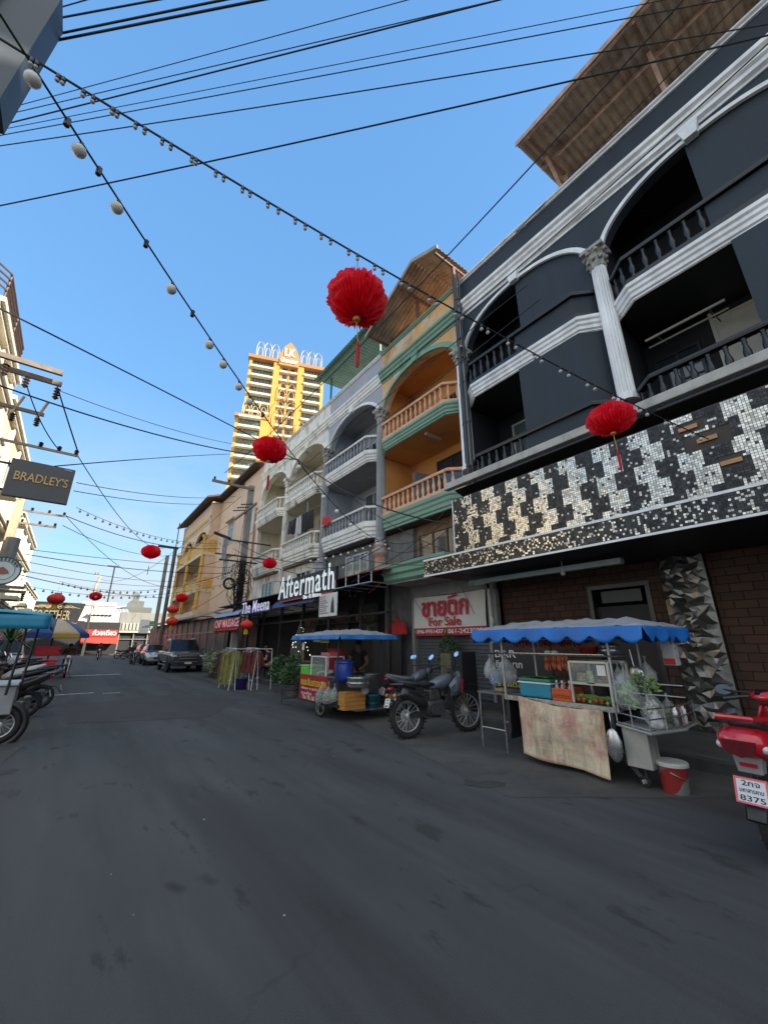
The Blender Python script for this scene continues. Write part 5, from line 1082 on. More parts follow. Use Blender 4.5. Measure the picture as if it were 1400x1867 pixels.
tissue = redmat('red_tissue', (1.0,.018,.05)); lanr = mat('red_lantern_silk', (.70,.03,.025), .5, var=.2); goldp = mat('lantern_gold', (.60,.36,.05), .45, .2, var=.2); yelt = mat('yellow_tassel', (.65,.45,.03), .8, var=.2); redt = mat('red_tassel', (.40,.01,.02), .8)
def tissue_lantern(label, c, dia, top, tail=True, flat=.82):
    t_ = thing('paper_lantern', label, 'lantern', tuple(c), group='red lanterns over the street'); r = dia/2; c = V(c)
    g = G(); g.smooth = False; n = 46; m_ = 14
    rows = []
    for i in range(m_+1):                                # many thin pleats running from pole to pole, frayed at their rims
        th = pi*(.04+.92*i/m_); rows.append((sin(th), -cos(th)*flat))
    jit = [[random.uniform(-.06,.075) for _ in range(m_+1)] for _ in range(n)]; ph = [random.uniform(-.5,.5) for _ in range(n)]
    for k in range(n):
        a0 = 2*pi*(k+.25*ph[k])/n; da = 2*pi/n*.62
        P = []
        for i, (sr, z) in enumerate(rows):
            lob = .055*abs(sin(i*1.35+ph[k]*2)); o = r*(1.0-.05+lob+jit[k][i]); tw = .05*sin(i*.8+ph[k]*3)
            for aa, rr in ((a0-da, r*.84), (a0+tw, o), (a0+da, r*.84)): P.append(c+V((rr*sr*cos(aa), rr*sr*sin(aa), r*z*(rr/r)*1.0)))
        g._add(P, [(3*i+j, 3*i+j+1, 3*i+j+4, 3*i+j+3) for i in range(m_) for j in (0, 1)])
    b = g.obj('tissue_body', tissue, t_)
    g = G(); g.lathe([(r*.09,-r*flat*.95),(r*.12,-r*flat*1.02),(r*.11,-r*flat*1.10),(r*.07,-r*flat*1.12)], c, 16); g.obj('gold_cap', goldp, t_)
    g = G(); g.lathe([(r*.12,r*flat*.9),(r*.08,r*flat*1.05)], c, 10); g.tube([c+V((0,0,r*flat)), V(top)], .003, 5); g.obj('hanging_cord', redt, t_)
    if tail:
        g = G(); g.tube([c-V((0,0,r*flat*1.16)), c-V((-.02,0,r*flat*1.16+dia*.38))], .0035, 5); g.obj('tail_string', goldp, t_)
        g = G(); q = c-V((-.02,0,r*flat*1.16+dia*.38)); g.lathe([(.006,0),(.018,-.03),(.016,-dia*.45),(.008,-dia*.5)], q, 8); g.obj('tassel', redt, t_)
    return t_
def silk_lantern(label, c, dia, top, tas=.35):
    t_ = thing('silk_lantern', label, 'lantern', tuple(c), group='red lanterns over the street'); r = dia/2; c = V(c); g = G()
    n = 36; prof = [(max(.15*r, r*sin(pi*(i+.7)/11.4)), -r*.72*cos(pi*(i+.7)/11.4)) for i in range(11)]; g.smooth = False
    g.lathe(prof, c, n, star=.93); g.obj('silk_body', lanr, t_)
    g = G(); g.lathe([(.3*r,.70*r),(.3*r,.82*r)], c, 14); g.obj('gold_cap', goldp, t_); g = G(); g.lathe([(.3*r,-.82*r),(.3*r,-.70*r)], c, 14); g.obj('gold_cap', goldp, t_); g = G(); g.tube([c+V((0,0,.8*r)), V(top)], .004, 5); g.obj('hanging_cord', redt, t_)
    g = G()
    for k in range(14): a = 2*pi*k/14; g.tube([c+V((.26*r*cos(a),.26*r*sin(a),-.82*r)), c+V((.32*r*cos(a),.32*r*sin(a),-.82*r-tas*dia))], .02*dia, 4)
    g.obj('tassel', yelt, t_); return t_
def on_string(pts, px, dia_px, up_px):
    p = near_px(pts, px[0]); D = (p-CAMP).dot(_F); return atD(px[0], px[1], D), dia_px*D/F_PX, p
c, d, p = on_string(S2, (651,545), 108, 0); tissue_lantern('largest red tissue lantern, hanging in the middle of the sky with a long red tassel', c, d, p, flat=.84)
c, d, p = on_string(S2, (1112,764), 80, 0); tissue_lantern('red tissue lantern hanging in front of the dark building above the mosaic sign', c, d, p, flat=.70)
c, d, p = on_string(S1, (492,820), 60, 0); tissue_lantern('red tissue lantern in front of the ochre hotel tower', c, d, p, flat=.76)
def far_l(px, py, dpx, Y, kind, lb):
    c = onY(px, py, Y); D = (c-CAMP).dot(_F); d = dpx*D/F_PX
    return tissue_lantern(lb, c, d, c+V((0,0,d*.9)), True, .75) if kind == 't' else silk_lantern(lb, c, d, c+V((0,0,d*.8)))
far_l(276,1006,32,26,'t','red tissue lantern in the open sky left of the slim dark pole')
far_l(492,1027,25,15.5,'t','small red tissue lantern left of the big white bar letters')
far_l(103,1092,27,18,'s','red ribbed silk lantern with a yellow tassel in front of the dark lettered board')
far_l(175,1087,20,24,'t','red tissue lantern right of the dark lettered board')
far_l(332,1090,20,25,'t','red tissue lantern just above the stacked pair by the awning')
far_l(316,1111,20,24,'s','upper silk lantern of the stacked pair over the parked pickup')
far_l(314,1133,20,24,'s','lower silk lantern of the stacked pair over the parked pickup')
far_l(450,1139,22,17,'s','dim red silk lantern under the awning beside the pink sign')
# ================================================================ helpers for street things
blue_c = mat('blue_canopy_cloth', (.008,.13,.46), .55, var=.15); grey_c = mat('faded_canopy_top', (.27,.275,.285), .75, var=.2, scale=4, dirt=.25)
stl = mat('stainless_steel', (.50,.51,.52), .28, .9, var=.15, scale=10); alu = mat('aluminium', (.48,.48,.47), .4, .6, var=.15)
def bagmat(name, c, a): return mat(name, c, .22, var=.3, scale=14, alpha=a, spec=.8, bump=.5, bscale=18)
clear_bag = bagmat('clear_plastic_bag', (.70,.74,.74), .20); milky_bag = bagmat('milky_plastic_bag', (.68,.68,.68), .45)
glassm = mat('case_glass', (.5,.56,.56), .05, alpha=.18, spec=.9)
teal_p = mat('teal_plastic', (.012,.22,.33), .4, var=.1); orange_p = mat('orange_plastic', (.62,.10,.02), .45, var=.1); blue_p = mat('blue_plastic', (.012,.045,.30), .35, var=.1); green_p = mat('bright_green_plastic', (.10,.50,.05), .4)
leafm = mat('leaf_green', (.055,.13,.035), .6, var=.4, scale=8); sprm = mat('spring_onion', (.16,.27,.06), .55, var=.4, scale=10); tomm = mat('tomato_red', (.42,.05,.02), .35, var=.3)
saus = mat('dried_sausage', (.24,.035,.018), .45, var=.4, scale=20); sausl = mat('orange_sausage', (.40,.09,.03), .4, var=.3, scale=20)
def canopy(par, x0, x1, y0, y1, ze, zr, edge, ridge='y', scal=.10, period=.28, top=None, m_edge=None, ns=3):
    """low hipped cloth roof with a scalloped valance"""
    top = top or grey_c; cx, cy = (x0+x1)/2, (y0+y1)/2
    r0, r1 = ((cx, y0+(x1-x0)*.28), (cx, y1-(x1-x0)*.28))
    def H(x, y):
        dx_ = min(x-x0, x1-x)/((x1-x0)/2); dy_ = min(y-y0, y1-y)/((x1-x0)*.30); t = max(0, min(1, dx_, dy_)); return ze+(zr-ze)*(t**.8)+.012*sin(x*17+y*9)+.010*sin(x*5-y*23)*t+.006*sin(y*41+x*7)
    g = G(); g.smooth = True; g.grid(lambda u, v_: (x0+(x1-x0)*u, y0+(y1-y0)*v_, H(x0+(x1-x0)*u, y0+(y1-y0)*v_)), 20, 28); c = g.obj('canopy_top', top, par, solid=.008)
    g = G(); g.smooth = True
    per = [(x0,y0),(x1,y0),(x1,y1),(x0,y1),(x0,y0)]
    for i in range(4):
        a, b = V((*per[i],0)), V((*per[i+1],0)); L = (b-a).length; n = int(L/.035); nn = V((b-a).normalized()).cross(V((0,0,1)))
        def fn(u, v_, a=a, b=b, L=L, nn=nn):
            p = a+(b-a)*u; dl = edge+scal*abs(sin(pi*u*L/period)); w_ = .02*sin(u*L*11+1.3)*v_+.025*v_
            return (p.x+nn.x*w_, p.y+nn.y*w_, ze+.006-dl*v_)
        g.grid(fn, n, 5)
    g.obj('valance', m_edge or blue_c, par, solid=.006); return c
def bag(par, c, w_, h, m_, inner=None, name='plastic_bag', label=None, grp=None, knot=True):
    """a filled hanging bag: gathered neck above a bulging body"""
    g = G(); g.smooth = True; c = V(c); ph = random.uniform(0, 6)
    prof = [(.10,h),(.03,h*.88),(.05,h*.80),(.28,h*.62),(.46,h*.40),(.50,h*.2),(.42,h*.05),(.2,-h*.02),(.02,-h*.03)]
    vs = []; n = 22
    for (r, z) in prof:
        for k in range(n):
            a = 2*pi*k/n; q = r*w_*(1+.10*sin(k*2.7+z*40+ph)+.06*sin(k*5.1+z*23)); vs.append((c.x+q*cos(a), c.y+q*sin(a)*.8, c.z+z))
    g._add(vs, [(i*n+k, i*n+(k+1) % n, (i+1)*n+(k+1) % n, (i+1)*n+k) for i in range(len(prof)-1) for k in range(n)])
    t_ = None
    if label:
        t_ = thing(name, label, 'bag', tuple(c), group=grp); b = g.obj('bag_film', m_, t_)
    else: b = g.obj(name, m_, par)
    if inner:
        gi = G(); 
        for k in range(26):
            a = random.uniform(0, 6.28); rr = random.uniform(0, .36)*w_; z = random.uniform(.04, .5)*h
            q = c+V((rr*cos(a), rr*sin(a)*.8, z)); s_ = w_*random.uniform(.09, .16); d = V((random.uniform(-1,1), random.uniform(-1,1), random.uniform(-1,1))).normalized()
            gi.tube([q-d*s_, q, q+d*s_], [s_*.25, s_*.45, s_*.2], 6)
        gi.obj('contents', inner, t_ if t_ else b)
    return t_ or b
def leafball(g, c, r, n, sz=.05, flat=.8, droop=0):
    for k in range(n):
        a = random.uniform(0, 2*pi); u = random.uniform(-.9, 1); rr = r*random.uniform(.55, 1)*sqrt(max(0, 1-u*u*.8)); p = V(c)+V((rr*cos(a), rr*sin(a), r*flat*u))
        d = V((cos(a)+random.uniform(-.5,.5), sin(a)+random.uniform(-.5,.5), random.uniform(-.6,.7)-droop)).normalized(); s_ = d.cross(V((random.uniform(-1,1), random.uniform(-1,1), 1))).normalized(); l = sz*random.uniform(.7,1.5)
        nn = d.cross(s_)*.25*l
        g._add([p, p+d*l*.5+s_*l*.38+nn, p+d*l*1.15, p+d*l*.5-s_*l*.38+nn], [(0,1,2),(0,2,3)])
def wheel(par, c, R_, w_, axis='y', spokes=12, m_t=None, m_r=None, hub=.05, knob=False, name='wheel', disc=False):
    g = G(); g.smooth = True; g.torus(c, R_-w_/2, w_/2, 32, 8, axis, 1.0)
    if knob:
        g.smooth = False
        for k in range(40):
            a = 2*pi*k/40
            for s_ in (-.5, .5):
                o = R_+.006; x = cos(a)*o; z = sin(a)*o; h = w_*.5*s_
                if (k+(s_ > 0)) % 2: continue
                if axis == 'y': g.box(c[0]+x-.012, c[0]+x+.012, c[1]+h-.02, c[1]+h+.02, c[2]+z-.012, c[2]+z+.012)
                else: g.box(c[0]+h-.02, c[0]+h+.02, c[1]+x-.012, c[1]+x+.012, c[2]+z-.012, c[2]+z+.012)
    t_ = g.obj(name, m_t or rubber, par)
    g = G(); rr = R_-w_*1.02
    g.torus(c, rr, .012, 28, 5, axis)
    for k in range(spokes):
        a = 2*pi*k/spokes; b = a+.35
        p = (cos(a)*rr, sin(a)*rr); q = (cos(b)*hub, sin(b)*hub)
        if axis == 'y': g.tube([(c[0]+p[0],c[1],c[2]+p[1]),(c[0]+q[0],c[1]+(.03 if k % 2 else -.03),c[2]+q[1])], .004 if spokes > 8 else .012, 5)
        else: g.tube([(c[0],c[1]+p[0],c[2]+p[1]),(c[0]+(.03 if k % 2 else -.03),c[1]+q[0],c[2]+q[1])], .004 if spokes > 8 else .012, 5)
    g.obj('rim', m_r or alu, t_)
    g = G(); g.lathe([(hub*.6,-.06),(hub,-.05),(hub,.05),(hub*.6,.06)], c, 14, axis)
    if disc: g.lathe([(.10,.055),(.10,.06)], c, 20, axis); g.lathe([(.065,.054),(.065,.061)], c, 20, axis)
    g.obj('hub', m_r or alu, t_); return t_
def fruit(g, c, r): g.smooth = True; g.ball(c, r, 10, 7)
# ================================================================ near food cart
random.seed(31)
c1 = thing('food_cart', 'near steel snack cart with a blue scalloped canopy and a stained cloth front', 'food cart', (5.6, 3.1, 0))
canopy(c1, 4.90, 6.30, 1.86, 4.22, 1.675, 1.80, .10, scal=.085, period=.30)
g = G(); g.box(5.24, 6.05, 2.45, 4.0, .72, .78); g.obj('counter', stl, c1)
for n_, x, y in (('leg',5.27,2.5),('leg',6.0,2.5),('leg',5.27,3.95),('leg',6.0,3.95)):
    g = G(); g.box(x-.02, x+.02, y-.02, y+.02, .12 if x > 5.5 else .3, .72); g.obj(n_, dsteel, c1)
for x, y in ((5.26,2.42),(6.1,2.42),(5.26,3.98),(6.1,3.98)):
    g = G(); g.tube([(x,y,.72),(x,y,1.68)], .018, 8); g.obj('canopy_post', alu, c1)
g = G()
for z, x in ((1.55,5.24),(1.345,5.24),(1.345,5.9),(1.55,6.05)): g.tube([(x,2.4,z),(x,4.05,z)], .011, 6)
for y in (2.42,3.98): g.tube([(5.24,y,1.345),(6.05,y,1.345)], .011, 6); g.tube([(5.0,y,1.60),(6.2,y,1.60)], .014, 6)
g.box(5.3, 5.75, 2.5, 3.9, 1.352, 1.362); g.obj('shelf_rail', stl, c1)
# stained front cloth
clm = mat('stained_vinyl_cloth', (.66,.54,.38), .8, col2=(.52,.27,.22), thr=(.46,.62), scale=2.4, dirt=.7, bump=.25, bscale=50)
def _cloth():
    t = clm.node_tree; N = t.nodes; L = t.links; b = N['Principled BSDF']; src = b.inputs['Base Color'].links[0].from_socket; tcx = N.new('ShaderNodeTexCoord')
    for sc_, mp_, lo, hi, col, amt in ((3.0,(1,1,.5),.50,.68,(.24,.12,.05),.85),(26,(1,1,.15),.45,.75,(.20,.15,.11),.6),(26,(1,.15,1),.5,.8,(.75,.68,.56),.5),(4.5,(1,1,1),.62,.70,(.09,.13,.06),.6),(1.4,(1,1,1),.55,.62,(.48,.22,.22),.6)):
        mp = N.new('ShaderNodeMapping'); mp.inputs['Scale'].default_value = mp_; L.new(tcx.outputs['Object'], mp.inputs[0]); n = N.new('ShaderNodeTexNoise'); n.inputs['Scale'].default_value = sc_; n.inputs['Detail'].default_value = 7; n.inputs['Roughness'].default_value = .7; L.new(mp.outputs[0], n.inputs[0])
        r = N.new('ShaderNodeMapRange'); r.inputs['From Min'].default_value = lo; r.inputs['From Max'].default_value = hi; r.inputs['To Max'].default_value = amt; L.new(n.outputs[0], r.inputs[0]); m = N.new('ShaderNodeMix'); m.data_type = 'RGBA'; m.inputs['B'].default_value = (*col,1); L.new(r.outputs[0], m.inputs['Factor']); L.new(src, m.inputs['A']); src = m.outputs['Result']
    L.new(src, b.inputs['Base Color'])
_cloth()
def cl(u, v_):
    y = 3.72-(3.72-2.56)*u; z = (.79-.05*u)*(1-v_)+(.03-.04*u+.05)*v_
    return (5.19+.030*sin(u*9+v_*2)*(.4+v_)+.02*sin(u*23)*(1-v_)-.03*v_-.02*sin(v_*6)*sin(u*3), y, z-.05*sin(u*pi)*(1-v_)*.8)
g = G(); g.smooth = True; g.grid(cl, 34, 20); cf_ = g.obj('front_cloth', clm, c1, solid=.008)
def on_cloth(u, v_): q = cl(u, v_); return (q[0]-.02, q[1], q[2])
fad = mat('faded_cloth_print', (.50,.46,.38), .85, var=.15, scale=12)
for body, u0, v0, w_, h_ in (('เมนูอาหาร',.20,.34,.5,.08),('ส้มตำ ไก่ย่าง',.35,.62,.42,.065),('ลาบ น้ำตก',.52,.74,.34,.055),('ปลาเผา',.62,.52,.22,.06),('ยำทุกอย่าง',.45,.88,.38,.06)):
    q = on_cloth(u0, v0); text(body, q, (-.02,-1,-.05), (0,0,1), w_, h_, fad, c1, name='cloth_lettering', depth=.004)
# produce and goods: things that rest on the cart
t_ = thing('cool_box', 'teal cool box with a white rim and green leaf on the snack cart', 'cool box', (5.35, 3.48, .79))
g = G(); g.bbox(5.24, 5.62, 3.24, 3.72, .79, .99, .02); g.obj('box', teal_p, t_)
g = G(); g.bbox(5.225, 5.635, 3.225, 3.735, .965, .985, .006); g.obj('rim', white, t_)
g = G(); g.bbox(5.235, 5.625, 3.235, 3.725, .99, 1.03, .012); g.obj('lid', mat('green_teal_lid', (.03,.2,.14), .5), t_)
g = G(); g.smooth = True; g.grid(lambda u, v_: (5.26+.32*v_, 3.30+.4*u, 1.045+.012*sin(u*6)), 8, 4); single(g, 'banana_leaf', mat('banana_leaf', (.06,.20,.03), .5, var=.4), 'green banana leaf laid on the teal cool box', 'leaf', solid=.004)
t_ = thing('orange_crate', 'small orange plastic basket of sauce bottles beside the teal cool box', 'basket', (5.35, 3.08, .79))
g = G(); 
for z0_ in (.79,.835,.88,.91): g.box(5.235,5.245,2.96,3.22,z0_,z0_+.022)
for k in range(10): g.box(5.234,5.246,2.96+k*.0275,2.972+k*.0275,.79,.93)
g.box(5.235,5.245,2.955,3.225,.84,.875); g.box(5.245,5.55,2.955,2.965,.79,.93); g.box(5.245,5.55,3.215,3.225,.79,.93); g.box(5.54,5.55,2.955,3.225,.79,.93); g.box(5.24,5.55,2.955,3.225,.785,.795); g.obj('basket', orange_p, t_)
pinkw = mat('pink_bottle', (.55,.33,.33), .25, var=.3, alpha=.85)
for k, (x, y) in enumerate(((5.29,3.17),(5.30,3.10),(5.36,3.03),(5.42,3.14),(5.29,2.99))):
    tb = thing('sauce_bottle', ['pale pink sauce bottle standing in the orange basket, left corner','pale pink sauce bottle standing in the orange basket, second from the left','dark red sauce bottle in the orange basket behind the others','sauce bottle at the back of the orange basket','white capped small bottle at the right end of the orange basket'][k], 'bottle', (x, y, .80), group='bottles in the orange basket')
    g = G(); g.smooth = True; g.lathe([(.026,.8),(.028,.9),(.024,.95),(.010,.98),(.011,1.0)], (x,y,0), 12); g.obj('body', pinkw if k != 2 else tomm, tb); g = G(); g.lathe([(.013,1.0),(.013,1.025)], (x,y,0), 10); g.obj('cap', white if k != 3 else redp, tb)
t_ = thing('glass_case', 'aluminium framed glass food case on the snack cart', 'display case', (5.5, 2.68, .79))
g = G()
for x in (5.225, 5.72):
    for y in (2.44, 2.92): g.box(x-.014, x+.014, y-.014, y+.014, .79, 1.27)
for z0_ in (1.02, 1.27):
    for x in (5.225, 5.72): g.box(x-.013, x+.013, 2.455, 2.905, z0_-.013, z0_+.013)
    for y in (2.44, 2.92): g.box(5.24, 5.705, y-.013, y+.013, z0_-.013, z0_+.013)
g.obj('frame', alu, t_)
g = G(); g.box(5.222,5.226,2.455,2.905,1.03,1.26); g.obj('glass', glassm, t_); g = G(); g.box(5.24,5.7,2.455,2.905,1.00,1.006); g.obj('shelf', alu, t_)
g = G(); g.box(5.212,5.219,2.62,2.71,1.02,1.17); g.obj('flyer', mat('picture_flyer', (.42,.42,.30), .5, col2=(.12,.28,.20), thr=(.4,.6), scale=18), t_)
g = G(); g.box(5.209,5.219,2.47,2.57,1.12,1.24); g.obj('payment_card', white, t_)
for k, (y, z, r, c_, lb) in enumerate([(2.83,1.03,.07,(.55,.42,.22),'stack of pale rice cakes inside the glass case'),(2.70,1.03,.05,(.5,.2,.28),'pink snack bag inside the glass case'),(2.52,1.04,.07,(.45,.12,.06),'red patterned snack bag inside the glass case, right side')]):
    g = G(); g.smooth = True
    for j in range(3): g.ball((5.34+.02*j, y+.01*j, z+.02+.032*j), r, 12, 6, sz=.35)
    single(g, 'snack_bag', mat('snack_%d' % k, c_, .5, var=.5, scale=25), lb, 'snack')
g = G()
for k in range(46): 
    y = random.uniform(2.5,2.86); a = random.uniform(-.35,.35); g.tube([(5.24+.1*random.random(), y-.16*cos(a), .80+.035*random.random()+.0*k), (5.22+.12*random.random(), y, .86+.03*random.random()), (5.26, y+.15*cos(a), .82+.06*random.random())], .006, 5)
single(g, 'green_beans', mat('long_bean_green', (.11,.22,.04), .5, var=.3, scale=10), 'heap of long green beans on the cart counter below the glass case', 'vegetables', kind='thing')
for k in range(11):
    y = 2.5+.035*k+random.uniform(-.01,.01); 
    g = G(); fruit(g, (5.225+.05*(k % 2), y, .815+.012*(k % 3)), .024)
    single(g, 'tomato', tomm if k % 3 else mat('lime_green', (.2,.28,.05), .4), 'small red tomato in the row along the cart counter edge' if k % 3 else 'green lime among the tomatoes on the cart counter edge', 'vegetable', group='tomatoes and limes on the counter')
def hang_row(y0_, y1_, x, zt_, l, n, m_, lb):
    g = G()
    for k in range(n):
        y = y0_+(y1_-y0_)*(k+random.uniform(-.3,.3))/n; ll = l*random.uniform(.75,1.1); xx = x+random.uniform(-.04,.04); g.tube([(xx,y,zt_),(xx+.008,y+.008,zt_-ll*.3),(xx+.004,y+.012,zt_-ll*.75),(xx,y+.006,zt_-ll)], [.006,.014,.014,.006], 6)
    return single(g, 'sausage_bunch', m_, lb, 'sausages')
hang_row(2.75, 3.78, 5.28, 1.548, .12, 60, saus, 'long row of dark red sausages hung along the upper rail of the cart'); hang_row(2.95, 3.28, 5.26, 1.335, .18, 18, sausl, 'bunch of long orange sausages hung from the lower rail of the cart')
g = G(); g.smooth = True; g.lathe([(.09,1.365),(.13,1.44),(.135,1.45),(.12,1.44),(.08,1.37)], (5.5,2.78,0), 20); single(g, 'red_bowl', mat('red_enamel', (.35,.03,.03), .35), 'red bowl on the upper shelf of the cart', 'bowl')
t_ = thing('cooking_pot', 'lidded steel pot on the upper shelf of the cart', 'pot', (5.5, 2.52, 1.365)); g = G(); g.smooth = True; g.lathe([(.10,1.365),(.12,1.38),(.125,1.45)], (5.5,2.52,0), 22); g.obj('pot', stl, t_); g = G(); g.smooth = True; g.lathe([(.135,1.452),(.12,1.475),(.05,1.50),(.012,1.505),(.012,1.52),(.018,1.535),(.002,1.545)], (5.5,2.52,0), 22); g.obj('lid', stl, t_)
for k, y in enumerate((3.18, 3.28)):
    g = G(); g.smooth = True; g.ball((5.35, y, 1.38), .05, 10, 6, sz=.5); single(g, 'foam_parcel', white, ['white wrapped parcel on the upper cart shelf, right of its twin','white wrapped parcel on the upper cart shelf, left of its twin'][k], 'parcel', group='white parcels on the shelf')
# shelf of wire on the right end
t_ = thing('wire_basket', 'steel wire side basket full of bags on the right end of the cart', 'basket', (5.55, 2.1, .62))
g = G()
for z0_ in (.64,.74,.84): g.tube([(5.2,2.42,z0_),(4.93,1.98,z0_),(5.50,1.86,z0_),(6.0,1.9,z0_)], .008, 6)
for p in ((5.2,2.42),(5.06,2.2),(4.93,1.98),(5.2,1.92),(5.5,1.86),(6.0,1.9)): g.tube([(p[0],p[1],.62),(p[0],p[1],.85)], .008, 6)
g.obj('wire_side', stl, t_)
g = G(); g.prism([(5.2,2.42),(4.93,1.98),(5.5,1.85),(6.0,1.89),(6.0,2.42)], 'z', .605, .622); g.tube([(5.2,2.43,.61),(4.92,1.975,.61),(5.5,1.84,.61)], .014, 6); g.obj('base', alu, t_)
bag(None, (5.20,2.26,.80), .36, .50, clear_bag, sprm, label='big clear bag of leafy greens hanging from the cart corner post'); bag(None, (5.38,2.10,.66), .30, .40, clear_bag, mat('pale_noodle', (.5,.48,.36), .6), label='clear bag of pale noodles standing in the wire side basket'); bag(None, (5.22,2.02,.63), .20, .20, milky_bag, None, label='small milky bag in the front of the wire side basket')
g = G(); leafball(g, (5.36,2.12,1.05), .13, 90, .05); single(g, 'herb_bunch', sprm, 'feathery green herb bunch poking out above the clear bags', 'herbs')
for k in range(3):
    g = G(); g.smooth = True; x = 5.52+.10*k; g.lathe([(.04,.625),(.042,.78),(.03,.80),(.03,.82)], (x,1.93,0), 14); single(g, 'canister', [stl, mat('red_jar', (.3,.03,.03), .4), white][k], ['steel canister in the right corner of the wire basket','red lidded jar beside the steel canister','white jar at the far end of the wire basket'][k], 'canister')
g = G(); g.bbox(5.22, 5.30, 2.43, 2.82, .10, .12, .005); 
t_ = thing('oil_tin', 'tall dented white oil tin hanging under the cart counter', 'tin', (5.35, 2.25, .22)); g = G(); g.bbox(5.22, 5.46, 2.14, 2.40, .20, .60, .012); g.obj('tin_body', mat('dirty_white_tin', (.42,.42,.38), .5, .3, var=.2, dirt=.6), t_)
g = G(); g.smooth = True; g.grid(lambda u, v_: (5.10+.03*cos(v_*pi), 2.50+.12*sin(v_*pi)*(.5-u)*2*(1 if True else 0)+.0, .60-.34*u), 10, 8)
g = G(); g.smooth = True; g.ball((5.14,2.47,.40), .09, 14, 10, sz=1.9, sx=.35); g.tube([(5.14,2.47,.55),(5.14,2.47,.74)], .008, 6); single(g, 'ladle', stl, 'long steel scoop hanging from the cart side above its foot', 'ladle')
g = G(); g.tube([(5.75,2.38,1.42),(5.75,2.36,1.2)], .008, 6); g.smooth = True; g.ball((5.75,2.35,1.12), .09, 14, 8, sx=.25, sz=1.2); single(g, 'strainer', stl, 'steel strainer hanging by its handle behind the glass case', 'strainer')
t_ = thing('paper_cup_box', 'grey printed box hanging under the right canopy edge', 'box', (5.95, 1.98, 1.3)); g = G(); g.bbox(5.86, 6.0, 1.92, 2.06, 1.24, 1.56, .01); g.obj('carton', mat('grey_print_carton', (.38,.38,.38), .6, col2=(.1,.1,.12), thr=(.55,.6), scale=14), t_); g = G(); g.box(5.855, 5.86, 1.93, 2.05, 1.25, 1.32); g.obj('red_mark', redp, t_)
# wheel, leg brace, castor
wheel(c1, (5.32,3.02,.27), .27, .07, 'x', 10, hub=.04)
g = G(); g.tube([(5.3,2.55,.45),(5.32,2.3,.08)], .018, 6); g.tube([(5.35,2.65,.4),(5.3,2.32,.10)], .014, 6); g.tube([(5.9,2.4,.6),(5.9,2.4,.05)], .02, 6); g.tube([(5.32,2.26,.62),(5.32,2.26,.06)], .018, 6); g.obj('stand', dsteel, c1); wheel(c1, (5.32,2.28,.06), .06, .04, 'x', 5, hub=.015)
g = G(); g.box(5.3,5.95,3.98,4.0,.2,.7); g.box(5.95,6.0,2.5,3.95,.15,.7); g.obj('back_panel', dsteel, c1)
# the left end: drop table and the hanging bags
t_ = thing('side_table', 'thin legged folding side table at the left end of the cart', 'table', (5.55, 4.25, 0)); g = G(); g.box(5.3,5.95,4.05,4.55,.76,.78); g.obj('tabletop', mat('worn_tabletop', (.15,.14,.13), .7, dirt=.5), t_)
for x, y in ((5.32,4.08),(5.32,4.52),(5.92,4.08),(5.92,4.52)): g = G(); g.tube([(x,y,0),(x,y,.76)], .013, 6); g.obj('leg', steel, t_)
g = G(); g.tube([(5.32,4.08,.28),(5.32,4.52,.28)], .01, 6); g.tube([(5.92,4.08,.28),(5.92,4.52,.28)], .01, 6); g.obj('stretcher', steel, t_)
gv0 = mat('cucumber_slices', (.10,.20,.06), .5, var=.5, scale=20); mix_ = mat('packed_goods', (.45,.30,.30), .5, col2=(.10,.20,.42), thr=(.45,.55), scale=14)
bag(None, (5.30,4.26,.98), .22, .36, milky_bag, mix_, label='white bag of packed goods hanging left of the cart, the front one'); bag(None, (5.26,4.14,.90), .20, .30, clear_bag, mat('blue_pack', (.12,.28,.5), .5, var=.3), label='clear bag with blue packs hanging left of the cart'); bag(None, (5.62,4.20,.90), .36, .48, milky_bag, None, label='large grey bag hanging behind the two small bags left of the cart')
bag(None, (5.95,2.30,1.0), .24, .34, milky_bag, None, label='small milky bag hanging at the back of the cart behind the strainer'); bag(None, (5.30,2.36,.98), .20, .30, clear_bag, mix_, label='clear bag of packed goods hanging beside the leafy greens bag'); bag(None, (5.70,2.05,.64), .24, .30, clear_bag, gv0, label='clear bag of green vegetables at the back of the wire side basket')
g = G(); g.tube([(5.28,4.05,1.345),(5.28,4.42,1.345)], .012, 6); g.tube([(5.62,4.05,1.345),(5.62,4.42,1.345)], .012, 6); g.obj('side_hanger', dsteel, c1)
g = G(); g.smooth = True; g.ball((5.45,4.2,.81), .06, 12, 7, sz=.6); g.ball((5.5,4.3,.80), .05, 12, 7, sz=.6); single(g, 'bread_parcel', mat('brown_bread', (.42,.26,.14), .7, var=.3), 'wrapped brown bread on the folding side table', 'bread')
t_ = thing('paint_bucket', 'red and grey plastic bucket with a white lid on the ground by the kerb', 'bucket', (5.42, 2.03, 0)); g = G(); g.smooth = True; g.lathe([(.115,0),(.12,.01),(.138,.25),(.14,.255)], (5.42,2.03,0), 28); b_ = g.obj('pail', mat('red_grey_pail', (.32,.03,.025), .5, col2=(.22,.22,.21), thr=(.49,.51), scale=3.2, detail=0, dirt=.2), t_)
g = G(); g.lathe([(.15,.25),(.156,.255),(.156,.285),(.148,.292),(.05,.285),(.001,.285)], (5.42,2.03,0), 28); g.obj('lid', offwhite, t_); g = G(); g.tube([(5.42+.145*cos(a),2.03+.145*sin(a),.21-.07*sin((a-3.3)*1.0)) for a in [3.3+i*.26 for i in range(11)]], .003, 5); g.obj('handle', steel, t_)
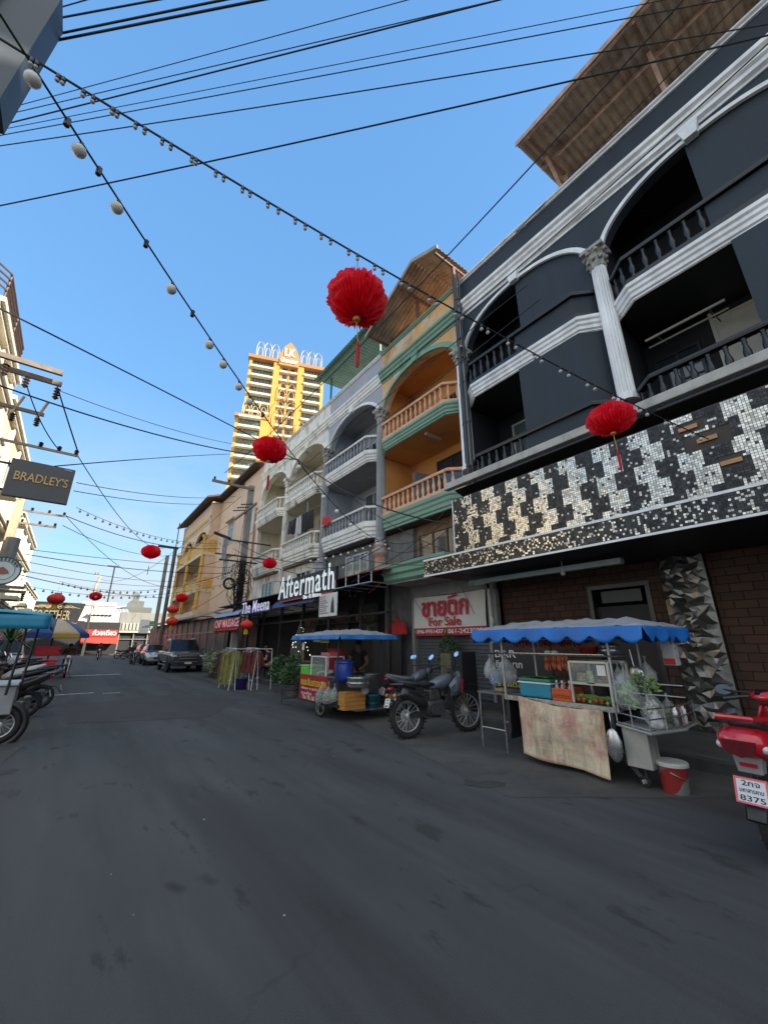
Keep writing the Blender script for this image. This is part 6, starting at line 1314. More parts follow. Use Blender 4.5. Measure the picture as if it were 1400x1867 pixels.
# dark menu boards behind
for k, (x, y, lb) in enumerate(((7.1,4.75,'black folding menu board with yellow and white lettering behind the cart'),(6.65,6.35,'tall black board box beside the grey dirt bike'))):
    t_ = thing('menu_board', lb, 'board', (x, y, .15)); g = G()
    if k == 0:
        g.box(x,x+.05,y-.45,y+.85,.35,1.5); g.obj('board', black, t_)
        for j in range(2): g = G(); g.box(x,x+.05,y-.4+j*1.1,y-.34+j*1.1,.15,.35); g.obj('leg', black, t_)
        yl = mat('yellow_letter', (.55,.48,.04), .5); wl_ = mat('chalk_white', (.6,.6,.58), .6)
        for j, (bd, yy, zz, w_, h_, mm) in enumerate((('BAR',5.55,1.22,.5,.14,wl_),('ยินดีมาก',5.55,1.03,.62,.14,wl_),('ราคา',5.55,.85,.45,.10,yl),('รายเดือน',5.55,.68,.7,.10,yl),('ไลน์ติดต่อ',5.55,.52,.6,.08,wl_))): facade_text(bd, x-.002, yy, yy-w_, zz, zz+h_, mm, t_, depth=.004)
    else:
        g.bbox(x,x+.45,y-.28,y+.28,.15,1.32,.01); g.obj('board', black, t_); g = G(); g.grid(lambda u, v_: (x-.03-.03*sin(u*12), y+.30-.28*u+.02*v_, 1.28-.85*v_), 18, 6); g.obj('cloth', mat('olive_cloth', (.11,.10,.055), .9, var=.3), t_, solid=.01)
# ================================================================ second cart
c2 = thing('food_cart', 'farther noodle cart with a faded blue canopy and a red lettered side panel', 'food cart', (5.1, 8.5, 0))
canopy(c2, 4.50, 6.02, 7.45, 9.75, 1.66, 1.79, .10, scal=.0, period=.4, m_edge=mat('faded_blue_valance', (.02,.15,.42), .6, var=.3))
dpost = mat('dark_blue_post', (.02,.025,.035), .5, .3)
for x, y in ((4.62,7.7),(4.62,9.45),(5.75,7.7),(5.75,9.45)): g = G(); g.tube([(x,y,.3),(x,y,1.66)], .018, 6); g.obj('canopy_post', dpost, c2)
g = G(); g.box(4.6,5.75,7.55,9.5,.24,.30); g.obj('deck', dsteel, c2); g = G(); g.box(4.62,5.7,8.1,9.4,.30,.72); g.obj('cabinet', mat('cart_cabinet', (.12,.12,.13), .5, .3), c2)
sgn_r = mat('dark_red_panel', (.28,.015,.02), .5, var=.2); g = G(); g.box(4.58,4.60,8.05,9.36,.26,.80); g.obj('red_panel', sgn_r, c2)
yl2 = mat('yellow_panel_letter', (.60,.45,.03), .5); facade_text('ขนมจีนราดแกง', 4.578, 9.30, 8.10, .57, .73, yl2, c2, depth=.004, bold=.02); facade_text('เส้นสด ๆ ทุกวัน', 4.578, 9.25, 8.45, .47, .54, wht, c2, depth=.004, name='small_lettering'); facade_text('รสเด็ด', 4.578, 9.25, 8.75, .38, .44, wht, c2, depth=.004, name='small_lettering')
g = G(); g.box(4.572,4.579,8.35,9.2,.28,.37); g.obj('picture_strip', mat('food_picture', (.45,.42,.38), .5, col2=(.3,.06,.05), thr=(.45,.55), scale=9), c2)
g = G(); g.box(4.64,4.66,8.2,8.9,1.52,1.64); g.obj('white_plate', white, c2); g = G(); g.box(4.63,4.64,8.15,8.55,1.50,1.64); g.obj('yellow_plate', mat('yellow_plate', (.5,.38,.02), .5), c2)
g = G(); g.box(4.60,4.605,9.28,9.40,1.34,1.50); g.obj('hanging_card', white, c2)
wheel(c2, (4.57,8.29,.26), .26, .06, 'x', 5, hub=.05, m_r=mat('grey_wheel_paint', (.16,.15,.14), .6)); wheel(c2, (5.62,8.1,.24), .24, .06, 'x', 5, hub=.05)
g = G()
for z0_ in (.12,.3,.45): g.tube([(4.7,9.5,z0_),(4.7,10.6,z0_)], .01, 6); g.tube([(5.5,9.5,z0_),(5.5,10.6,z0_)], .01, 6); g.tube([(4.7,10.6,z0_),(5.5,10.6,z0_)], .01, 6)
for x in (4.7,5.5): g.tube([(x,10.6,0.0),(x,10.6,.45)], .012, 6)
g.obj('front_rack', dpost, c2)
g = G(); g.box(5.72,5.74,9.2,10.1,.75,1.35); g.obj('red_tinsel_panel', mat('red_tinsel', (.30,.01,.015), .3, .4, col2=(.6,.1,.1), thr=(.6,.65), scale=30), c2)
t_ = thing('water_barrel', 'deep blue plastic barrel with a lid on the farther noodle cart', 'barrel', (4.82, 7.82, .72)); g = G(); g.smooth = True; g.lathe([(.17,.72),(.19,.8),(.19,1.05),(.18,1.08)], (4.85,7.85,0), 22); g.obj('barrel', blue_p, t_); g = G(); g.lathe([(.195,1.08),(.2,1.09),(.195,1.12),(.14,1.15),(.001,1.15)], (4.85,7.85,0), 22); g.obj('lid', blue_p, t_)
t_ = thing('glass_case', 'small white framed glass case on the noodle cart left of the blue barrel', 'display case', (4.8, 8.5, .72)); g = G()
for x in (4.65,5.1):
    for y in (8.25,8.95): g.box(x-.012,x+.012,y-.012,y+.012,.72,1.2)
    for z0_ in (.73,1.2): g.box(x-.011,x+.011,8.26,8.94,z0_-.011,z0_+.011)
for y in (8.25,8.95): g.box(4.66,5.09,y-.011,y+.011,1.189,1.211)
g.obj('frame', white, t_); g = G(); g.box(4.648,4.652,8.26,8.94,.74,1.19); g.obj('glass', glassm, t_)
g = G(); g.smooth = True
for k in range(12): g.ball((4.85+.1*random.uniform(-1,1), 8.6+.25*random.uniform(-1,1), .78+.12*random.random()), .06, 8, 6, sz=.6)
g.obj('contents', mat('noodle_coils', (.4,.38,.32), .6), t_)
t_ = thing('cool_box', 'bright green cool box on the far end of the noodle cart', 'cool box', (4.8, 9.2, .72)); g = G(); g.bbox(4.62,5.0,9.02,9.5,.74,.96,.02); g.obj('box', green_p, t_); g = G(); g.bbox(4.61,5.01,9.01,9.51,.965,1.0,.01); g.obj('lid', mat('pale_green_lid', (.3,.55,.2), .4), t_)
g = G(); g.bbox(4.75,5.0,8.3,8.7,1.215,1.29,.01); single(g, 'pink_tray', mat('pink_plastic', (.6,.16,.2), .4), 'pink tray of packets on top of the white framed glass case', 'tray')
t_ = thing('steam_pot', 'wide steel noodle pot on the right end of the noodle cart', 'pot', (5.1, 7.7, .72)); g = G(); g.smooth = True; g.lathe([(.22,.64),(.235,.66),(.235,.80),(.25,.81),(.25,.83),(.235,.83),(.225,.78),(.001,.76)], (4.95,7.42,0), 26); g.obj('pot', stl, t_); g = G(); g.lathe([(.242,.71),(.245,.72),(.242,.73)], (4.95,7.42,0), 26); g.obj('band', stl, t_)
g = G(); g.smooth = True; g.lathe([(.15,.50),(.155,.86),(.16,.87)], (5.34,7.48,0), 22); single(g, 'steel_drum', mat('dull_steel_drum', (.18,.17,.165), .45, .7, var=.3), 'dull upright steel drum beside the noodle pot', 'drum')
t_ = thing('wooden_crate', 'yellow brown wooden crate slung on the right end of the noodle cart', 'crate', (4.85, 7.35, .2)); wcr = mat('varnished_crate_wood', (.42,.20,.045), .5, var=.3, scale=2, streak=(1,1,14))
g = G()
for k in range(4): g.bbox(4.62,5.10,7.36,7.38,.22+k*.078,.292+k*.078,.005); g.bbox(4.60,4.62,7.37,7.62,.22+k*.078,.292+k*.078,.005)
g.box(4.62,5.10,7.38,7.62,.22,.53); g.bbox(4.605,5.105,7.365,7.62,.532,.55,.005); g.obj('crate', wcr, t_)
t_ = thing('water_pail', 'dark teal lidded pail hung at the right end of the noodle cart', 'pail', (5.32, 7.35, .2)); g = G(); g.smooth = True; g.lathe([(.10,.20),(.135,.44),(.15,.45)], (5.34,7.42,0), 20); g.lathe([(.125,.3),(.13,.31),(.125,.32)], (5.34,7.42,0), 20); g.obj('pail', mat('dark_teal_plastic', (.015,.09,.13), .4), t_); g = G(); g.lathe([(.15,.452),(.15,.475),(.001,.485)], (5.34,7.42,0), 20); g.obj('lid', mat('dark_teal_plastic', (.015,.09,.13), .4), t_)
gv = mat('cucumber_slices', (.10,.20,.06), .5, var=.5, scale=20)
bag(None, (4.55,8.22,.28), .30, .42, clear_bag, gv, label='left clear bag of cut greens hanging on the red cart panel'); bag(None, (4.54,7.92,.30), .26, .42, clear_bag, gv, label='middle clear bag of cut greens hanging by the wooden crate'); bag(None, (4.56,7.70,.36), .20, .34, clear_bag, gv, label='right small clear bag of greens above the wooden crate'); bag(None, (5.05,7.30,.50), .16, .30, clear_bag, None, label='empty clear bags hanging below the noodle pot')
g = G(); g.box(4.85,5.75,7.30,7.56,.19,.215); g.obj('end_tray', steel, c2)
# clothes racks
rkm = mat('white_rack_tube', (.55,.56,.56), .4, var=.1)
for k, (x0_, y0_, lb, cols) in enumerate(((4.62,14.45,'white clothes rack with an olive shawl and a purple bucket below',[(.20,.19,.055),(.22,.21,.07),(.10,.03,.035)]),(5.25,14.1,'second white clothes rack hung with dull red shirts',[(.13,.03,.03),(.15,.04,.04),(.10,.03,.035)]))):
    t_ = thing('clothes_rack', lb, 'clothes rack', (x0_, y0_, 0)); w_ = .75
    g = G()
    for y in (y0_, y0_+1.1): g.tube([(x0_-.12,y,0),(x0_,y,1.32),(x0_+.10,y,0)], .016, 6)
    g.tube([(x0_,y0_,1.32),(x0_,y0_+1.1,1.32)], .016, 6); g.tube([(x0_-.09,y0_,.3),(x0_-.09,y0_+1.1,.3)], .012, 6); g.tube([(x0_-.1,y0_-.02,1.3),(x0_+.5,y0_-.02,1.3)], .014, 6); g.tube([(x0_+.5,y0_-.02,1.3),(x0_+.52,y0_-.1,0)], .014, 6); g.obj('frame', rkm, t_)
    for j, c_ in enumerate(cols):
        y = y0_+.2+.33*j; m_ = mat('garment_%d_%d' % (k, j), c_, .9, var=.35, scale=7)
        g = G(); g.grid(lambda u, v_: (x0_-.30+.6*u-.10*v_*(.5-u)+.0, y+.05*sin(u*9+j)*v_+.03*sin(u*21), 1.26-.14*abs(u-.5)*2*(1-v_)-(.98 if k == 0 and j < 2 else .62)*v_-.12*v_*sin(u*4+j)), 16, 10); g.obj('garment', m_, t_, solid=.012)
        g = G(); g.tube([(x0_-.22,y,1.18),(x0_,y,1.28),(x0_+.22,y,1.18)], .006, 5); g.obj('hanger', rkm, t_)
t_ = thing('purple_bucket', 'square purple plastic bucket standing under the olive shawl rack', 'bucket', (5.0, 14.55, 0)); g = G(); g.smooth = True; g.lathe([(.17,0),(.22,.34),(.235,.345),(.235,.36),(.2,.36)], (4.95,14.6,0), 20); g.obj('pail', mat('purple_plastic', (.045,.03,.17), .4), t_)
# flowering shrubs and pots
potm = mat('grey_pot', (.10,.10,.10), .7, var=.3); bushm = mat('bush_leaf', (.05,.115,.035), .6, var=.5, scale=5); bushl = mat('pale_bush_leaf', (.22,.25,.15), .65, var=.4, scale=6)
def potted(label, x, y, r, h, m_, n, z=0, sz=.09, pr=None, name='potted_shrub'):
    t_ = thing(name, label, 'plant', (x, y, z)); pr = pr or r*.6
    g = G(); g.lathe([(pr*.7,z),(pr,z+h*.35),(pr*1.06,z+h*.36),(pr*.95,z+h*.36),(pr*.5,z+h*.34)], (x,y,0), 18); g.obj('pot', potm, t_)
    g = G()
    for k in range(7): a = k*.9; g.tube([(x,y,z+h*.3),(x+.4*r*cos(a),y+.4*r*sin(a),z+h*.55),(x+.7*r*cos(a),y+.7*r*sin(a),z+h*.8)], .012, 5)
    g.obj('stem', wood, t_); g = G(); leafball(g, (x,y,z+h*.66), r, n, sz); g.obj('foliage', m_, t_); return t_
potted('bushy dark green shrub in front of the bar, beside the noodle cart', 5.95, 13.1, .55, 1.0, bushm, 700, sz=.10); potted('smaller green shrub between the bar shrub and the noodle cart', 5.6, 11.9, .40, .85, bushm, 420, sz=.09)
potted('pale flowering shrub beside the parked pickup', 5.75, 20.6, .62, 1.1, bushl, 700, sz=.10); potted('pale flowering shrub nearest the clothes racks', 5.6, 19.4, .55, 1.0, bushl, 600, sz=.10)
potted('tall thin leafy plant in front of the grey roller shutter', 8.0, 7.75, .28, 1.3, bushm, 260, z=.15, sz=.07, pr=.16)
g = G(); leafball(g, (8.0,7.75,1.35), .22, 200, .07); leafball(g, (7.95,7.7,1.6), .14, 90, .06); 
o = g.obj('upper_foliage', bushm, bpy.data.objects['potted_shrub.004']); 
# bar tables in the shadow, with ornaments
for k, (x, y) in enumerate(((6.6,13.2),(6.7,15.2),(6.6,17.2))):
    t_ = thing('bar_table', ['dark bar table behind the bushy shrub','dark bar table in the middle of the shadowy frontage','dark bar table nearest the massage sign'][k], 'table', (x, y, .15)); g = G(); g.bbox(x-.35,x+.35,y-.35,y+.35,.86,.9,.01); g.obj('tabletop', wood, t_)
    for a, b in ((-.3,-.3),(.3,-.3),(-.3,.3),(.3,.3)): g = G(); g.box(x+a-.025,x+a+.025,y+b-.025,y+b+.025,.15,.86); g.obj('leg', black, t_)
    for j, yy in enumerate((y-.7, y+.7)):
        s_ = thing('bar_stool', 'dark wooden bar stool in the shade, %s the %s' % (('right of','left of')[j], ('table behind the bushy shrub','middle bar table','table nearest the massage sign')[k]), 'stool', (x-.1, yy, .15)); g = G(); g.lathe([(.16,.66),(.17,.68),(.16,.7)], (x-.1,yy,0), 14); g.obj('seat', wood, s_)
        for a in range(4): g = G(); q = a*pi/2+.78; g.tube([(x-.1+.12*cos(q),yy+.12*sin(q),.66),(x-.1+.19*cos(q),yy+.19*sin(q),.15)], .015, 5); g.obj('leg', black, s_)
t_ = thing('statue', 'small golden figurine on the bar table by the shrub', 'figurine', (6.4,12.95,.9)); g = G(); g.smooth = True; g.lathe([(.09,.9),(.06,.98),(.07,1.06),(.045,1.14),(.055,1.2),(.04,1.27),(.01,1.32)], (6.35,12.95,0), 12); g.obj('figure', mat('tan_figurine', (.42,.28,.14), .6, var=.3), t_)
t_ = thing('light_tree', 'small tinsel tree dotted with white lights in the dark bar', 'ornament', (6.9,14.2,.15)); g = G()
g.lathe([(.4,1.0),(.02,2.3)], (6.9,14.3,0), 14); g.obj('tree', mat('dark_tinsel', (.03,.035,.02), .7), t_)
wl3 = mat('tiny_white_light', (.8,.8,.7), .4, emit=(1,.9,.7), es=1.2)
g = G()
for k in range(60): a = random.uniform(0,6.28); u = random.random(); g.ball((6.9+.42*(1-u)*cos(a), 14.3+.42*(1-u)*sin(a), 1.0+1.3*u), .014, 6, 4)
g.obj('light_dots', wl3, t_)
# ================================================================ motorcycles (local axes: x forward, y left, z up)
redpaint = mat('red_gloss_paint', (.50,.008,.022), .2, var=.05, coat=.8); greyp = mat('grey_blue_gloss', (.10,.125,.15), .38, var=.08, coat=.4); blackp = mat('black_gloss', (.012,.012,.014), .2, var=.1, coat=.5)
whitep = mat('white_gloss', (.62,.62,.62), .25, var=.05, coat=.4); seatm = mat('black_seat_vinyl', (.02,.02,.022), .5, var=.2, bump=.1); lensr = mat('red_lens', (.35,.01,.015), .1, var=.2, coat=.6); lensw = mat('clear_lens', (.6,.6,.6), .08, var=.25, scale=20, coat=.6); amber = mat('amber_lens', (.6,.2,.01), .2)
mirm = mat('mirror_glass', (.75,.8,.85), .02, 1.0, var=.02); engm = mat('grey_engine_metal', (.16,.16,.165), .4, .8, var=.4, scale=25); darkred = mat('dark_red_paint', (.16,.008,.015), .25, coat=.5)
def loft(g, secs, n=14, cap=True, p=2.4):
    """skin of superellipse sections (x, zc, half_w, half_h)"""
    vs = []
    for (x, zc_, hw, hh) in secs:
        for k in range(n):
            a = 2*pi*k/n; c, s_ = cos(a), sin(a); vs.append((x, hw*math.copysign(abs(c)**(2/p), c), zc_+hh*math.copysign(abs(s_)**(2/p), s_)))
    m = len(secs); fs = [(i*n+k, i*n+(k+1) % n, (i+1)*n+(k+1) % n, (i+1)*n+k) for i in range(m-1) for k in range(n)]
    if cap: fs += [tuple(range(n))[::-1], tuple(range((m-1)*n, m*n))]
    g._add(vs, fs)
def plate(par, x, z, tilt=.35, lines=('',), w_=.17, h=.14, frame=None, y=0, m_=None):
    g = G(); ux = V((-sin(tilt)*-1, 0, cos(tilt))); ux = V((sin(tilt)*-1, 0, cos(tilt))) if False else V((sin(tilt), 0, cos(tilt)))
    o = V((x, y, z)); nx = V((-cos(tilt), 0, sin(tilt))); yd = V((0,-1,0))
    def Q(a, b, d): return o+yd*a+ux*b+nx*d
    vs = [Q(-w_/2,-h/2,0),Q(w_/2,-h/2,0),Q(w_/2,h/2,0),Q(-w_/2,h/2,0)]; g._add(vs+[p-nx*.004 for p in vs], [(0,1,2,3),(4,7,6,5),(0,4,5,1),(1,5,6,2),(2,6,7,3),(3,7,4,0)]); pl = g.obj('number_plate', m_ or whitep, par)
    if frame:
        g = G()
        for (a0,a1,b0,b1) in ((-w_/2-.012,w_/2+.012,h/2,h/2+.012),(-w_/2-.012,w_/2+.012,-h/2-.012,-h/2),(-w_/2-.012,-w_/2,-h/2,h/2),(w_/2,w_/2+.012,-h/2,h/2)):
            vs = [Q(a0,b0,.004),Q(a1,b0,.004),Q(a1,b1,.004),Q(a0,b1,.004)]; g._add(vs+[p-nx*.01 for p in vs], [(0,1,2,3),(4,7,6,5),(0,4,5,1),(1,5,6,2),(2,6,7,3),(3,7,4,0)])
        g.obj('plate_frame', frame, pl)
    n = len(lines)
    for i, (t, fw, fh) in enumerate(lines):
        zz = h/2-h*(i+.5)/n; text(t, Q(-w_*fw/2, zz-h*fh/2/n, .002), yd, ux, w_*fw, h*fh/n, mat('plate_ink', (.02,.025,.06), .5), pl, name='plate_lettering', depth=.001, bold=.01)
    return pl
def mirror(par, base, tip, s=.05, sx=1.35, gm_=None):
    g = G(); g.tube([base, ((base[0]+tip[0])/2-.02, (base[1]+tip[1])/2, (base[2]+tip[2])/2), tip], .006, 6); m_ = g.obj('mirror', plblack, par)
    T_ = Matrix.Translation(tip) @ Matrix.Rotation(R(24), 4, 'Y'); g = G(); g.M = T_; g.lathe([(s*.7,.03),(s*1.05,.008),(s*1.05,0)], (0,0,0), 18, 'x', sx=sx); g.obj('mirror_shell', plblack, m_); g = G(); g.M = T_; g.lathe([(.001,-.001),(s*.98,-.002)], (0,0,0), 18, 'x', sx=sx); g.obj('mirror_glass', gm_ or mirm, m_)
def dirt_bike(label, loc, rz, tank=None, group='motorcycles parked by the pavement', L=1.24, plates=True, steer=.45, tailc=None):
    t_ = thing('motorcycle', label, 'motorcycle', loc, rz, group, world=False); tank = tank or greyp
    wheel(t_, (0,0,.335), .335, .10, 'y', 18, knob=True, disc=True); fw = (L,0,.345)
    wheel(t_, (L,.0,.345), .345, .075, 'y', 18, knob=True, disc=True)
    g = G(); 
    for y in (-.085,.085): g.tube([(L+.0,y,.345),(L-.16,y,.72),(L-.27,y,1.0)], [.024,.03,.024], 8)
    g.obj('fork', mat('gold_fork', (.22,.17,.08), .35, .7), t_)
    g = G(); g.tube([(L-.27,-.12,1.0),(L-.27,.12,1.0)], .02, 6); g.tube([(L-.36,-.38,1.08),(L-.30,-.2,1.12),(L-.28,-.06,1.04),(L-.28,.06,1.04),(L-.30,.2,1.12),(L-.36,.38,1.08)], .013, 8); g.obj('handlebar', dsteel, t_)
    g = G()
    for s_ in (-1,1): g.tube([(L-.34,s_*.30,1.095),(L-.38,s_*.43,1.07)], .019, 8); g.tube([(L-.27,s_*.28,1.09),(L-.30,s_*.40,1.06)], .006, 5)
    g.obj('grip', plblack, t_)
    g = G(); g.smooth = True; loft(g, [(L-.28,.88,.07,.06),(L-.36,.87,.12,.10),(L-.50,.83,.14,.11),(L-.66,.80,.11,.08),(L-.78,.78,.07,.05)], 16); 
    for s_ in (-1,1): g._add([(L-.14,s_*.19,.86),(L-.28,s_*.17,.93),(L-.45,s_*.15,.78),(L-.38,s_*.14,.60),(L-.22,s_*.18,.62)], [(0,1,2,3,4)])
    g.obj('tank', tank, t_, solid=.008)
    g = G(); g.smooth = True; loft(g, [(L-.70,.80,.10,.04),(L-.9,.80,.11,.045),(.12,.83,.10,.045),(-.12,.86,.08,.03)], 14); g.obj('seat', seatm, t_)
    g = G(); loft(g, [(.15,.77,.10,.05),(-.1,.82,.09,.045),(-.32,.83,.05,.02)], 12); g.obj('tail_panel', tailc or blackp, t_)
    g = G(); g.smooth = True; loft(g, [(L+.32,.74,.045,.006),(L+.14,.78,.07,.012),(L-.08,.75,.065,.012),(L-.2,.70,.05,.01)], 10); g.obj('front_mudguard', blackp, t_)
    g = G(); g.smooth = True; loft(g, [(L-.14,.97,.05,.03),(L-.12,.92,.11,.10),(L-.18,.88,.10,.10)], 12); g.obj('headlamp_cowl', tank, t_)
    g = G(); g.bbox(.35,.68,-.13,.13,.30,.55,.03); g.bbox(.42,.60,-.09,.09,.55,.72,.02)
    for k in range(5): g.box(.40,.62,-.10,.10,.565+k*.03,.578+k*.03)
    g.lathe([(.11,-.16),(.12,-.14),(.12,.14),(.11,.16)], (.44,0,.40), 18, 'y'); g.lathe([(.07,-.15),(.075,.15)], (.60,0,.37), 16, 'y'); g.obj('engine', engm, t_)
    g = G(); g.tube([(L-.30,0,.92),(L-.36,0,.60),(.62,0,.32),(.30,0,.28)], .03, 8); g.tube([(L-.34,0,.82),(.30,0,.62),(.26,0,.30)], .028, 8); g.tube([(.30,.07,.62),(-.1,.06,.80)], .016, 6); g.tube([(.30,-.07,.62),(-.1,-.06,.80)], .016, 6); g.obj('frame', dsteel, t_)
    g = G()
    for y in (-.085,.085): g.prism([(0,.30),(.34,.30),(.36,.40),(0,.37)], 'y', y-.012, y+.012)
    g.obj('swing_arm', dsteel, t_)
    g = G(); g.smooth = True; g.tube([(.55,-.14,.30),(.38,-.17,.33),(.30,-.16,.48)], .02, 8); g.lathe([(.045,-.02),(.06,.0),(.07,.05),(.075,.40),(.06,.46)], (0,0,0), 16)
    g.v[-16*5:] = [tuple(V((.26,-.16,.50)) + Matrix.Rotation(R(-62), 3, 'Y') @ V(p)) for p in g.v[-16*5:]]; g.obj('exhaust', plblack, t_)
    g = G(); g.lathe([(.04,0),(.055,0),(.055,.012),(.04,.012)], (0,0,0), 16); g.v = [tuple(V((.26,-.16,.50)) + Matrix.Rotation(R(-62), 3, 'Y') @ (V(p)+V((0,0,.46)))) for p in g.v]; g.obj('exhaust_tip', steel, t_)
    g = G(); loft(g, [(-.36,.76,.035,.02),(-.33,.76,.06,.03),(-.28,.77,.06,.03)], 10); g.obj('tail_lamp', lensr, t_)
    g = G()
    for s_ in (-1,1): g.smooth = True; g.ball((-.30,s_*.14,.66), .032, 10, 8)
    g.tube([(-.28,-.12,.66),(-.28,.12,.66)], .008, 6); g.obj('indicator', amber, t_)
    g = G(); loft(g, [(-.16,.78,.05,.015),(-.30,.68,.06,.012),(-.36,.56,.06,.01)], 8); g.obj('plate_bracket', plblack, t_)
    if plates: plate(t_, -.375, .55, .3, (('1กข',.6,.7),('ชลบุรี',.7,.45),('2874',.75,.7)))
    for s_ in (-1,1): mirror(t_, (L-.33,s_*.24,1.11), (L-.40,s_*.40,1.28), .048)
    g = G(); g.tube([(.36,.12,.28),(.30,.26,.0)], .011, 6); g.obj('side_stand', dsteel, t_)
    g = G(); g.tube([(.30,-.20,.30),(.30,.20,.30)], .01, 6); g.obj('foot_peg', steel, t_)
    return t_
def aim(p, q): return atan2(q[1]-p[1], q[0]-p[0])
P0 = onZ(745,1347); P1 = onZ(850,1336)
bk = dirt_bike('grey and black dirt bike with knobbly tyres parked by the kerb in front', (P0.x, P0.y, 0), aim(P0, P1)+.05)
g = G(); L = 1.24
for s_ in (-1,1): g._add([(L-.15,s_*.195,.85),(L-.20,s_*.198,.88),(L-.24,s_*.20,.66),(L-.20,s_*.198,.64)], [(0,1,2,3)])
g.obj('red_stripe', redp, bk, solid=.002)
bk.rotation_euler = (R(-5), 0, bk.rotation_euler[2])
# two road bikes behind it
def road_bike(label, loc, rz, body, seatc, group='motorcycles parked by the pavement', L=1.1, simple=False, box=False):
    t_ = thing('motorcycle', label, 'motorcycle', loc, rz, group, world=False)
    for x in (0, L): wheel(t_, (x,0,.28), .28, .085, 'y', 8, disc=not simple)
    g = G(); 
    for y in (-.07,.07): g.tube([(L,y,.28),(L-.2,y,.85)], .022, 6)
    g.obj('fork', steel, t_)
    g = G(); g.smooth = True; loft(g, [(L-.20,.80,.06,.06),(L-.32,.80,.13,.11),(L-.5,.76,.13,.10),(L-.62,.72,.08,.06)], 14)
    loft(g, [(L-.25,.62,.12,.10),(L-.42,.55,.13,.14),(L-.6,.5,.09,.10)], 12); g.obj('tank', body, t_)
    g = G(); g.smooth = True; loft(g, [(L-.55,.72,.08,.04),(.2,.74,.12,.045),(-.1,.80,.10,.04),(-.22,.83,.06,.02)], 14); g.obj('seat', seatc, t_)
    g = G(); g.smooth = True; loft(g, [(.28,.66,.11,.06),(0,.72,.10,.06),(-.25,.80,.05,.03)], 12); g.obj('tail_panel', body, t_)
    g = G(); g.bbox(.38,.72,-.12,.12,.25,.55,.03); g.lathe([(.1,-.14),(.1,.14)], (.46,0,.36), 14, 'y'); g.obj('engine', engm, t_)
    g = G(); g.tube([(L-.22,0,.80),(.72,0,.3),(.3,0,.28),(.25,0,.65),(L-.25,0,.72)], .025, 6); g.obj('frame', dsteel, t_)
    g = G(); g.smooth = True; g.tube([(.6,-.13,.28),(.3,-.15,.25),(-.15,-.17,.33)], [.02,.04,.05], 10); g.obj('exhaust', steel if not simple else plblack, t_)
    g = G(); g.tube([(L-.30,-.34,.98),(L-.24,-.12,.98),(L-.22,0,.92),(L-.24,.12,.98),(L-.30,.34,.98)], .012, 6); g.obj('handlebar', dsteel, t_)
    g = G(); g.smooth = True; loft(g, [(L-.06,.88,.06,.05),(L-.12,.88,.10,.09),(L-.2,.86,.08,.08)], 12); g.obj('headlamp', lensw if simple else body, t_)
    g = G(); loft(g, [(-.29,.74,.04,.02),(-.25,.75,.06,.035),(-.2,.76,.06,.03)], 10); g.obj('tail_lamp', lensr, t_)
    g = G(); g.smooth = True; loft(g, [(L+.22,.50,.05,.01),(L,.58,.06,.015),(L-.2,.5,.05,.01)], 8); loft(g, [(-.15,.62,.05,.012),(-.3,.48,.06,.01),(-.33,.36,.06,.01)], 8); g.obj('mudguard', plblack, t_)
    plate(t_, -.34, .50, .3, () if simple else (('3ขค',.6,.7),('4512',.75,.8)))
    for s_ in (-1,1): mirror(t_, (L-.28,s_*.22,.99), (L-.32,s_*.34,1.17), .05)
    if box: g = G(); g.bbox(-.42,-.02,-.22,.22,.86,1.2,.03); g.obj('top_box', plblack, t_)
    g = G(); g.tube([(.4,.1,.26),(.36,.22,0)], .01, 6); g.obj('side_stand', dsteel, t_)
    return t_
P0 = onZ(716,1302); road_bike('dark red motorbike with white and red tail parked beside the dirt bike', (P0.x+.05, P0.y, 0), -.15, darkred, seatm)
road_bike('grey tailed motorbike between the dark red one and the noodle cart', (5.95, 7.45, 0), -.05, greyp, mat('grey_seat_vinyl', (.17,.18,.19), .5))
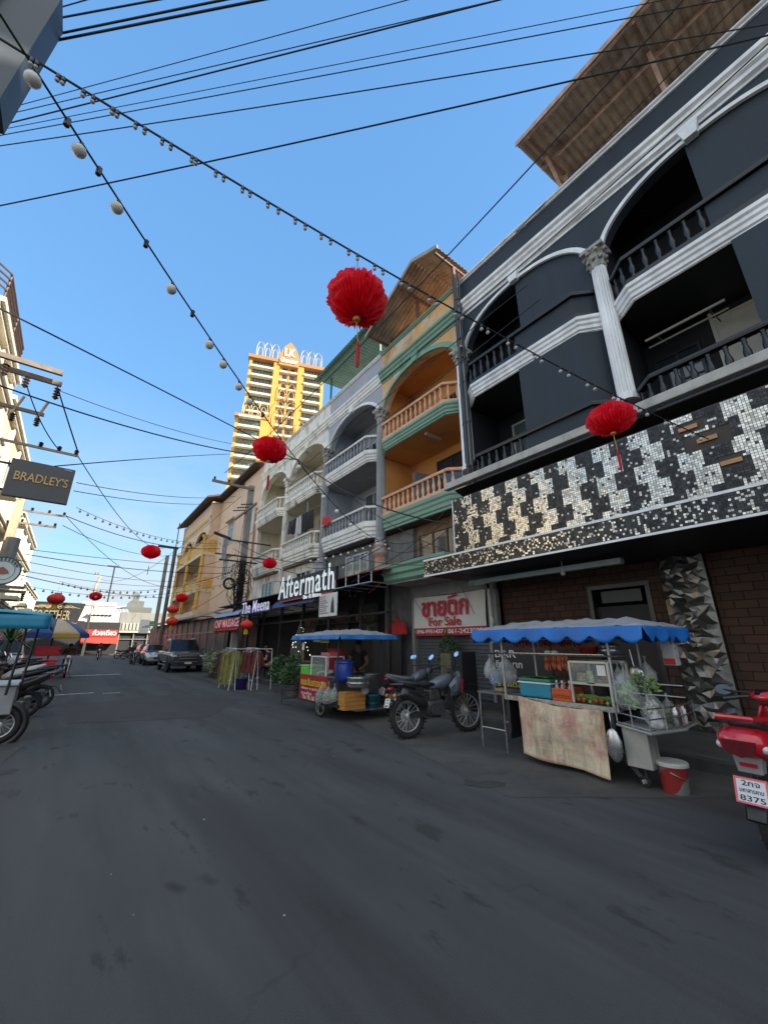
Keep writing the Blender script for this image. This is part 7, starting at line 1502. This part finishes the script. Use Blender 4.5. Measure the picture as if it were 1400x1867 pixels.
# ---------------------------------------------------------------- scooters
def scooter(label, loc, rz, body, group='parked scooters', simple=True, lean=0, rear_detail=False, R_=.27, L=1.12):
    t_ = thing('scooter', label, 'scooter', loc, rz, group, world=False)
    for x in (0, L): wheel(t_, (x,0,R_), R_, .09, 'y', 6, m_r=mat('dark_alloy', (.07,.07,.075), .4, .6), disc=True)
    g = G(); g.smooth = True; loft(g, [(.62,.55,.12,.05),(.45,.62,.14,.14),(.2,.68,.165,.15),(-.05,.75,.17,.13),(-.2,.79,.165,.11),(-.30,.80,.145,.09),(-.36,.81,.11,.06)] if rear_detail else [(.64,.52,.12,.06),(.45,.58,.14,.16),(.2,.64,.15,.16),(-.05,.74,.14,.11),(-.26,.82,.09,.06),(-.34,.86,.04,.02)], 18, p=2.8); g.obj('rear_body', body, t_)
    g = G(); g.smooth = True; loft(g, [(.66,.72,.09,.03),(.45,.76,.13,.045),(.2,.82,.13,.05),(-.05,.88,.12,.045),(-.22,.92,.08,.02)], 16); g.obj('seat', seatm, t_)
    g = G(); g.smooth = True; loft(g, [(L-.14,.50,.10,.10),(L-.24,.36,.13,.06),(.75,.32,.14,.05),(.55,.33,.14,.06),(.3,.42,.11,.10),(.05,.5,.08,.08)], 12); g.obj('floor_panel', plblack, t_)
    g = G(); g.smooth = True; 
    vs = [(L-.12,.0,.42,.10),(L-.14,0,.62,.17),(L-.20,0,.82,.15),(L-.26,0,.95,.10)]
    n = 14
    pts = []
    for (x, y, z, w_) in vs: pts += [(x+.10*cos(pi*k/(n-1)*1-pi/2) if True else x, w_*sin(pi*k/(n-1)-pi/2), z) for k in range(n)]
    g._add(pts, [(i*n+k, i*n+k+1, (i+1)*n+k+1, (i+1)*n+k) for i in range(3) for k in range(n-1)]); g.obj('leg_shield', body, t_, solid=.02)
    g = G(); g.smooth = True; loft(g, [(L-.10,1.0,.05,.03),(L-.17,1.02,.15,.06),(L-.28,1.03,.16,.05),(L-.36,1.02,.10,.03)], 16); hb = g.obj('handlebar_cowl', body, t_)
    g = G(); g.prism([(L-.36,1.045),(L-.27,1.085),(L-.22,1.085)], 'y', -.10, .10); g.obj('dashboard', blackp, hb)
    g = G(); 
    for s_ in (-1,1): g.tube([(L-.28,s_*.15,1.02),(L-.33,s_*.24,1.01)], .012, 6); g.tube([(L-.31,s_*.22,1.01),(L-.36,s_*.34,.99)], .019, 8); g.tube([(L-.26,s_*.2,1.0),(L-.30,s_*.33,.98)], .006, 5)
    g.obj('grip', plblack, t_)
    g = G()
    for y in (-.06,.06): g.tube([(L,y,R_),(L-.10,y,.62)], .02, 6)
    g.obj('fork', dsteel, t_)
    g = G(); g.smooth = True; loft(g, [(L+.2,R_+.12,.05,.012),(L+.02,R_*2+.03,.06,.02),(L-.18,R_+.2,.05,.012)], 10); g.obj('front_mudguard', body, t_)
    g = G(); g.smooth = True; loft(g, [(-.08,.50,.05,.015),(-.28,.48,.06,.012),(-.38,.33,.06,.01)], 8); g.obj('rear_mudguard', plblack, t_)
    g = G(); g.smooth = True; loft(g, [(.35,.26,.08,.08),(.1,.28,.09,.09),(-.02,.28,.06,.07)], 12); g.obj('engine', engm, t_)
    g = G(); g.smooth = True; g.tube([(.3,-.13,.22),(.1,-.16,.25),(-.22,-.17,.36)], [.02,.05,.045], 10); g.obj('exhaust', plblack, t_)
    g = G(); g.tube([(.18,.13,.9),(-.1,.14,.95),(-.34,.10,.97),(-.36,0,.975),(-.34,-.10,.97),(-.1,-.14,.95),(.18,-.13,.9)], .018, 8); g.obj('grab_rail', body if rear_detail else plblack, t_)
    g = G(); 
    if rear_detail: g.smooth = False; g.prism([(-.10,.825),(.10,.825),(.085,.745),(0,.715),(-.085,.745)], 'x', -.385, -.28)
    else: loft(g, [(-.36,.80,.05,.03),(-.30,.80,.08,.04)], 10)
    g.obj('tail_lamp', mat('dark_red_lens', (.10,.006,.01), .08, var=.3, scale=30, coat=.8) if rear_detail else lensr, t_)
    if rear_detail:
        for s_ in (-1,1): g = G(); g.smooth = True; g.ball((-.26,s_*.125,.775), .06, 14, 10, sx=1.3, sy=.62, sz=.62); g.obj('indicator', lensw, t_)
        g = G(); g.prism([(-.07,.60),(.07,.60),(.085,.72),(-.085,.72)], 'x', -.26, -.16); g.obj('plate_mount', mat('grey_plastic', (.22,.22,.23), .5), t_); g = G(); g.box(-.27,-.262,-.05,.05,.64,.665); g.obj('reflector', lensr, t_)
        plate(t_, -.34, .50, .32, (('2กจ',.62,.72),('มหาสารคาม',.8,.5),('8375',.85,.75)), frame=mat('pink_plate_frame', (.65,.10,.14), .4), w_=.165, h=.14)
    else: plate(t_, -.37, .46, .3, ())
    for s_ in (-1,1): mirror(t_, (L-.26,s_*.14,1.05), (L-.22,s_*.36,1.06) if rear_detail else (L-.30,s_*.30,1.24), .05, gm_=glassd if rear_detail else None)
    g = G(); g.tube([(.36,.1,.22),(.32,.2,0)], .012, 6); g.obj('side_stand', dsteel, t_)
    if lean: t_.rotation_euler = (lean, 0, rz)
    return t_
SC = onX(1374,1455,4.05); SH = onX(1400,1285,5.05)
scooter('glossy red scooter with a pink framed number plate at the right edge', (SC.x+.34, SC.y-.0, 0), aim(SC, SH), redpaint, group='red scooter', simple=False, rear_detail=True)
q = onZ(40,1310); scooter('black scooter with silver trim, nearest of the row along the left side', (q.x, q.y, 0), pi-.10, mat('black_silver_body', (.03,.03,.035), .25, coat=.5), lean=.10)
q = onZ(67,1294); scooter('dark grey scooter second in the row along the left side', (q.x, q.y+.15, 0), pi-.12, mat('charcoal_body', (.06,.065,.075), .25, coat=.5), lean=.1)
scooter('white sided scooter behind the red sidecar seat on the left', (-.75, 17.0, 0), pi-.1, whitep, lean=.1); scooter('dark scooter farthest in the left row near the white van', (-1.0, 19.2, 0), pi-.15, blackp, lean=.1)
# far motorbikes
for k, (px, py, rz, b_, lb, bx_) in enumerate(((178,1203,-1.6,blackp,'black motorbike ridden away at the far street corner',True),(213,1201,.2,blackp,'black motorbike parked by the far kerb, left of the rider',False),(225,1202,.1,darkred,'dark red motorbike parked by the far kerb',False),(238,1211,-1.5,blackp,'motorbike with a dark top box stopped left of the silver sedan',True),(252,1208,-.9,greyp,'grey motorbike between the top box bike and the sedan',False),(128,1192,0,redpaint,'red and white motorbike parked at the left far corner',False),(262,1207,-1.2,blackp,'black motorbike right beside the silver sedan',False))):
    q = onZ(px, py); road_bike(lb, (q.x, q.y, 0), rz, b_, seatm, group='motorbikes at the far end of the street', simple=True, box=bx_)
# ---------------------------------------------------------------- cars
def car(name, label, cat, loc, rz, paint, W, Lg, H, st, cab, wr, wb, bed=None, glassc=None, kind='suv'):
    t_ = thing(name, label, cat, loc, rz, None, world=False); hw = W/2
    g = G(); g.smooth = False; n = len(st); vs = []
    for (x, zb, zs, zt, k) in st:                 # x, bottom, shoulder, top of the lower body, width factor
        for (a, z) in ((-.86,zb),(-1,zb+(zs-zb)*.35),(-1,zs),(-.93,zt-.02),(-.80,zt),(.80,zt),(.93,zt-.02),(1,zs),(1,zb+(zs-zb)*.35),(.86,zb)): vs.append((x, a*hw*k, z))
    m = 10; g._add(vs, [(i*m+j, i*m+(j+1) % m, (i+1)*m+(j+1) % m, (i+1)*m+j) for i in range(n-1) for j in range(m)] + [tuple(range(m)), tuple(range((n-1)*m, n*m))]); g.obj('body', paint, t_, bevel=.06)
    g = G(); vs = []                               # cabin
    for (x, z, k) in cab: vs += [(x, -hw*k, z), (x, hw*k, z)]
    (xr0, xr1, xr2, xr3) = [c[0] for c in cab]; zb_, zt_ = cab[0][1], cab[1][1]; kb, kt = cab[0][2], cab[1][2]
    A = [(xr0,-hw*kb,zb_),(xr1,-hw*kt,zt_),(xr2,-hw*kt,zt_),(xr3,-hw*kb,zb_)]; B = [(x,-y,z) for x, y, z in A]
    g._add(A+B, [(0,1,2,3),(4,7,6,5),(0,4,5,1),(1,5,6,2),(2,6,7,3)]); g.obj('cabin', paint, t_, bevel=.07)
    gl = glassc or mat('car_glass', (.012,.014,.017), .10, var=.1, spec=.35); g = G()
    def inset(P, s_=.10, out=.012):
        c = sum((V(p) for p in P), V((0,0,0)))/len(P); nn = (V(P[1])-V(P[0])).cross(V(P[2])-V(P[1])).normalized()
        if nn.dot(c-V((0,0,zb_*.9))) < 0: nn = -nn
        return [V(p)+(c-V(p))*s_+nn*out for p in P]
    for nm_, P in (('windscreen',[A[2],A[3],B[3],B[2]]),('rear_window',[A[0],A[1],B[1],B[0]])):
        g = G(); g.poly(inset(P, .09)); g.obj(nm_, gl, t_)
    for S_ in (A, B):
        mid = (xr1+xr2)/2-.1; y = S_[0][1]; yt = S_[1][1]
        for P in ([S_[0],S_[1],(mid,yt,zt_),(mid,y,zb_)], [(mid,y,zb_),(mid,yt,zt_),S_[2],S_[3]]): g = G(); g.poly(inset(P, .13)); g.obj('side_window', gl, t_)
    x_r, x_f = -wb/2, wb/2
    for x in (x_r, x_f):
        for s_ in (-1,1):
            g = G(); g.lathe([(wr*1.18,-.01),(wr*1.18,.012)], (x,s_*(hw-.005),wr), 24, 'y'); g.obj('wheel_arch', plblack, t_); wheel(t_, (x,s_*(hw-.08),wr), wr, .2, 'y', 6, m_r=alu, hub=.07)
    return t_
gun = mat('gunmetal_car_paint', (.075,.085,.10), .22, .4, var=.08, coat=.8); silv = mat('silver_car_paint', (.42,.44,.45), .25, .3, var=.06, coat=.7)
q = onZ(340,1226); Wt = 1.72
tk = car('pickup_truck', 'dark grey pickup truck with a chrome grille parked facing the camera', 'pickup', (5.32, 26.6, 0), -pi/2-.02, gun, Wt, 4.7, 1.7,
    [(-2.35,.45,.8,1.0,.95),(-2.3,.38,.85,1.05,1),(-.9,.36,.88,1.06,1),(.9,.36,.88,1.05,1),(1.3,.36,.86,1.03,1),(2.05,.36,.86,1.04,.98),(2.28,.32,.80,.99,.95),(2.37,.34,.66,.92,.92)], [(-1.3,1.04,.94),(-.95,1.70,.80),(.35,1.70,.80),(1.05,1.05,.94)], .36, 2.8)
g = G(); g.bbox(2.33,2.42,-.46,.46,.76,.86,.02); g.bbox(2.33,2.41,-.42,.42,.66,.72,.015); g.bbox(2.33,2.395,-.62,.62,.53,.56,.01); g.obj('grille', chrome, tk)
g = G(); g.bbox(2.30,2.38,-.55,.55,.40,.68,.03); g.obj('lower_grille', plblack, tk); g = G(); g.box(2.42,2.43,-.17,.17,.44,.52); g.obj('number_plate', whitep, tk)
for s_ in (-1,1): g = G(); g.smooth = True; g.ball((2.27,s_*.64,.83), .13, 12, 8, sx=1.0, sy=1.35, sz=.55); g.obj('headlight', lensw, tk); g = G(); g.bbox(.95,1.12,s_*.93-.06,s_*.93+.06,1.05,1.2,.03); g.obj('wing_mirror', gun, tk); g = G(); g.tube([(-.8,s_*.6,1.72),(.3,s_*.6,1.72)], .02, 6); g.obj('roof_rail', steel, tk); g = G(); g.bbox(-1.1,1.0,s_*.88-.05,s_*.88+.05,.34,.38,.01); g.obj('side_step', steel, tk)
sd = car('sedan_car', 'silver sedan parked directly behind the dark pickup', 'car', (5.3, 35.0, 0), -pi/2-.03, silv, 1.66, 4.3, 1.4,
    [(-2.15,.38,.7,.9,.9),(-2.0,.3,.75,.95,.97),(-.9,.26,.78,.95,1),(.8,.26,.76,.92,1),(1.6,.26,.7,.85,.98),(2.05,.26,.6,.74,.92),(2.18,.3,.5,.62,.86)], [(-1.5,.94,.92),(-.8,1.38,.74),(.25,1.38,.74),(1.1,.91,.92)], .31, 2.5)
for s_ in (-1,1): g = G(); g.smooth = True; g.ball((2.02,s_*.6,.66), .12, 12, 8, sx=.8, sy=1.4, sz=.55); g.obj('headlight', lensw, sd)
g = G(); g.bbox(2.14,2.2,-.35,.35,.42,.56,.02); g.obj('grille', plblack, sd)
car('sedan_car', 'green white taxi sedan half hidden behind the silver sedan', 'car', (5.6, 41.0, 0), -pi/2, mat('taxi_green', (.05,.25,.13), .3, coat=.6), 1.66, 4.3, 1.4, [(-2.15,.38,.7,.9,.9),(-2.0,.3,.75,.95,.97),(.8,.26,.76,.92,1),(2.05,.26,.6,.74,.92),(2.18,.3,.5,.62,.86)], [(-1.5,.94,.92),(-.8,1.38,.74),(.25,1.38,.74),(1.1,.91,.92)], .31, 2.5)
vn = car('passenger_van', 'white van with a red sun strip parked behind the seated people on the left', 'van', (-2.35, 25.5, 0), -pi/2+.05, whitep, 1.7, 4.2, 1.9, [(-2.1,.4,.8,1.05,.95),(-1.9,.34,.85,1.08,1),(1.2,.34,.85,1.05,1),(1.9,.34,.8,.98,.96),(2.1,.36,.7,.9,.9)], [(-2.0,1.06,.95),(-1.85,1.75,.85),(.8,1.75,.85),(1.55,1.04,.95)], .33, 2.6)
g = G(); g._add([(.83,-.66,1.72),(.83,.66,1.72),(1.0,.7,1.60),(1.0,-.7,1.60)], [(0,1,2,3)]); g.v = [(x+.03,y,z+.01) for x, y, z in g.v]; g.obj('sun_strip', redp, vn)
# ================================================================ the tricycle cart and red sidecar on the left
tc_ = thing('vending_tricycle', 'grey vending tricycle with a teal canopy at the left edge', 'tricycle', (-1.0, 9.5, 0))
tealc = mat('teal_canopy_cloth', (.01,.20,.33), .5, var=.2)
q = onZ(92, 1127, 1.9); cxr = onY(95,1130,9.3).x; zt_ = onY(60,1118,9.3).z; ze = onY(60,1140,9.3).z
g = G(); g.smooth = True; g.grid(lambda u, v_: (cxr-2.1+2.1*u, 8.9+2.0*v_, zt_-.06+.10*sin(min(1, u*1.0)*pi)*.6+.08*sin(v_*pi)), 14, 10); g.obj('canopy_top', mat('teal_canopy_top', (.03,.30,.42), .6), tc_, solid=.01)
g = G(); g.smooth = True; g.grid(lambda u, v_: (cxr-2.1+2.1*u+.02*v_*0, 8.9-.02*v_, zt_-.05-(zt_-ze+.02)*v_), 20, 3); g.grid(lambda u, v_: (cxr+.02*v_, 8.9+2.0*u, zt_-.05-(zt_-ze+.02)*v_), 20, 3); g.obj('valance', tealc, tc_, solid=.008)
pl = mat('dark_post_paint', (.03,.035,.045), .4, .4)
for (x, y) in ((cxr-.28,9.0),(cxr-.16,9.6)):
    g = G(); g.tube([(x,y,ze+.05),(x-.04,y,.72)], .018, 8); g.obj('canopy_post', pl, tc_)
g = G(); g.tube([(cxr-.29,9.02,1.25),(cxr-.18,9.6,1.25)], .012, 6); g.obj('cross_bar', pl, tc_)
qb = onY(33,1250,9.1); g = G(); g.bbox(-2.3, qb.x, 9.1, 9.7, .42, qb.z, .02); g.obj('box_body', mat('dull_aluminium_box', (.30,.31,.32), .5, .3, var=.15), tc_); g = G(); g.bbox(-2.3, qb.x+.02, 9.05, 9.75, qb.z+.001, qb.z+.05, .01); g.obj('counter', steel, tc_)
g = G(); g.tube([(-2.2,9.2,.40),(-.5,9.2,.38)], .03, 6); g.tube([(-2.2,9.6,.40),(-.5,9.6,.38)], .03, 6); g.obj('chassis', dsteel, tc_)
wheel(tc_, (-.62,9.18,.27), .27, .09, 'y', 14); wheel(tc_, (-1.9,9.4,.27), .27, .09, 'y', 14)
g = G(); g.smooth = True; g.torus((-.62,9.18,.27), .31, .05, 24, 6, 'y'); g.v = [p for p in g.v]; g.obj('mudguard', plblack, tc_)
rc = thing('sidecar', 'red padded sidecar bench with a white base under the striped parasol', 'sidecar', (-.7, 24.5, 0)); rpad = mat('red_vinyl_pad', (.60,.012,.03), .4, var=.1)
a = onY(66,1177,24.5); b = onY(107,1208,24.5); 
g = G(); g.bbox(a.x, b.x, 24.5, 24.62, .95, a.z, .04); g.obj('backrest', rpad, rc); g = G(); g.bbox(a.x, b.x-.05, 23.95, 24.5, .66, .80, .04); g.bbox(a.x-.02, b.x-.1, 23.9, 24.0, .45, .68, .03); g.obj('seat', rpad, rc); g = G(); g.bbox(a.x-.1, b.x, 23.85, 24.7, .32, .44, .02); g.obj('base', whitep, rc)
wheel(rc, (a.x+.1,24.3,.27), .27, .09, 'x', 8)
road_bike('dark motorbike coupled to the red sidecar under the parasol', (b.x+.33, 24.9, 0), -pi/2, whitep, seatm, group='sidecar motorbike', simple=True)
pu = thing('parasol', 'striped blue, cream and yellow parasol over the red sidecar', 'parasol', (-.9, 25.3, 0))
ctr = onY(103,1140,25.3); rr_ = 1.40; zc_ = onY(103,1156,25.3).z; n = 8; pb_ = mat('parasol_blue', (.03,.10,.36), .6, var=.15); pc_ = mat('parasol_cream', (.58,.50,.34), .7, var=.1); py_ = mat('parasol_yellow', (.60,.40,.06), .6)
for k in range(n):
    a0, a1 = 2*pi*k/n, 2*pi*(k+1)/n; g = G(); g.smooth = True
    g.grid(lambda u, v_: (ctr.x+rr_*v_*(cos(a0)*(1-u)+cos(a1)*u), 25.3+rr_*v_*(sin(a0)*(1-u)+sin(a1)*u), zc_+.72*(1-v_**1.5)), 6, 6); g.obj('panel', pb_ if k % 2 else pc_, pu, solid=.01)
    g = G(); g.grid(lambda u, v_: (ctr.x+rr_*1.003*(cos(a0)*(1-u)+cos(a1)*u), 25.3+rr_*1.003*(sin(a0)*(1-u)+sin(a1)*u), zc_-.18*v_), 6, 1); g.obj('valance', pb_ if k % 2 else py_, pu, solid=.01)
g = G(); g.tube([(ctr.x+.0,25.3,.3),(ctr.x,25.3,zc_+.74)], .03, 8); g.obj('pole', dsteel, pu)
# palm in a pot, octagon sign
pt = thing('potted_palm', 'spiky green potted palm behind the seated people on the left', 'plant', (-2.2, 19, 0)); pcn = onY(22,1160,19)
g = G()
for k in range(60):
    a = random.uniform(0,6.28); e_ = random.uniform(-.1,1.2); l = random.uniform(.6,1.1); d = V((cos(a)*cos(e_), sin(a)*cos(e_), sin(e_))); s_ = V((-sin(a),cos(a),0))*.035; p0 = V((pcn.x,19,pcn.z-.2)); p1 = p0+d*l*.55; p2 = p0+d*l-V((0,0,.22*l)); g._add([p0-s_*.5,p0+s_*.5,p1+s_,p2,p1-s_], [(0,1,2,4),(4,2,3)])
g.obj('fronds', mat('palm_green', (.04,.12,.03), .5, var=.4), pt); g = G(); g.tube([(pcn.x,19,.4),(pcn.x,19,pcn.z-.2)], .06, 8); g.obj('trunk', wood, pt); g = G(); g.lathe([(.2,0),(.28,.45),(.3,.46),(.26,.44)], (pcn.x,19,0), 16); g.obj('pot', potm, pt)
so_ = thing('stop_sign', 'small red octagonal Thai stop sign between the tricycle posts', 'sign', (-1.6, 30, 0)); c = onY(49,1149,30); g = G(); r_ = .42; g.prism([(c.x+r_*cos(pi/8+k*pi/4), c.z+r_*sin(pi/8+k*pi/4)) for k in range(8)], 'y', 30, 30.03); g.obj('octagon', redp, so_); text('หยุด', (c.x-.26,29.99,c.z-.16), (1,0,0), (0,0,1), .52, .3, wht, so_, depth=.01, bold=.02); g = G(); g.tube([(c.x,30.05,0),(c.x,30.05,c.z)], .035, 6); g.obj('post', steel, so_)
# ================================================================ people
def skinmesh(name, nodes, edges, m, par, root=0, sub=2):
    me = bpy.data.meshes.new(name); me.from_pydata([n[0] for n in nodes], edges, []); o = bpy.data.objects.new(name, me); COL.objects.link(o); o.parent = par; me.materials.append(m)
    md = o.modifiers.new('s', 'SKIN'); md.use_smooth_shade = True
    if not me.skin_vertices: me.attributes
    for i, n in enumerate(nodes):
        r = n[1]; q = me.skin_vertices[0].data[i]; q.radius = (r, r) if not isinstance(r, tuple) else r; q.use_root = (i == root)
    s_ = o.modifiers.new('u', 'SUBSURF'); s_.levels = s_.render_levels = sub
    return o
skinm = mat('tan_skin', (.36,.19,.115), .55, var=.08); skind = mat('brown_skin', (.22,.115,.07), .55, var=.08); hairm = mat('black_hair', (.012,.010,.010), .5, var=.3)
def person(label, loc, rz, J, skin_c, shirt, trousers, cat='person', hair='short', sleeve=.6, leg=1.0, cap=None, shoes=None, s=.92):
    """J: joints in metres, x forward; keys hip, chest, neck, head, and for L/R: sh, el, wr, hp, kn, an, toe"""
    t_ = thing('person', label, cat, loc, rz, None, world=False); t_.scale = (s, s, s)
    J = {k: V(v) for k, v in J.items()}; up = (J['head']-J['neck']).normalized(); fw = J.get('face', V((1,0,0))).normalized()
    N = []; E = []; idx = {}
    def nd(k, p, r): N.append((tuple(p), r)); idx[k] = len(N)-1; return len(N)-1
    nd('hip', J['hip'], (.125,.15)); nd('waist', J['hip'].lerp(J['chest'], .5), (.105,.135)); nd('chest', J['chest'], (.115,.155)); nd('top', J['chest'].lerp(J['neck'], .72), (.075,.10)); nd('neck', J['neck'], .048)
    hc = J['head']; nd('jaw', hc-up*.055+fw*.02, (.062,.058)); nd('skull', hc+up*.035, (.085,.078)); nd('crown', hc+up*.095, .055)
    E += [(0,1),(1,2),(2,3),(3,4),(4,5),(5,6),(6,7)]
    nd('nose', hc-up*.005+fw*.105, .012); E.append((6, idx['nose']))
    sd_ = up.cross(fw).normalized()
    for sg_ in (-1, 1): nd('ear%d' % sg_, hc+sd_*sg_*.088-fw*.01, .014); E.append((6, idx['ear%d' % sg_]))
    shirtN = [(tuple(J['hip']-V((0,0,.02))), (.15,.178)), (tuple(J['chest']), (.142,.182)), (tuple(J['chest'].lerp(J['neck'], .66)), (.092,.12))]; shirtE = [(0,1),(1,2)]
    trN = [(tuple(J['hip']+V((-.02,0,.05))), (.13,.165)), (tuple(J['hip']+V((.0,0,-.07))), (.12,.16))]; trE = [(0,1)]
    for S_ in 'LR':
        sh, el, wr = J['sh'+S_], J['el'+S_], J['wr'+S_]; a = nd('sh', sh, .058); b = nd('el', el, .042); c = nd('wr', wr, .028); E += [(3,a),(a,b),(b,c)]
        d = (wr-el).normalized(); sdv = d.cross(up if abs(d.dot(up)) < .9 else fw).normalized(); palm = nd('palm', wr+d*.06, (.036,.022)); E.append((c,palm))
        for k in range(4): f = nd('f', wr+d*(.135+.012*(1-abs(k-1.3)))+sdv*(k-1.5)*.021-up*.012, .0085); E.append((palm,f))
        th = nd('th', wr+d*.06+sdv*.055, .010); E.append((palm,th))
        o = len(shirtN); e2 = sh.lerp(el, min(1, sleeve*1.0)); shirtN += [(tuple(sh), .078), (tuple(e2), .064)]; shirtE += [(2,o),(o,o+1)]
        if sleeve > 1: shirtN.append((tuple(el.lerp(wr, sleeve-1)), .042)); shirtE.append((o+1,o+2))
        hp, kn, an, toe = J['hp'+S_], J['kn'+S_], J['an'+S_], J['to'+S_]; a = nd('hp', hp, .088); b = nd('kn', kn, .058); c = nd('an', an, .038); e = nd('toe', toe, .032); E += [(0,a),(a,b),(b,c),(c,e)]
        o = len(trN); trN += [(tuple(hp.lerp(kn, .38)), .098), (tuple(hp.lerp(kn, min(1, leg*2))), .078)]; trE += [(1,o),(o,o+1)]
        if leg > .5: trN.append((tuple(kn.lerp(an, (leg-.5)*2)), .056)); trE.append((o+1,o+2))
        if shoes: skinmesh('shoe', [(tuple(an-V((0,0,.03))), .05), (tuple(toe), .042)], [(0,1)], shoes, t_, sub=1)
    skinmesh('body', N, E, skin_c, t_); skinmesh('shirt', shirtN, shirtE, shirt, t_, sub=1); skinmesh('trousers', trN, trE, trousers, t_, sub=1)
    g = G(); g.smooth = True; q = Matrix.Translation(hc) @ (V((0,0,1)).rotation_difference(up)).to_matrix().to_4x4(); g.M = q
    if cap: g.ball((-.005,0,.045), .108, 16, 10, sz=.95); g.obj('helmet', cap, t_)
    else:
        g.ball((-.022,0,.045), .102, 16, 10, sz=.9)
        if hair == 'long': g.tube([(-.06,0,.05),(-.10,.0,-.08),(-.10,.02,-.24)], [.085,.075,.045], 10)
        g.obj('hair', hairm, t_)
    g = G(); g.smooth = True
    for sg_ in (-1, 1): p = hc+fw*.088+sd_*sg_*.032+up*.022; g.ball(p, .011, 8, 6)
    g.ball(hc+fw*.083-up*.052, .014, 8, 6, sz=.4); g.obj('face_features', hairm, t_)
    return t_
def stand(dx=0, reach=False, lean=0):
    return dict(hip=(0,0,.92), chest=(.03+lean*.35,0,1.24), neck=(.04+lean*.5,0,1.43), head=(.07+lean*.58,0,1.57), shL=(.04+lean*.45,.19,1.38), elL=(.12 if reach else .0,.25,1.12), wrL=(.38 if reach else .05,.16,1.02 if reach else .86), shR=(.04+lean*.45,-.19,1.38), elR=(.15 if reach else .0,-.25,1.14), wrR=(.40 if reach else .05,-.12,1.05 if reach else .86),
                hpL=(0,.09,.88), knL=(.03,.10,.48), anL=(0,.10,.08), toL=(.14,.11,.035), hpR=(0,-.09,.88), knR=(.03,-.10,.48), anR=(0,-.10,.08), toR=(.14,-.11,.035))
def sit(h=.47, fwd=.0, arm=(.30,.12,.82), fold=True):
    return dict(hip=(0,0,h+.10), chest=(.06+fwd,0,h+.42), neck=(.10+fwd*1.5,0,h+.60), head=(.16+fwd*1.8,0,h+.72), shL=(.10+fwd*1.4,.18,h+.55), elL=(.18,.26,h+.28), wrL=arm, shR=(.10+fwd*1.4,-.18,h+.55), elR=(.20,-.26,h+.28), wrR=(arm[0],-arm[1],arm[2]-.02),
                hpL=(.05,.09,h+.08), knL=(.44,.13,h+.05), anL=(.42,.14,.10), toL=(.56,.15,.035), hpR=(.05,-.09,h+.08), knR=(.45,-.13,h+.04), anR=(.47,-.14,.10), toR=(.61,-.15,.035))
blkcl = mat('black_tshirt', (.018,.018,.02), .9, var=.2); khaki = mat('khaki_shorts', (.34,.25,.16), .9, var=.15); flor = mat('pale_peach_shirt', (.60,.42,.34), .9, var=.3, scale=12); dkb = mat('dark_blue_jeans', (.03,.045,.08), .9, var=.2); brj = mat('brown_jacket', (.14,.065,.03), .9, var=.3); grj = mat('dark_teal_jacket', (.02,.07,.075), .9, var=.2)
pch = onY(16,1187,15.2)
person('woman with dark hair seated on the left, reading a phone held in both hands', (-1.62, 15.2, .0), -.35, sit(.50, .08), skinm, flor, blkcl, hair='long', sleeve=.5)
person('seated person in black top and khaki shorts at the very left edge', (-1.78, 14.2, .0), -.2, sit(.52, .02, (.32,.10,1.0)), skinm, blkcl, khaki, sleeve=.4, leg=.5)
for k, (x, y, lb) in enumerate(((-1.66,15.22,'dark plastic stool under the woman with the phone'),(-1.80,14.22,'dark plastic stool under the person in khaki shorts'))):
    t_ = thing('stool', lb, 'stool', (x, y, 0)); g = G(); g.bbox(x-.17,x+.17,y-.17,y+.17,.40,.44,.015); g.obj('seat', plblack, t_)
    for a, b in ((-1,-1),(1,-1),(-1,1),(1,1)): g = G(); g.tube([(x+.13*a,y+.13*b,.40),(x+.17*a,y+.17*b,0)], .018, 6); g.obj('leg', plblack, t_)
ph = thing('mobile_phone', 'dark phone held by the seated woman on the left', 'phone', (-1.30,15.1,.86)); g = G(); g.M = Matrix.Translation((-1.30,15.08,.82)) @ Matrix.Rotation(R(-40), 4, 'Y'); g.bbox(-.075,.075,-.04,.04,-.005,.005,.003); g.obj('case', plblack, ph)
person('noodle vendor in black behind the farther cart, arms reaching to the pot', (5.90, 8.80, .0), pi+.75, stand(reach=True, lean=.22), skind, blkcl, blkcl, sleeve=.5, shoes=plblack)
person('rider in a brown jacket seated on the motorbike beside the red sidecar', (onY(107,1208,24.5).x+.33, 25.4, .18), -pi/2+pi, sit(.55, .05, (.45,.28,.95)), skind, brj, dkb, sleeve=1.8, shoes=plblack)
qf = onZ(239,1210); person('person in a dark teal jacket standing beside the far top box motorbike', (qf.x+.1, qf.y+.9, 0), .4, stand(), skind, grj, dkb, sleeve=1.8, cap=mat('dark_helmet', (.03,.03,.04), .3), shoes=plblack)
qf = onZ(178,1203); person('helmeted rider on the black motorbike at the far street corner', (qf.x, qf.y-.55, .22), -1.6, sit(.56, .1, (.5,.28,.95)), skind, mat('maroon_shirt', (.12,.02,.025), .9), blkcl, sleeve=1.5, cap=mat('dark_helmet', (.03,.03,.04), .3), shoes=plblack)
person('person in a dark top sitting inside the bar behind the clothes racks', (6.5, 15.9, .15), 2.6, sit(.5, .05), skinm, blkcl, dkb, sleeve=.5)
